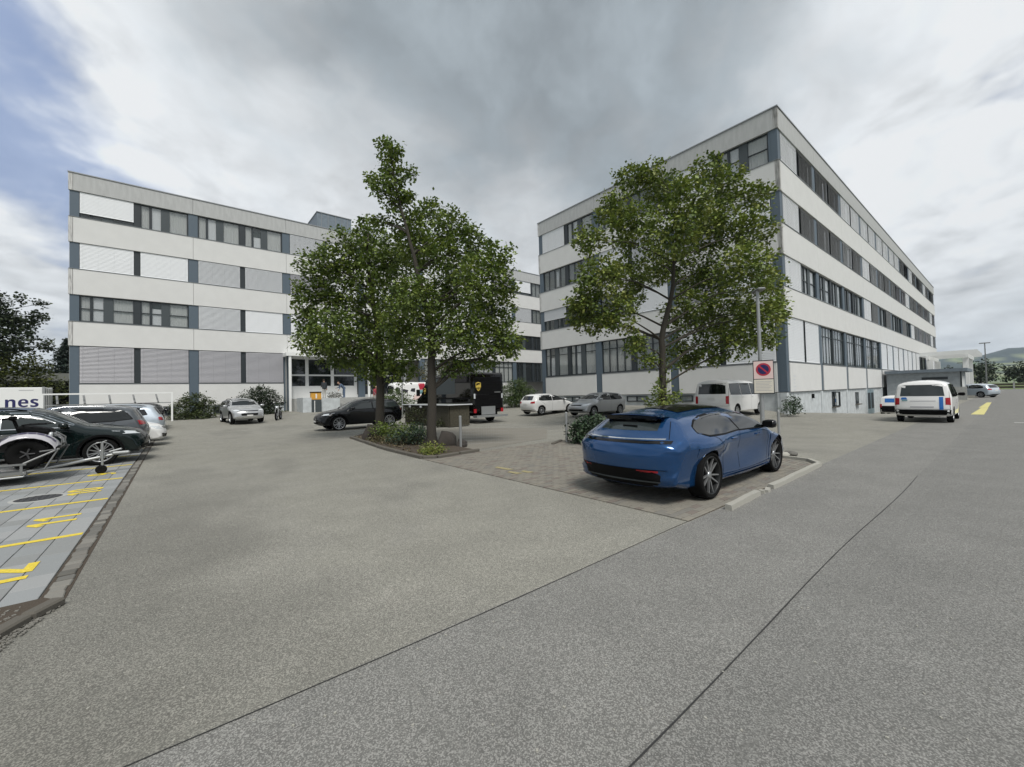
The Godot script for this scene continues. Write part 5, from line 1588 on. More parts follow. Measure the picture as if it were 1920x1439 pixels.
# white lorry box with blue letters at the far left
func make_lorry() -> void:
	var t := thing("lorry", "white box lorry with dark blue letters nes standing before the hedge", "lorry", Vector3(-8.0, 0, -49.0))
	var b := MB.new()
	b.cbox(Vector3(-4.5, 2.0, 0), Vector3(9.0, 2.2, 2.5), 0.04)
	build("box_body", b, "white_metal", t)
	for z in [-1.1, -0.38, 0.38, 1.1]: put("door_bar", box_mesh(0.0, 0.06, 0.95, 3.05, -0.03, 0.03, "galv"), t, T(0.001, 0, z))
	for z in [-1.27, 1.18]: put("rear_frame", box_mesh(-0.12, 0.03, 0.85, 3.14, z, z + 0.09, "galv"), t)
	text_on(t, "letters", "nes", 0.80, "print_navy", T(-1.15, 1.98, 1.253), true, true)
	put("small_print", box_mesh(-1.3, -0.55, 2.86, 2.90, 1.2515, 1.258, "blind_grey"), t)
	put("chassis", box_mesh(-8.9, -0.2, 0.6, 0.88, -0.9, 0.9, "trim"), t)
	for x in [-1.6, -2.8, -7.8]:
		for q in [1.0, -1.0]: add_wheel(t, Vector3(x, 0.45, 1.05 * q), 0.45, 0.28, 0.25, "steel", "alloy_dark", q)

func make_motorcycle() -> void:
	var t := thing("motorcycle", "small dark motorcycle with a white headlamp beside the porch wall", "motorcycle", Vector3(5.45, ground_y(5.4, -32.4), -32.4), -PI / 2 - 0.35)
	for x in [-0.66, 0.66]:
		var w := MB.new()
		w.lathe(Vector3(x, 0.30, 0), Vector3(0, 0, 1), [Vector2(0.23, -0.03), Vector2(0.28, -0.055), Vector2(0.30, 0.0), Vector2(0.28, 0.055), Vector2(0.23, 0.03)], 24)
		var wo := build("wheel", w, "rubber", t)
		var rm := MB.new()
		rm.lathe(Vector3(x, 0.30, 0), Vector3(0, 0, 1), [Vector2(0.23, -0.03), Vector2(0.235, 0.03), Vector2(0.21, 0.03), Vector2(0.21, -0.03)], 20)
		for i in 6: rm.rod(Vector3(x, 0.30, 0), Vector3(x + 0.21 * cos(i * TAU / 6), 0.30 + 0.21 * sin(i * TAU / 6), 0), 0.012, 5)
		build("rim", rm, "alloy", wo)
	var fr := MB.new()
	for q in [1.0, -1.0]:
		fr.path([V3(0.66, 0.30, 0.09 * q), V3(0.50, 0.72, 0.09 * q), V3(0.42, 0.98, 0.08 * q)], 0.022, 6)
		fr.path([V3(-0.66, 0.30, 0.09 * q), V3(-0.1, 0.36, 0.1 * q), V3(0.3, 0.36, 0.08 * q)], 0.02, 6)
	build("fork", fr, "galv", t)
	var en := MB.new()
	en.cbox(Vector3(0.05, 0.42, 0), Vector3(0.5, 0.32, 0.3), 0.05)
	build("engine", en, "iron", t)
	var tk := MB.new()
	tk.lathe(Vector3(-0.1, 0.84, 0), Vector3.RIGHT, [Vector2(0.0, 0.0), Vector2(0.13, 0.08), Vector2(0.15, 0.28), Vector2(0.11, 0.45), Vector2(0.0, 0.5)], 14)
	build("tank", tk, "car_black", t)
	var se := MB.new()
	se.cbox(Vector3(-0.42, 0.80, 0), Vector3(0.7, 0.12, 0.26), 0.04)
	build("seat", se, "trim", t)
	var hb := MB.new()
	hb.path([V3(0.25, 1.02, 0.38), V3(0.40, 1.0, 0.2), V3(0.42, 0.99, -0.2), V3(0.27, 1.02, -0.38)], 0.016, 6)
	build("handlebar", hb, "trim", t)
	var hl := MB.new()
	hl.lathe(Vector3(0.44, 0.86, 0), Vector3.RIGHT, [Vector2(0.0, -0.08), Vector2(0.08, -0.04), Vector2(0.10, 0.06), Vector2(0.0, 0.09)], 14)
	build("headlight", hl, "lamp_white", t)
	for q in [1.0, -1.0]:
		var mi := MB.new()
		mi.rod(V3(0.38, 1.0, 0.22 * q), V3(0.34, 1.16, 0.30 * q), 0.008, 5)
		mi.cbox(V3(0.34, 1.19, 0.32 * q), V3(0.03, 0.09, 0.13), 0.01)
		build("mirror", mi, "trim", t)

# galvanised trailer with a quad bike standing on it
func make_trailer() -> void:
	var z := -14.15
	var t := thing("car_trailer", "galvanised trailer with a jockey wheel on its drawbar in the parking bay", "trailer", Vector3(-2.75, 0.012, z))
	var fr := MB.new()
	for q in [1.0, -1.0]:
		fr.bx(-2.6, 0.25, 0.22, 0.29, 0.74 * q - 0.03, 0.74 * q + 0.03)
		fr.bx(-2.6, 0.25, 0.42, 0.46, 0.76 * q - 0.02, 0.76 * q + 0.02)
		for x in [-2.5, -1.6, -0.75, 0.18]: fr.bx(x - 0.02, x + 0.02, 0.29, 0.42, 0.755 * q - 0.015, 0.755 * q + 0.015)
		fr.rod(V3(0.2, 0.45, 0.74 * q), V3(0.68, 0.70, 0.55 * q), 0.022, 6)
		fr.rod(V3(0.48, 0.28, 0.6 * q), V3(0.68, 0.70, 0.55 * q), 0.018, 6)
		fr.rod(V3(0.42, 0.68, 0.66 * q), V3(0.70, 0.70, 0.54 * q), 0.018, 6)
	for x in [-2.55, -1.3, 0.2]: fr.bx(x - 0.04, x + 0.04, 0.20, 0.26, -0.71, 0.71)
	build("frame", fr, "galv_dark", t)
	for i in 7: put("deck_board", box_mesh(-2.6, 0.2, 0.292, 0.312, -0.70 + 0.2 * i, -0.51 + 0.2 * i, "galv_dark"), t)
	var dr := MB.new()
	dr.tube(PackedVector3Array([V3(0.15, 0.25, 0.6), V3(0.75, 0.30, 0.18), V3(1.05, 0.34, 0.0)]), PackedFloat32Array([0.032, 0.032, 0.032]), 6)
	dr.tube(PackedVector3Array([V3(0.15, 0.25, -0.6), V3(0.75, 0.30, -0.18), V3(1.05, 0.34, 0.0)]), PackedFloat32Array([0.032, 0.032, 0.032]), 6)
	dr.tube(PackedVector3Array([V3(0.95, 0.33, 0), V3(1.52, 0.43, 0)]), PackedFloat32Array([0.036, 0.036]), 8)
	build("drawbar", dr, "galv", t)
	var cp := MB.new()
	cp.cbox(V3(1.66, 0.46, 0), V3(0.34, 0.08, 0.10), 0.03)
	cp.cbox(V3(1.56, 0.53, 0), V3(0.26, 0.045, 0.05), 0.02, Basis(Vector3(0, 0, 1), 0.25))
	build("coupling", cp, "galv", t)
	var jt := MB.new()
	jt.rod(V3(1.34, 0.12, 0.12), V3(1.34, 0.76, 0.12), 0.026, 10)
	jt.rod(V3(1.34, 0.76, 0.12), V3(1.42, 0.79, 0.12), 0.012, 6)
	jt.cbox(V3(1.34, 0.42, 0.07), V3(0.09, 0.12, 0.09), 0.01)
	var jo := build("jockey_post", jt, "galv", t)
	var jw := MB.new()
	jw.lathe(V3(1.32, 0.105, 0.12), Vector3(0, 0, 1), [Vector2(0.05, -0.035), Vector2(0.09, -0.04), Vector2(0.105, -0.02), Vector2(0.105, 0.02), Vector2(0.09, 0.04), Vector2(0.05, 0.035), Vector2(0.0, 0.03)], 20)
	build("jockey_wheel", jw, "rubber", jo)
	for q in [1.0, -1.0]:
		add_wheel(t, V3(-1.3, 0.25, 0.9 * q), 0.25, 0.16, 0.14, "steel", "galv", q)
		var mg := MB.new()
		var ap := arch_points(-1.3, 0.25, 0.32, 0.28, 10)
		for i in ap.size() - 1:
			mg._q(V3(ap[i].x, ap[i].y, 0.80 * q), V3(ap[i + 1].x, ap[i + 1].y, 0.80 * q), V3(ap[i + 1].x, ap[i + 1].y, 1.0 * q), V3(ap[i].x, ap[i].y, 1.0 * q), V3(-1.3, 0.27, 0.9 * q))
		build("mudguard", mg, "galv", t)
	var tu := MB.new()
	tu.path([V3(-0.5, 0.17, 0.76), V3(0.2, 0.18, 0.76), V3(0.26, 0.22, 0.76), V3(0.2, 0.27, 0.76)], 0.02, 6)
	build("lamp_guard", tu, "galv", t)
	# quad bike
	var a := thing("quad_bike", "white and violet quad bike with big black tyres standing on the trailer", "quad bike", Vector3(-3.2, 0.325, z))
	for x in [-0.62, 0.66]:
		for q in [1.0, -1.0]:
			var w := MB.new()
			w.lathe(V3(x, 0.32, 0.44 * q), Vector3(0, 0, q), [Vector2(0.15, -0.10), Vector2(0.26, -0.125), Vector2(0.315, -0.10), Vector2(0.32, 0.0), Vector2(0.315, 0.10), Vector2(0.26, 0.125), Vector2(0.16, 0.10), Vector2(0.14, 0.06), Vector2(0.0, 0.04)], 28)
			for i in 18:
				var an := TAU * i / 18
				w.box(V3(x, 0.32, 0.44 * q) + Vector3(cos(an), sin(an), 0) * 0.322 + Vector3(0, 0, 0.05 if i % 2 else -0.05), Vector3(0.03, 0.05, 0.12), Basis(Vector3(0, 0, 1), an))
			var wo := build("wheel", w, "rubber", a)
			var hub := MB.new()
			for i in 5: hub.rod(V3(x, 0.32, 0.5 * q), V3(x + 0.12 * cos(i * TAU / 5), 0.32 + 0.12 * sin(i * TAU / 5), 0.50 * q), 0.018, 6)
			build("rim", hub, "iron", wo)
	# fenders: curved sheets over the wheels
	for x in [-0.62, 0.66]:
		for q in [1.0, -1.0]:
			var f := MB.new()
			var prev := []
			for i in 11:
				var an := lerpf(0.15, PI - 0.15, i / 10.0)
				var pr := [Vector3(x + 0.47 * cos(an), 0.40 + 0.36 * sin(an), 0.18 * q), Vector3(x + 0.47 * cos(an), 0.42 + 0.37 * sin(an), 0.42 * q), Vector3(x + 0.45 * cos(an), 0.38 + 0.35 * sin(an), 0.62 * q), Vector3(x + 0.44 * cos(an), 0.33 + 0.345 * sin(an), 0.63 * q)]
				if i > 0:
					for k in 3: f._q(prev[k], pr[k], pr[k + 1], prev[k + 1], V3(x, 0.3, 0.3 * q))
				prev = pr
			f.smooth()
			var fo := build("fender", f, "atv_white", a)
			var st := MB.new()
			for i in 8:
				var a0 := lerpf(0.4, PI - 0.4, i / 8.0)
				var a1 := lerpf(0.4, PI - 0.4, (i + 0.9) / 8.0)
				st._q(V3(x + 0.475 * cos(a0), 0.415 + 0.374 * sin(a0), 0.46 * q), V3(x + 0.475 * cos(a1), 0.415 + 0.374 * sin(a1), 0.46 * q), V3(x + 0.468 * cos(a1), 0.405 + 0.367 * sin(a1), 0.53 * q), V3(x + 0.468 * cos(a0), 0.405 + 0.367 * sin(a0), 0.53 * q), V3(x, 0.3, 0.3 * q))
			build("stripe", st, "atv_stripe", fo)
	var bo := MB.new()
	bo.cbox(V3(0.0, 0.55, 0), V3(1.2, 0.38, 0.4), 0.08)
	build("engine_block", bo, "iron", a)
	var se := MB.new()
	se.cbox(V3(-0.25, 0.84, 0), V3(0.8, 0.16, 0.32), 0.06)
	build("seat", se, "trim", a)
	var nz := MB.new()
	nz.cbox(V3(0.72, 0.82, 0), V3(0.55, 0.14, 0.52), 0.06, Basis(Vector3(0, 0, 1), -0.25))
	build("nose_panel", nz, "trim", a)
	var hb := MB.new()
	hb.path([V3(0.22, 1.08, 0.42), V3(0.34, 1.10, 0.22), V3(0.38, 1.04, 0.0), V3(0.34, 1.10, -0.22), V3(0.22, 1.08, -0.42)], 0.02, 8)
	hb.rod(V3(0.38, 1.04, 0), V3(0.46, 0.75, 0), 0.03, 8)
	hb.cbox(V3(0.36, 1.10, 0), V3(0.10, 0.09, 0.2), 0.02)
	build("handlebar", hb, "trim", a)
	var bp := MB.new()
	for q in [0.18, -0.18]: bp.path([V3(0.95, 0.32, q), V3(1.12, 0.42, q), V3(1.14, 0.62, q), V3(1.0, 0.74, q)], 0.018, 6)
	bp.rod(V3(1.13, 0.5, 0.18), V3(1.13, 0.5, -0.18), 0.018, 6)
	build("bumper_bar", bp, "galv_dark", a)
	for q in [1.0, -1.0]:
		var hl := MB.new()
		hl.lathe(V3(0.95, 0.70, 0.2 * q), Vector3.RIGHT, [Vector2(0.0, -0.03), Vector2(0.07, 0.0), Vector2(0.06, 0.04), Vector2(0.0, 0.05)], 12)
		build("headlight", hl, "lamp_white", a)
	var rk := MB.new()
	for i in 4: rk.rod(V3(0.55 + 0.12 * i, 0.95, -0.3), V3(0.55 + 0.12 * i, 0.95, 0.3), 0.011, 5)
	for q in [0.3, -0.3]: rk.rod(V3(0.55, 0.95, q), V3(0.91, 0.95, q), 0.013, 5)
	build("rack", rk, "trim", a)

# ---------------------------------------------------------------- trees and plants
# many small folded leaves, set in bunches through a clump's volume
func leaf_clump(mb: MB, c: Vector3, rad: Vector3, bunches: int, per: int, size: float, cols: Array, r: RandomNumberGenerator, shell := 0.45, spread := 0.22) -> void:
	for i in bunches:
		var d := Vector3(r.randfn(), r.randfn(), r.randfn()).normalized()
		var q := pow(r.randf(), shell)
		var b := c + d * q * rad
		var tone: Color = cols[r.randi() % cols.size()]
		for j in per:
			var p := b + Vector3(r.randfn(), r.randfn() * 0.8, r.randfn()) * spread * 0.55
			var ax := (Vector3(r.randfn(), r.randfn() * 0.6 - 0.25, r.randfn()) + d * 0.8).normalized()
			var sd := ax.cross(Vector3(r.randfn() * 0.6, 1.0, r.randfn() * 0.6)).normalized()
			var nn := sd.cross(ax).normalized()
			var s := size * r.randf_range(0.65, 1.25)
			var k := mb.v.size()
			mb.v.append(p); mb.v.append(p + ax * s * 0.5 + sd * s * 0.38 + nn * s * 0.1); mb.v.append(p + ax * s); mb.v.append(p + ax * s * 0.5 - sd * s * 0.38 + nn * s * 0.1)
			mb.n.append(nn); mb.n.append((nn - sd * 0.3).normalized()); mb.n.append(nn); mb.n.append((nn + sd * 0.3).normalized())
			var f := r.randf_range(0.72, 1.28)
			var cc := Color(tone.r * f, tone.g * f, tone.b * f)
			for e in 4: mb.col.append(cc)
			mb.ix.append(k); mb.ix.append(k + 2); mb.ix.append(k + 1)
			mb.ix.append(k); mb.ix.append(k + 3); mb.ix.append(k + 2)
const GREENS := [Color(0.141, 0.200, 0.032), Color(0.107, 0.160, 0.028), Color(0.190, 0.242, 0.044), Color(0.077, 0.121, 0.025), Color(0.156, 0.211, 0.046)]
const GREENS2 := [Color(0.156, 0.211, 0.033), Color(0.117, 0.170, 0.029), Color(0.204, 0.252, 0.046), Color(0.086, 0.129, 0.027), Color(0.167, 0.218, 0.048), Color(0.229, 0.257, 0.057)]
func tree(called: String, label: String, at: Vector3, leader: Array, radii: Array, clumps: Array, leaf: float, dens: float, cols: Array, seed_: int, group := "", limb := 0.05, spread := 0.17) -> Node3D:
	var r := RandomNumberGenerator.new()
	r.seed = seed_
	var t := thing(called, label, "tree", at, 0.0, group)
	var tr := MB.new()
	# leader, finely bent
	var pts := PackedVector3Array()
	var rs := PackedFloat32Array()
	for i in leader.size() - 1:
		for j in 4:
			var f := j / 4.0
			pts.append(leader[i].lerp(leader[i + 1], f) + Vector3(r.randfn(), 0, r.randfn()) * 0.018 * (1.0 if i + j > 0 else 0.0))
			rs.append(lerpf(radii[i], radii[i + 1], f))
	pts.append(leader[-1]); rs.append(radii[-1])
	tr.tube(pts, rs, 12)
	# root flare
	tr.tube(PackedVector3Array([leader[0] + V3(0, -0.1, 0), leader[0] + V3(0, 0.05, 0), leader[0] + V3(0, 0.3, 0)]), PackedFloat32Array([radii[0] * 1.6, radii[0] * 1.35, radii[0] * 1.0]), 12)
	build("trunk", tr, "bark", t)
	var lm := MB.new()
	var cr := MB.new()
	for q in clumps:
		var c := Vector3(q[0], q[1], q[2])
		# limb from the leader, starting lower than the clump
		var best := 0
		for i in pts.size():
			if pts[i].y < c.y - 0.25 * (c - pts[i]).length() - 0.1 and pts[i].y > leader[0].y + 1.6: best = i
		if best == 0: best = mini(pts.size() - 1, 6)
		var a := pts[best]
		var m := a.lerp(c, 0.5) + V3(0, 0.12 * (c - a).length(), 0) * r.randf_range(0.2, 1.0) + Vector3(r.randfn(), r.randfn(), r.randfn()) * 0.07
		var l0 := minf(rs[best] * 0.6, limb)
		lm.tube(PackedVector3Array([a, a.lerp(m, 0.5) + V3(0, 0.04, 0), m, m.lerp(c, 0.6), c]), PackedFloat32Array([l0, l0 * 0.8, l0 * 0.6, l0 * 0.42, l0 * 0.2]), 6, false)
		for j in 5:
			var e: Vector3 = c + Vector3(r.randfn(), r.randfn() * 0.8 + 0.2, r.randfn()).normalized() * q[3] * 0.8
			lm.tube(PackedVector3Array([m.lerp(c, 0.5 + 0.1 * j), c.lerp(e, 0.5), e]), PackedFloat32Array([l0 * 0.35, l0 * 0.2, 0.004]), 4, false)
		leaf_clump(cr, c, Vector3(q[3], q[3] * 0.9, q[3]), int(dens * q[3] * q[3] / (leaf * leaf) * 1.25) + 4, 10, leaf, cols, r, 0.42, spread)
	build("limbs", lm, "bark", t)
	build("crown", cr, "leaf", t)
	return t
func bush(called: String, label: String, at: Vector3, blobs: Array, leaf: float, dens: float, cols: Array, seed_: int, m := "leaf", group := "", cat := "bush") -> Node3D:
	var r := RandomNumberGenerator.new()
	r.seed = seed_
	var t := thing(called, label, cat, at, 0.0, group)
	var st := MB.new()
	var cr := MB.new()
	for q in blobs:
		var c := Vector3(q[0], q[1], q[2])
		st.tube(PackedVector3Array([Vector3(q[0] * 0.3, -0.05, q[2] * 0.3), Vector3(q[0] * 0.7, q[1] * 0.6, q[2] * 0.7), c]), PackedFloat32Array([0.03, 0.02, 0.008]), 5, false)
		var rv := Vector3(q[3], q[4] if q.size() > 4 else q[3], q[3])
		leaf_clump(cr, c, rv, int(dens * q[3] * q[3] / (leaf * leaf) * 1.9) + 4, 7, leaf, cols, r, 0.33, leaf * 1.6)
	build("stem", st, "bark", t)
	build("foliage", cr, m, t)
	return t

func make_plants() -> void:
	# two trees on the island and one beyond the blue car
	tree("shade_tree", "bushy shade tree whose trunk stands beside the black crossover", Vector3(6.46, 0.04, -16.54), [V3(0, 0, 0), V3(0.01, 2.67, 0.09), V3(-0.11, 4.87, 0.06), V3(-0.36, 7.06, -0.07), V3(-0.35, 8.38, -0.03)], [0.19, 0.15, 0.11, 0.06, 0.02],
		[[-2.00,6.97,-0.85,0.85],[-1.00,7.78,-0.71,0.93],[-2.11,5.76,-1.32,0.91],[-1.14,6.28,-1.04,1.16],[-0.09,7.14,-0.20,1.16],[0.57,7.39,0.98,0.99],[-1.85,4.31,-0.06,0.95],[-0.26,5.03,-1.08,1.28],[0.36,5.65,0.85,1.21],[-2.23,4.01,-1.32,0.77],[-0.49,3.71,-1.82,1.06],[0.11,3.76,0.28,1.14],[-0.07,8.68,-0.79,0.73],[-2.32,4.94,-1.73,0.57],[-0.09,2.81,-0.38,0.76],[0.57,2.86,0.78,0.78],[-1.30,3.52,-1.34,0.76]], 0.13, 2.4, GREENS, 31)
	tree("shade_tree", "tall shade tree with a leafy leader rising above its crown on the planted island", Vector3(6.55, 0.04, -12.29), [V3(0, 0, 0), V3(0.01, 2.44, 0.08), V3(-0.01, 3.86, 0.11), V3(-0.45, 6.35, -0.17), V3(-0.76, 7.78, -0.38), V3(-0.95, 9.02, -0.49), V3(-1.12, 10.18, -0.6)], [0.165, 0.13, 0.11, 0.06, 0.04, 0.025, 0.01],
		[[-1.06,10.21,-0.88,0.27],[-0.94,9.74,-0.48,0.32],[-1.10,9.44,-0.82,0.34],[-0.84,8.99,-0.56,0.39],[-1.29,8.52,-0.39,0.35],[-0.68,8.39,-0.53,0.32],[-0.93,8.08,-0.59,0.36],[-1.56,8.82,-0.82,0.21],[-1.43,8.34,-0.49,0.24],[-0.43,8.39,-0.42,0.23],[-0.52,9.08,-0.11,0.18],[-1.35,7.60,-1.06,0.21],[-1.07,7.55,-0.98,0.18],[-0.21,7.61,-0.82,0.63],[0.67,8.27,-0.98,0.59],[0.34,7.15,0.93,0.59],[0.21,6.87,-0.88,0.91],[0.35,6.26,0.71,0.80],[1.16,7.13,0.78,0.36],[1.72,6.75,0.25,0.72],[1.29,5.86,2.19,0.54],[0.71,5.15,1.98,0.82],[1.62,5.02,2.01,0.45],[1.34,5.25,-0.65,1.10],[-0.35,4.88,0.14,0.91],[1.76,4.39,1.23,0.76],[0.66,3.73,1.40,0.85],[0.16,3.68,0.22,0.85],[1.68,3.42,1.72,0.63],[2.00,3.07,1.87,0.32],[1.31,2.87,0.86,0.65],[0.70,2.62,0.31,0.47],[0.03,3.69,-1.52,0.81],[-0.72,4.34,-1.14,0.66]], 0.115, 2.4, GREENS, 32)
	tree("shade_tree", "broad leafy tree with layered boughs standing beyond the blue wagon", Vector3(17.75, 0.05, -10.55), [V3(0, 0, 0), V3(0.01, 2.48, 0.09), V3(-0.03, 3.99, 0.1), V3(0.4, 6.49, 0.53), V3(0.53, 8.75, 0.71), V3(0.42, 10.77, 0.68)], [0.2, 0.16, 0.14, 0.09, 0.05, 0.02],
		[[0.47,12.62,-1.54,0.83],[1.11,12.70,-0.80,0.71],[2.33,12.08,-0.71,1.13],[2.54,12.34,1.45,0.79],[-0.48,9.89,1.97,1.06],[4.07,11.92,1.80,0.98],[5.03,11.27,2.62,0.81],[-0.56,10.85,-2.00,0.97],[-2.53,8.86,-1.98,0.76],[-0.31,9.66,-1.11,1.32],[-0.91,8.49,1.29,1.22],[3.35,10.06,1.12,1.52],[3.56,9.13,2.88,1.02],[-2.77,6.91,-1.23,1.07],[-3.37,5.94,-1.71,0.73],[-0.07,7.17,-1.69,1.35],[3.79,7.85,0.42,1.57],[1.39,6.85,3.29,1.21],[4.63,6.67,3.12,0.83],[-2.73,5.17,-1.80,1.00],[-3.24,5.18,-2.17,0.55],[-2.24,5.15,-0.66,0.87],[2.17,5.45,0.30,1.29],[3.94,5.45,1.35,1.52],[2.32,4.91,3.63,0.99],[4.25,5.38,3.54,0.56],[-1.29,3.86,-0.52,0.59],[2.71,3.65,1.05,1.01],[2.21,3.82,2.75,0.88],[2.47,3.49,-0.21,0.94],[4.24,3.90,3.15,0.56],[-0.53,3.00,-0.34,0.40],[2.11,8.21,-1.03,1.13]], 0.175, 2.7, GREENS2, 33, "", 0.05, 0.25)
	bush("trunk_shoots", "leafy yellow green shoots sprouting round the foot of the tree beyond the wagon", Vector3(17.75, 0, -10.5), [[-0.1, 1.2, 0.1, 0.4, 0.5], [-0.45, 1.5, 0.1, 0.3, 0.5], [0.25, 1.1, 0.2, 0.35, 0.4], [0.5, 1.35, 0.3, 0.25, 0.3], [0.0, 1.9, 0.0, 0.3, 0.5], [-0.35, 1.0, -0.3, 0.4, 0.35], [-0.6, 0.9, 0.4, 0.35, 0.3], [0.1, 2.5, 0.1, 0.25, 0.45], [-0.75, 1.75, 0.2, 0.16, 0.25]], 0.12, 1.3, GREENS2, 34)
	# shrubs
	var jun := [Color(0.030, 0.058, 0.026), Color(0.040, 0.070, 0.030), Color(0.024, 0.044, 0.022)]
	var box := [Color(0.045, 0.065, 0.014), Color(0.060, 0.078, 0.018), Color(0.032, 0.050, 0.014)]
	var yel := [Color(0.16, 0.19, 0.03), Color(0.20, 0.21, 0.05), Color(0.11, 0.15, 0.03)]
	bush("juniper", "low dark juniper spreading beside the tail of the blue wagon", Vector3(10.75, 0, -9.2), [[0, 0.4, 0, 0.65, 0.4], [-0.55, 0.4, 0.2, 0.45, 0.32], [0.6, 0.45, -0.1, 0.5, 0.36], [0.2, 0.58, 0.1, 0.35, 0.28], [-0.3, 0.22, 0.4, 0.5, 0.22], [0.9, 0.55, -0.3, 0.35, 0.3]], 0.10, 1.7, jun, 41, "needle")
	bush("juniper", "small dark juniper at the foot of the block's corner pillar", Vector3(27.3, 0.15, -8.0), [[0, 0.35, 0, 0.5, 0.35], [-0.7, 0.3, 0.1, 0.45, 0.3], [0.5, 0.55, -0.2, 0.4, 0.35], [0.9, 0.75, -0.3, 0.25, 0.25]], 0.1, 1.0, jun, 42, "needle")
	bush("clipped_bush", "round olive green bush beside the cycle shelter post", Vector3(0.95, 0.15, -38.4), [[0, 1.1, 0, 1.25, 1.05], [-0.75, 0.85, 0.2, 0.85, 0.85], [0.75, 0.9, 0.2, 0.85, 0.85], [0.1, 1.5, 0.3, 0.8, 0.7], [0.0, 0.5, 0.6, 1.2, 0.5]], 0.12, 1.3, box, 43)
	bush("clipped_bush", "round dark green bush behind the silver crossover", Vector3(5.45, 0.35, -40.6), [[0, 1.3, 0, 1.4, 1.25], [-0.8, 1.1, 0.2, 1.0, 1.05], [0.85, 1.1, 0.2, 1.0, 1.05], [0.1, 1.8, 0.2, 0.9, 0.7], [0, 0.5, 0.6, 1.3, 0.6]], 0.12, 1.4, [Color(0.022, 0.038, 0.014), Color(0.030, 0.046, 0.016), Color(0.018, 0.030, 0.013)], 44)
	bush("yew_bush", "feathery mid green bush against the dark glazing behind the white hatchback", Vector3(25.2, 0.4, -30.6), [[0, 1.3, 0, 1.5, 1.2], [1.2, 1.4, -0.3, 1.2, 1.1], [-1.1, 1.0, 0.3, 1.2, 1.0], [0.5, 2.1, 0, 1.0, 0.7], [2.1, 1.0, 0, 0.9, 1.0], [0, 0.6, 0.8, 1.4, 0.6]], 0.13, 1.0, [Color(0.05, 0.085, 0.016), Color(0.066, 0.10, 0.022), Color(0.036, 0.062, 0.014)], 45)
	bush("green_shrub", "bright green shrub in front of the printed white van", Vector3(13.6, 0.3, -31.6), [[0, 1.0, 0, 1.1, 0.8], [-0.8, 0.8, 0.2, 0.8, 0.7], [0.9, 0.85, 0.2, 0.8, 0.7], [0.2, 1.6, 0, 0.7, 0.5]], 0.12, 1.1, [Color(0.06, 0.10, 0.018), Color(0.075, 0.115, 0.024)], 46)
	bush("olive_shrub", "olive brown leafy shrub rising behind the parcel truck", Vector3(17.4, 0.2, -29.3), [[0, 3.2, 0, 1.3, 1.0], [-1.2, 3.0, 0.2, 1.1, 0.9], [1.2, 3.2, 0, 1.1, 1.0], [-2.2, 3.4, 0, 0.8, 0.8], [0.2, 4.1, 0, 0.9, 0.6], [0.6, 2.0, 0.3, 1.1, 0.9]], 0.14, 0.8, [Color(0.085, 0.078, 0.024), Color(0.07, 0.07, 0.024), Color(0.10, 0.085, 0.03)], 47)
	# on the island
	bush("island_shrub", "dense green shrub between the two tree trunks on the planted island", Vector3(6.35, 0.04, -15.0), [[0, 0.35, 0, 0.5, 0.32], [0.15, 0.35, 0.8, 0.5, 0.34], [0.2, 0.3, 1.5, 0.45, 0.3], [-0.2, 0.4, -0.6, 0.4, 0.3]], 0.075, 1.1, GREENS, 51)
	bush("island_shrub", "blue green shrub at the trunk of the tall island tree", Vector3(6.2, 0.04, -12.9), [[0, 0.35, 0, 0.42, 0.32], [0.1, 0.5, 0.3, 0.3, 0.3], [-0.3, 0.25, -0.4, 0.4, 0.25]], 0.08, 1.1, [Color(0.032, 0.055, 0.032), Color(0.04, 0.066, 0.04)], 52)
	bush("island_shrub", "bright yellow green tuft at the kerb of the planted island", Vector3(5.55, 0.04, -10.75), [[0, 0.14, 0, 0.26, 0.15], [0.25, 0.12, 0.15, 0.25, 0.13], [-0.1, 0.10, 0.4, 0.25, 0.11]], 0.055, 1.0, yel, 53)
	bush("island_shrub", "dry straw coloured tuft at the far end of the planted island", Vector3(6.5, 0.04, -14.0), [[-0.7, 0.12, 0, 0.3, 0.12], [-0.5, 0.15, 0.7, 0.3, 0.14], [-0.8, 0.1, -1.0, 0.3, 0.1]], 0.05, 0.7, [Color(0.13, 0.11, 0.05), Color(0.09, 0.09, 0.04)], 54)
	for q in [[V3(6.9, 0.0, -11.9), 0.34, 0.5, "rounded dark boulder leaning on the trunk of the tall island tree"], [V3(5.98, 0.0, -16.1), 0.40, 0.6, "dark boulder beside the trunk of the farther island tree"], [V3(7.15, 0.0, -11.4), 0.2, 0.25, "small dark stone beside the grey fence post"]]:
		var b := MB.new()
		var rr := RandomNumberGenerator.new()
		rr.seed = int(q[1] * 1000)
		b.lathe(Vector3.ZERO, UP, [Vector2(0.9, -0.1), Vector2(1.0, 0.25), Vector2(0.9, 0.6), Vector2(0.6, 0.9), Vector2(0.0, 1.0)], 14)
		for i in b.v.size(): b.v[i] *= 1.0 + 0.12 * sin(b.v[i].x * 5.0 + b.v[i].y * 3.0) + 0.08 * sin(b.v[i].z * 7.0)
		b.smooth()
		tag(put("boulder", b.mesh(M["boulder"]), self, Transform3D(Basis.from_scale(Vector3(q[1], q[2], q[1] * 0.8)), q[0])), q[3], "boulder")
	# weeds and litter along the island kerb
	var lit := MB.new()
	var r := RandomNumberGenerator.new()
	r.seed = 61
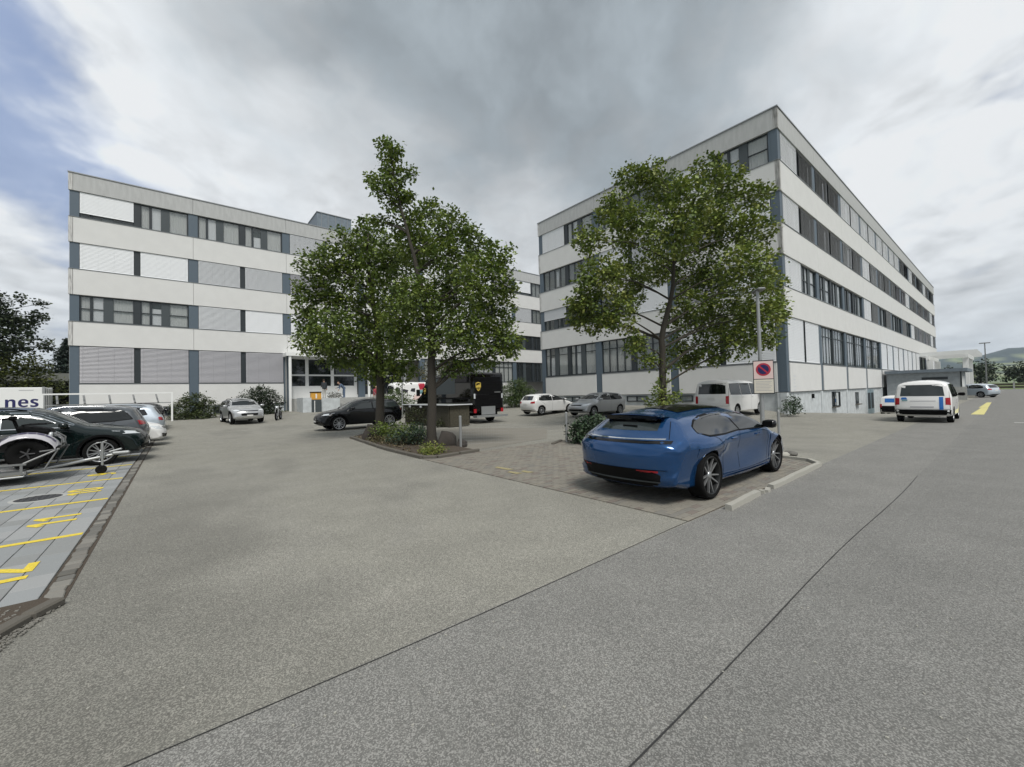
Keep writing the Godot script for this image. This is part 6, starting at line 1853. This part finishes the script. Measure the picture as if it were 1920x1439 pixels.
	for i in 420:
		var f := r.randf()
		var p := Vector3(5.3, 0.05, -10.2).lerp(Vector3(5.8, 0.05, -17.2), f) + Vector3(r.randf_range(-0.25, 0.9), 0.01, r.randf_range(-0.2, 0.2))
		leaf_clump(lit, p, Vector3.ONE * 0.05, 1, 3, 0.06, [Color(0.16, 0.12, 0.06), Color(0.10, 0.075, 0.04), Color(0.06, 0.08, 0.03), Color(0.22, 0.19, 0.12)], r, 0.5, 0.05)
	tag(build("leaf_litter", lit, "leaf", self), "brown leaf litter and weeds along the island kerb", "litter", "", "stuff")
	var gs := MB.new()
	for i in 500:
		leaf_clump(gs, Vector3(r.randf_range(1.6, 8.0), 0.5, -43.2 + r.randf_range(-0.2, 1.0)), Vector3.ONE * 0.06, 1, 3, 0.11, [Color(0.07, 0.095, 0.02), Color(0.09, 0.10, 0.03)], r, 0.5, 0.1)
	tag(build("grass", gs, "leaf", self), "thin grass strip along the foot of the left wing", "grass", "", "stuff")
	# left background
	tree("garden_tree", "dark loose tree rising over the hedge left of the office block", Vector3(-13.0, 0, -56.0), [V3(0, 0, 0), V3(0.2, 4, 0), V3(0.4, 8, 0), V3(0.5, 11.5, 0)], [0.25, 0.2, 0.12, 0.04], [[0.6, 11.0, 0.6, 1.0], [-0.4, 10.2, 0.3, 1.3], [1.4, 9.6, 0.5, 1.2], [2.6, 9.0, 0.4, 0.9], [0.4, 8.6, 0.6, 1.6], [-1.4, 9.0, 0.4, 1.5], [2.2, 7.6, 0.6, 1.3], [1.2, 6.8, 0.8, 1.6], [-0.8, 7.0, 0.6, 1.6], [3.4, 9.8, 0.3, 0.5], [3.6, 7.2, 0.2, 0.6], [-2.6, 7.4, 0.0, 1.6], [3.3, 10.9, 0.2, 0.35], [2.2, 11.2, 0.3, 0.35]], 0.26, 2.6, [Color(0.034, 0.050, 0.024), Color(0.046, 0.064, 0.026), Color(0.026, 0.040, 0.020)], 71, "", 0.06, 0.35)
	bush("hedge", "thick olive hedge behind the white lorry", Vector3(-13.2, 0, -55.0), [[0, 3.6, 0, 2.6, 2.6], [2.4, 3.6, 0.2, 2.0, 2.4], [4.0, 3.0, 0.3, 1.5, 2.2], [-2.8, 3.6, 0, 2.6, 2.6], [1.0, 5.6, 0, 1.6, 1.2], [-1.5, 5.8, 0, 1.8, 1.2], [3.2, 5.2, 0, 1.1, 1.0]], 0.24, 1.8, [Color(0.060, 0.076, 0.014), Color(0.080, 0.094, 0.018), Color(0.042, 0.056, 0.013)], 72)
	# conifer of tiered boughs
	var pn := thing("conifer", "dark tiered conifer standing behind the end of the office block", "tree", Vector3(-10.2, 0, -74.0))
	var tk := MB.new()
	tk.tube(PackedVector3Array([V3(0, 0, 0), V3(0, 9.8, 0)]), PackedFloat32Array([0.28, 0.03]), 8)
	build("trunk", tk, "bark", pn)
	var nd := MB.new()
	var rp := RandomNumberGenerator.new()
	rp.seed = 73
	for i in 16:
		var y := 4.6 + 0.33 * i
		var l := 3.0 * (1.0 - i / 17.5)
		for j in 9:
			var a := TAU * j / 9.0 + i * 0.7 + rp.randf() * 0.4
			for k in 4:
				var f := (k + 0.7) / 4.0
				leaf_clump(nd, V3(cos(a) * l * f, y - 0.28 * f * l * 0.3 + rp.randf() * 0.1, sin(a) * l * f), V3(0.32, 0.10, 0.32), 4, 5, 0.26, [Color(0.014, 0.026, 0.020), Color(0.020, 0.034, 0.024)], rp, 0.5, 0.2)
	build("crown", nd, "needle", pn)
	# dark trees beyond the fence on the right
	var tall := [6.5, 8.5, 7.0, 9.5, 7.5, 10.5, 8.0, 9.0, 11.0, 8.5, 10.0]
	for i in 11:
		var h: float = tall[i]
		var zz := -14.0 + 7.5 * i
		var k := 0.5 * h
		var cl := []
		for j in 9:
			var an := j * 2.4
			cl.append([cos(an) * k * 0.55, h * (0.35 + 0.06 * j), sin(an) * k * 0.55, k * 0.42])
		tree("field_tree", "dark bushy tree in the row beyond the far fence", Vector3(185.0 + 9.0 * sin(i * 1.7), -0.4, zz), [V3(0, 0, 0), V3(0, h * 0.5, 0), V3(0, h * 0.85, 0)], [0.3, 0.2, 0.05], cl, 0.6, 1.6, [Color(0.020, 0.034, 0.014), Color(0.028, 0.044, 0.018), Color(0.016, 0.028, 0.013)], 80 + i, "trees beyond the far fence", 0.1, 0.8)

# ---------------------------------------------------------------- posts, signs and other small things
func make_street_things() -> void:
	# lamp post with the parking sign
	var lp := thing("lamp_post", "slim galvanised lamp post standing before the tree beyond the blue wagon", "lamp post", Vector3(15.76, 0, -5.57))
	var p := MB.new()
	p.tube(PackedVector3Array([V3(0, 0, 0), V3(0, 1.0, 0), V3(0, 5.06, 0)]), PackedFloat32Array([0.07, 0.07, 0.05]), 14)
	build("pole", p, "galv", lp)
	var hd := MB.new()
	hd.cbox(V3(0.1, 5.10, 0), V3(0.62, 0.10, 0.26), 0.04, Basis(UP, 0.7))
	build("lamp_head", hd, "galv_dark", lp)
	var yw := deg_to_rad(-70.5)                              # faces the yard
	var sg := thing("parking_sign", "no parking sign with a red and blue disc on the lamp post", "sign", Vector3(15.76, 1.47, -5.57), yw)
	sg.scale = Vector3.ONE * 0.82
	var fr := MB.new()
	fr.cbox(V3(0.10, 0.70, 0.135), V3(0.76, 1.42, 0.03), 0.012)
	build("frame", fr, "frame", sg)
	put("disc_board", box_mesh(-0.25, 0.45, 0.63, 1.37, 0.151, 0.155, "print_pink"), sg)
	put("text_board", box_mesh(-0.25, 0.45, 0.03, 0.60, 0.151, 0.155, "sign_cream"), sg)
	var c0 := V3(0.10, 1.02, 0)
	var d1 := MB.new()
	d1.lathe(c0, Vector3(0, 0, 1), [Vector2(0.27, 0.155), Vector2(0.27, 0.159), Vector2(0.0, 0.159)], 36)
	build("red_disc", d1, "print_red", sg)
	var d2 := MB.new()
	d2.lathe(c0, Vector3(0, 0, 1), [Vector2(0.20, 0.159), Vector2(0.20, 0.162), Vector2(0.0, 0.162)], 36)
	build("blue_disc", d2, "print_navy", sg)
	var d3 := MB.new()
	d3.box(c0 + V3(0, 0, 0.1635), V3(0.42, 0.06, 0.003), Basis(Vector3(0, 0, 1), -PI / 4))
	build("red_bar", d3, "print_red", sg)
	var tx := MB.new()
	for i in 7: tx.bx(-0.19, 0.39 - 0.05 * (i % 3), 0.50 - 0.062 * i, 0.515 - 0.062 * i, 0.155, 0.157)
	build("text_line", tx, "blind_grey", sg)
	# posts
	for q in [[V3(16.6, 0, -5.35), 0.82, "short grey bollard post ahead of the blue wagon"], [V3(10.18, 0, -9.61), 1.0, "grey fence post at the edge of the brown block paving beside the juniper"], [V3(7.05, 0, -11.3), 1.0, "grey fence post with a diagonal brace on the planted island"]]:
		var b := MB.new()
		b.tube(PackedVector3Array([V3(0, 0, 0), V3(0, q[1], 0)]), PackedFloat32Array([0.042, 0.042]), 12)
		b.lathe(V3(0, q[1], 0), UP, [Vector2(0.046, 0.0), Vector2(0.044, 0.02), Vector2(0.0, 0.03)], 12)
		if q[0].x == 7.05: b.rod(V3(0, 0.62, 0), V3(-0.28, 0.02, 0.12), 0.014, 6)
		tag(build("post", b, "galv", self, T(q[0].x, 0, q[0].z)), q[2], "post")
	var wf := MB.new()
	var a := V3(7.05, 0, -11.26)
	var z := V3(10.14, 0, -9.63)
	for i in 7: wf.rod(a + V3(0, 0.12 + 0.1 * i, 0), z + V3(0, 0.10 + 0.09 * i, 0), 0.0016, 4)
	for i in 44:
		var o := a.lerp(z, i / 43.0)
		wf.rod(o + V3(0, 0.08, 0), o + V3(0, 0.74, 0), 0.0016, 4)
	tag(build("wire_fence", wf, "galv", self), "fine wire mesh fence strung between two grey posts", "fence")
	# plank enclosure beside the truck
	var en := thing("plank_enclosure", "weathered plank enclosure with a flat grey roof beside the parcel truck", "enclosure", Vector3(11.6, 0, -21.4))
	var r := RandomNumberGenerator.new()
	r.seed = 90
	for i in 26:
		var y1 := 1.12 + r.randf_range(-0.01, 0.0)
		put("plank", box_mesh(-0.62, -0.595, 0.03, 1.12, 0.0, 0.195, "wood_grey"), en, T(r.randf_range(-0.006, 0.006), 0, -2.6 + 0.205 * i))
	for i in 6: put("plank", box_mesh(-0.56, -0.365, 0.03, 1.12, 2.70, 2.725, "wood_grey"), en, T(0.2 * i, 0, r.randf_range(-0.006, 0.006)))
	put("inner_wall", box_mesh(-0.58, 0.6, 0.0, 1.1, -2.6, 2.69, "trim"), en)
	put("roof", box_mesh(-0.72, 0.74, 1.13, 1.19, -2.75, 2.85, "flat_roof"), en)
	var ed := MB.new()
	ed.rod(V3(-0.74, 1.17, -2.75), V3(-0.74, 1.17, 2.87), 0.03, 8)
	ed.rod(V3(-0.74, 1.17, 2.87), V3(0.74, 1.17, 2.87), 0.03, 8)
	build("gutter", ed, "blind_light", en)
	for zz in [-1.6, -0.2, 1.2]: put("bracket", box_mesh(-0.80, -0.70, 1.02, 1.13, zz - 0.06, zz + 0.06, "blind_light"), en)
	bush("ivy", "green ivy grown over the left part of the plank enclosure", Vector3(10.85, 0, -22.7), [[0, 0.55, 0, 0.3, 0.5], [0, 0.6, 0.7, 0.28, 0.48], [0, 0.55, 1.3, 0.25, 0.45], [0, 0.55, -0.7, 0.3, 0.5], [0, 0.25, 1.9, 0.25, 0.25], [-0.1, 0.25, 3.4, 0.3, 0.25]], 0.09, 1.0, [Color(0.034, 0.044, 0.012), Color(0.046, 0.056, 0.016)], 91, "leaf", "", "ivy")
	# slim street lamp in front of the left wing
	var sl := thing("street_lamp", "slim white street lamp beside the printed white van", "street lamp", Vector3(12.75, 0.15, -28.3))
	var sb := MB.new()
	sb.tube(PackedVector3Array([V3(0, 0, 0), V3(0, 4.0, 0)]), PackedFloat32Array([0.05, 0.04]), 10)
	build("pole", sb, "galv", sl)
	var sh := MB.new()
	sh.lathe(V3(0, 4.0, 0), UP, [Vector2(0.05, -0.1), Vector2(0.30, 0.0), Vector2(0.30, 0.05), Vector2(0.12, 0.14), Vector2(0.0, 0.16)], 18)
	build("lamp_head", sh, "white_metal", sl)
	# cycle shelter frame
	var cs := thing("cycle_shelter", "white steel cycle shelter frame with slanting dark arms before the left wing", "shelter", Vector3(-6.2, 0.1, -36.5))
	for x in [0.0, 5.93]: put("post", box_mesh(-0.05, 0.05, 0.0, 2.2, -0.05, 0.05, "white_metal"), cs, T(x, 0, 0))
	put("beam", box_mesh(-0.05, 5.98, 0.0, 0.09, -0.05, 0.05, "white_metal"), cs, T(0, 2.201, 0))
	for i in 5:
		var ar := MB.new()
		ar.box(Vector3.ZERO, V3(0.09, 0.85, 0.09), Basis(Vector3.RIGHT, -0.9).rotated(Vector3(0, 0, 1), 0.25))
		build("arm", ar, "galv_dark", cs, T(0.55 + 1.15 * i, 1.88, -0.35))
	put("rear_rail", box_mesh(0.0, 5.9, 0.0, 0.06, -0.03, 0.03, "galv"), cs, T(0, 1.55, -0.75))
	# flat carport roof behind the hedge
	var cpt := thing("carport", "low flat roofed carport in shade behind the hedge", "carport", Vector3(-14.0, 0, -66.0))
	put("roof", box_mesh(-4.0, 8.0, 4.2, 5.0, -3.0, 3.0, "flat_roof"), cpt)
	for x in [-3.5, 2.0, 7.5]: put("post", box_mesh(-0.1, 0.1, 0.0, 4.2, 2.5, 2.7, "frame"), cpt, T(x, 0, 0))
	put("back_wall", box_mesh(-4.0, 8.0, 0.0, 4.19, -3.0, -2.8, "trim"), cpt)
	# orange letter box at the porch
	var lb := thing("letter_box", "orange letter box with a white band on the grey cabinet by the porch steps", "letter box", Vector3(9.62, 1.60, -39.6))
	put("case", box_mesh(-0.42, 0.42, 0.0, 0.62, -0.2, 0.2, "orange"), lb)
	put("lid", box_mesh(-0.45, 0.45, 0.621, 0.70, -0.24, 0.24, "trim"), lb)
	put("white_band", box_mesh(-0.06, 0.06, 0.1, 0.5, 0.2, 0.215, "white_metal"), lb)
	# plant tubs at the porch
	bush("planter", "dark leafy plant in a tub beside the orange letter box", Vector3(11.2, 1.72, -39.9), [[0, 0.25, 0, 0.5, 0.3], [0.5, 0.2, 0, 0.3, 0.25]], 0.1, 0.8, [Color(0.03, 0.035, 0.02), Color(0.05, 0.045, 0.03)], 92, "leaf", "", "plant")
	# far lamps, fence and bank on the right
	for q in [[V3(132.0, 0, -3.6), 9.8, "tall far lamp mast standing before the dark tree row"], [V3(120.0, 0, -6.2), 5.5, "shorter far pole beside the tall lamp mast"]]:
		var m := MB.new()
		m.tube(PackedVector3Array([V3(0, 0, 0), V3(0, q[1], 0)]), PackedFloat32Array([0.14, 0.08]), 8)
		m.cbox(V3(0, q[1], 0.0), V3(0.5, 0.18, 1.6), 0.04)
		tag(build("lamp_mast", m, "galv_dark", self, T(q[0].x, 0, q[0].z)), q[2], "lamp mast")
	var fe := thing("field_fence", "low far timber fence at the end of the tarmac", "fence", Vector3(128.0, 0, 0))
	for i in 15: put("post", box_mesh(-0.12, 0.12, 0.0, 1.5, -0.12, 0.12, "concrete"), fe, T(0, 0, -16.0 + 4.0 * i))
	for y in [0.25, 0.8]: put("rail", box_mesh(0.13, 0.2, y, y + 0.4, -16.0, 40.0, "wood_grey"), fe)
	var bk := MB.new()
	bk.prism(PackedVector2Array([Vector2(0, 0), Vector2(8, 1.0), Vector2(40, 1.2), Vector2(44, -1.0), Vector2(0, -1.0)]), -120.0, 40.0, Transform3D(Basis.IDENTITY, Vector3(134.0, -0.1, 40.0)))
	setting(build("grass_bank", bk, "field", self), "low green bank behind the far fence")

# ---------------------------------------------------------------- people: joints with radii, joined smoothly and meshed as surface nets
func person_mesh(bones: Array, m: String, cell: float) -> MB:
	var lo := Vector3.INF
	var hi := -Vector3.INF
	for b in bones:
		for k in 2:
			var rr: float = b[2 + k] + cell * 2.0
			lo = lo.min(b[k] - Vector3.ONE * rr); hi = hi.max(b[k] + Vector3.ONE * rr)
	var n := Vector3i((hi - lo) / cell) + Vector3i(2, 2, 2)
	var fld := PackedFloat32Array()
	fld.resize(n.x * n.y * n.z)
	fld.fill(1.0)
	for b in bones:
		var a: Vector3 = b[0]
		var ab: Vector3 = b[1] - a
		var l2 := maxf(ab.length_squared(), 1e-6)
		var rm := maxf(b[2], b[3]) + 0.06
		var i0 := Vector3i((a.min(b[1]) - Vector3.ONE * rm - lo) / cell).max(Vector3i.ZERO)
		var i1 := (Vector3i((a.max(b[1]) + Vector3.ONE * rm - lo) / cell) + Vector3i.ONE).min(n - Vector3i.ONE)
		for z in range(i0.z, i1.z + 1):
			for y in range(i0.y, i1.y + 1):
				for x in range(i0.x, i1.x + 1):
					var p := lo + Vector3(x, y, z) * cell
					var t := clampf((p - a).dot(ab) / l2, 0.0, 1.0)
					var d := (p - a - ab * t).length() - lerpf(b[2], b[3], t)
					var k := x + n.x * (y + n.y * z)
					var e := fld[k]
					var h := maxf(0.04 - absf(d - e), 0.0) / 0.04
					fld[k] = minf(d, e) - h * h * 0.01
	var mb := MB.new()
	var at := {}
	for z in n.z - 1:
		for y in n.y - 1:
			for x in n.x - 1:
				var s := Vector3.ZERO
				var c := 0
				var v8 := []
				var neg := 0
				for i in 8:
					var f := fld[(x + (i & 1)) + n.x * ((y + ((i >> 1) & 1)) + n.y * (z + (i >> 2)))]
					v8.append(f)
					if f < 0.0: neg += 1
				if neg == 0 or neg == 8: continue
				for e in [[0, 1], [2, 3], [4, 5], [6, 7], [0, 2], [1, 3], [4, 6], [5, 7], [0, 4], [1, 5], [2, 6], [3, 7]]:
					var f0: float = v8[e[0]]
					var f1: float = v8[e[1]]
					if (f0 < 0.0) != (f1 < 0.0):
						var t := f0 / (f0 - f1)
						var p0 := Vector3(e[0] & 1, (e[0] >> 1) & 1, e[0] >> 2)
						var p1 := Vector3(e[1] & 1, (e[1] >> 1) & 1, e[1] >> 2)
						s += p0.lerp(p1, t); c += 1
				at[Vector3i(x, y, z)] = mb.v.size()
				mb.v.append(lo + (Vector3(x, y, z) + s / c) * cell); mb.n.append(UP)
	for key in at:
		var q: Vector3i = key
		var f0 := fld[q.x + n.x * (q.y + n.y * q.z)]
		for ax in 3:
			var d := Vector3i.ZERO
			d[ax] = 1
			var u := Vector3i.ZERO
			u[(ax + 1) % 3] = 1
			var w := Vector3i.ZERO
			w[(ax + 2) % 3] = 1
			var g := q + d
			var f1 := fld[g.x + n.x * (g.y + n.y * g.z)]
			if (f0 < 0.0) == (f1 < 0.0): continue
			if not (at.has(q - u) and at.has(q - w) and at.has(q - u - w)): continue
			var i0: int = at[q]
			var i1: int = at[q - u]
			var i2: int = at[q - u - w]
			var i3: int = at[q - w]
			if f0 < 0.0: mb.ix.append_array([i0, i2, i1, i0, i3, i2])
			else: mb.ix.append_array([i0, i1, i2, i0, i2, i3])
	mb.smooth()
	return mb
# arms: elbow and hand offsets from the shoulders; lean tips the trunk forward (+x is ahead)
func person(label: String, at: Vector3, turn: float, top: String, legs: String, lean: float, hands: Array) -> void:
	var t := thing("person", label, "person", at, turn)
	var hip := V3(0, 0.92, 0)
	var rot := Basis(Vector3(0, 0, 1), -lean)
	var chest := hip + rot * V3(0, 0.42, 0)
	var neck := hip + rot * V3(0.01, 0.58, 0)
	var head := hip + rot * V3(0.03, 0.74, 0)
	var skin := [[neck + V3(0, -0.04, 0), neck + V3(0.01, 0.06, 0), 0.055, 0.05], [head + V3(0, -0.03, 0), head + V3(0.015, 0.04, 0), 0.08, 0.095], [head + V3(0.09, -0.01, 0), head + V3(0.11, -0.02, 0), 0.018, 0.016]]
	var jac := [[hip + V3(0, 0.02, 0.06), chest + V3(0, 0, 0.10), 0.13, 0.12], [hip + V3(0, 0.02, -0.06), chest + V3(0, 0, -0.10), 0.13, 0.12], [chest + rot * V3(0, 0.1, -0.14), chest + rot * V3(0, 0.1, 0.14), 0.085, 0.085]]
	for i in 2:
		var s := 1.0 if i == 0 else -1.0
		var sh := chest + rot * V3(0, 0.1, 0.19 * s)
		var el: Vector3 = sh + hands[i][0] * Vector3(1, 1, s)
		var ha: Vector3 = sh + hands[i][1] * Vector3(1, 1, s)
		jac.append([sh, el, 0.065, 0.05]); jac.append([el, ha, 0.048, 0.038])
		var dir := (ha - el).normalized()
		skin.append([ha, ha + dir * 0.07, 0.034, 0.036])
		var side := dir.cross(Vector3.RIGHT).normalized() if absf(dir.x) < 0.9 else Vector3(0, 0, 1)
		for f in 4: skin.append([ha + dir * 0.08 + side * (0.03 - 0.02 * f), ha + dir * (0.15 + 0.012 * (f % 3)) + side * (0.032 - 0.021 * f) + V3(0.02, 0, 0), 0.011, 0.009])
		skin.append([ha + dir * 0.03 + side * 0.035, ha + dir * 0.08 + side * 0.065, 0.013, 0.01])
	var leg := []
	for s in [1.0, -1.0]:
		leg.append([hip + V3(0, 0, 0.09 * s), V3(0.03 + 0.03 * s, 0.50, 0.10 * s), 0.098, 0.068]); leg.append([V3(0.03 + 0.03 * s, 0.50, 0.10 * s), V3(0.02 * s, 0.09, 0.10 * s), 0.066, 0.046])
		leg.append([V3(0.02 * s, 0.05, 0.10 * s), V3(0.16 + 0.02 * s, 0.04, 0.11 * s), 0.045, 0.04])
	build("body", person_mesh(skin, "skin", 0.016), "skin", t)
	build("jacket", person_mesh(jac, top, 0.026), top, t)
	build("trousers", person_mesh(leg, legs, 0.026), legs, t)
	build("hair", person_mesh([[head + V3(-0.02, 0.04, 0), head + V3(-0.01, 0.07, 0), 0.094, 0.09]], "hair", 0.02), "hair", t)
func make_people() -> void:
	var down := [V3(0.02, -0.28, 0.05), V3(0.08, -0.52, 0.06)]
	var fore := [V3(0.05, -0.27, 0.04), V3(0.28, -0.34, 0.0)]
	person("person in a dark jacket and pale trousers standing at the porch glazing", V3(11.05, 1.721, -42.3), PI * 0.5, "cloth_dark", "cloth_light", 0.05, [down, fore])
	person("person in a grey blue top leaning forward by the porch door", V3(12.95, 1.721, -42.4), PI, "cloth_blue", "cloth_blue", 0.75, [fore, [V3(0.1, -0.26, 0.03), V3(0.2, -0.5, 0.02)]])
	person("person in a red shirt on the porch steps half hidden by the tree trunk", V3(15.55, 1.0, -40.8), -PI * 0.5, "cloth_red", "cloth_light", 0.05, [down, down])

func _ready() -> void:
	var t0 := Time.get_ticks_msec()
	# camera
	var cam := Camera3D.new()
	cam.name = "camera"
	cam.position = Vector3(0, 1.7, 0)
	cam.rotation_degrees = Vector3(1.385, -39.268, -1.454)
	cam.fov = 86.18
	cam.near = 0.05
	cam.far = 9000.0
	add_child(cam)
	cam.current = true
	# sky, light, exposure
	var env := Environment.new()
	env.background_mode = Environment.BG_SKY
	var sky := Sky.new()
	sky.sky_material = make_sky()
	env.sky = sky
	env.tonemap_mode = Environment.TONE_MAPPER_LINEAR
	env.tonemap_exposure = 2.0
	env.sdfgi_enabled = true
	env.ssao_enabled = true
	env.ssil_enabled = true
	env.fog_enabled = true
	env.fog_density = 0.00012
	env.fog_light_color = lin(0.30, 0.35, 0.40)
	var we := WorldEnvironment.new()
	we.name = "environment"
	we.environment = env
	add_child(we)
	var sun := DirectionalLight3D.new()
	sun.name = "sun"
	sun.light_energy = 0.5
	sun.light_color = Color(1.0, 0.985, 0.96)
	sun.light_angular_distance = 20.0
	sun.shadow_enabled = true
	add_child(sun)
	sun.look_at_from_position(Vector3(-15, 62, 38), Vector3.ZERO)
	make_materials()
	print("sky ", Time.get_ticks_msec() - t0)
	make_ground()
	make_left_bays()
	make_block_paving()
	make_hills()
	print("ground ", Time.get_ticks_msec() - t0)
	make_buildings()
	print("buildings ", Time.get_ticks_msec() - t0)
	make_cars()
	print("cars ", Time.get_ticks_msec() - t0)
	make_parcel_truck()
	make_print_van()
	make_lorry()
	make_motorcycle()
	make_trailer()
	print("vehicles ", Time.get_ticks_msec() - t0)
	make_plants()
	print("plants ", Time.get_ticks_msec() - t0)
	make_street_things()
	make_people()
	print("all ", Time.get_ticks_msec() - t0)
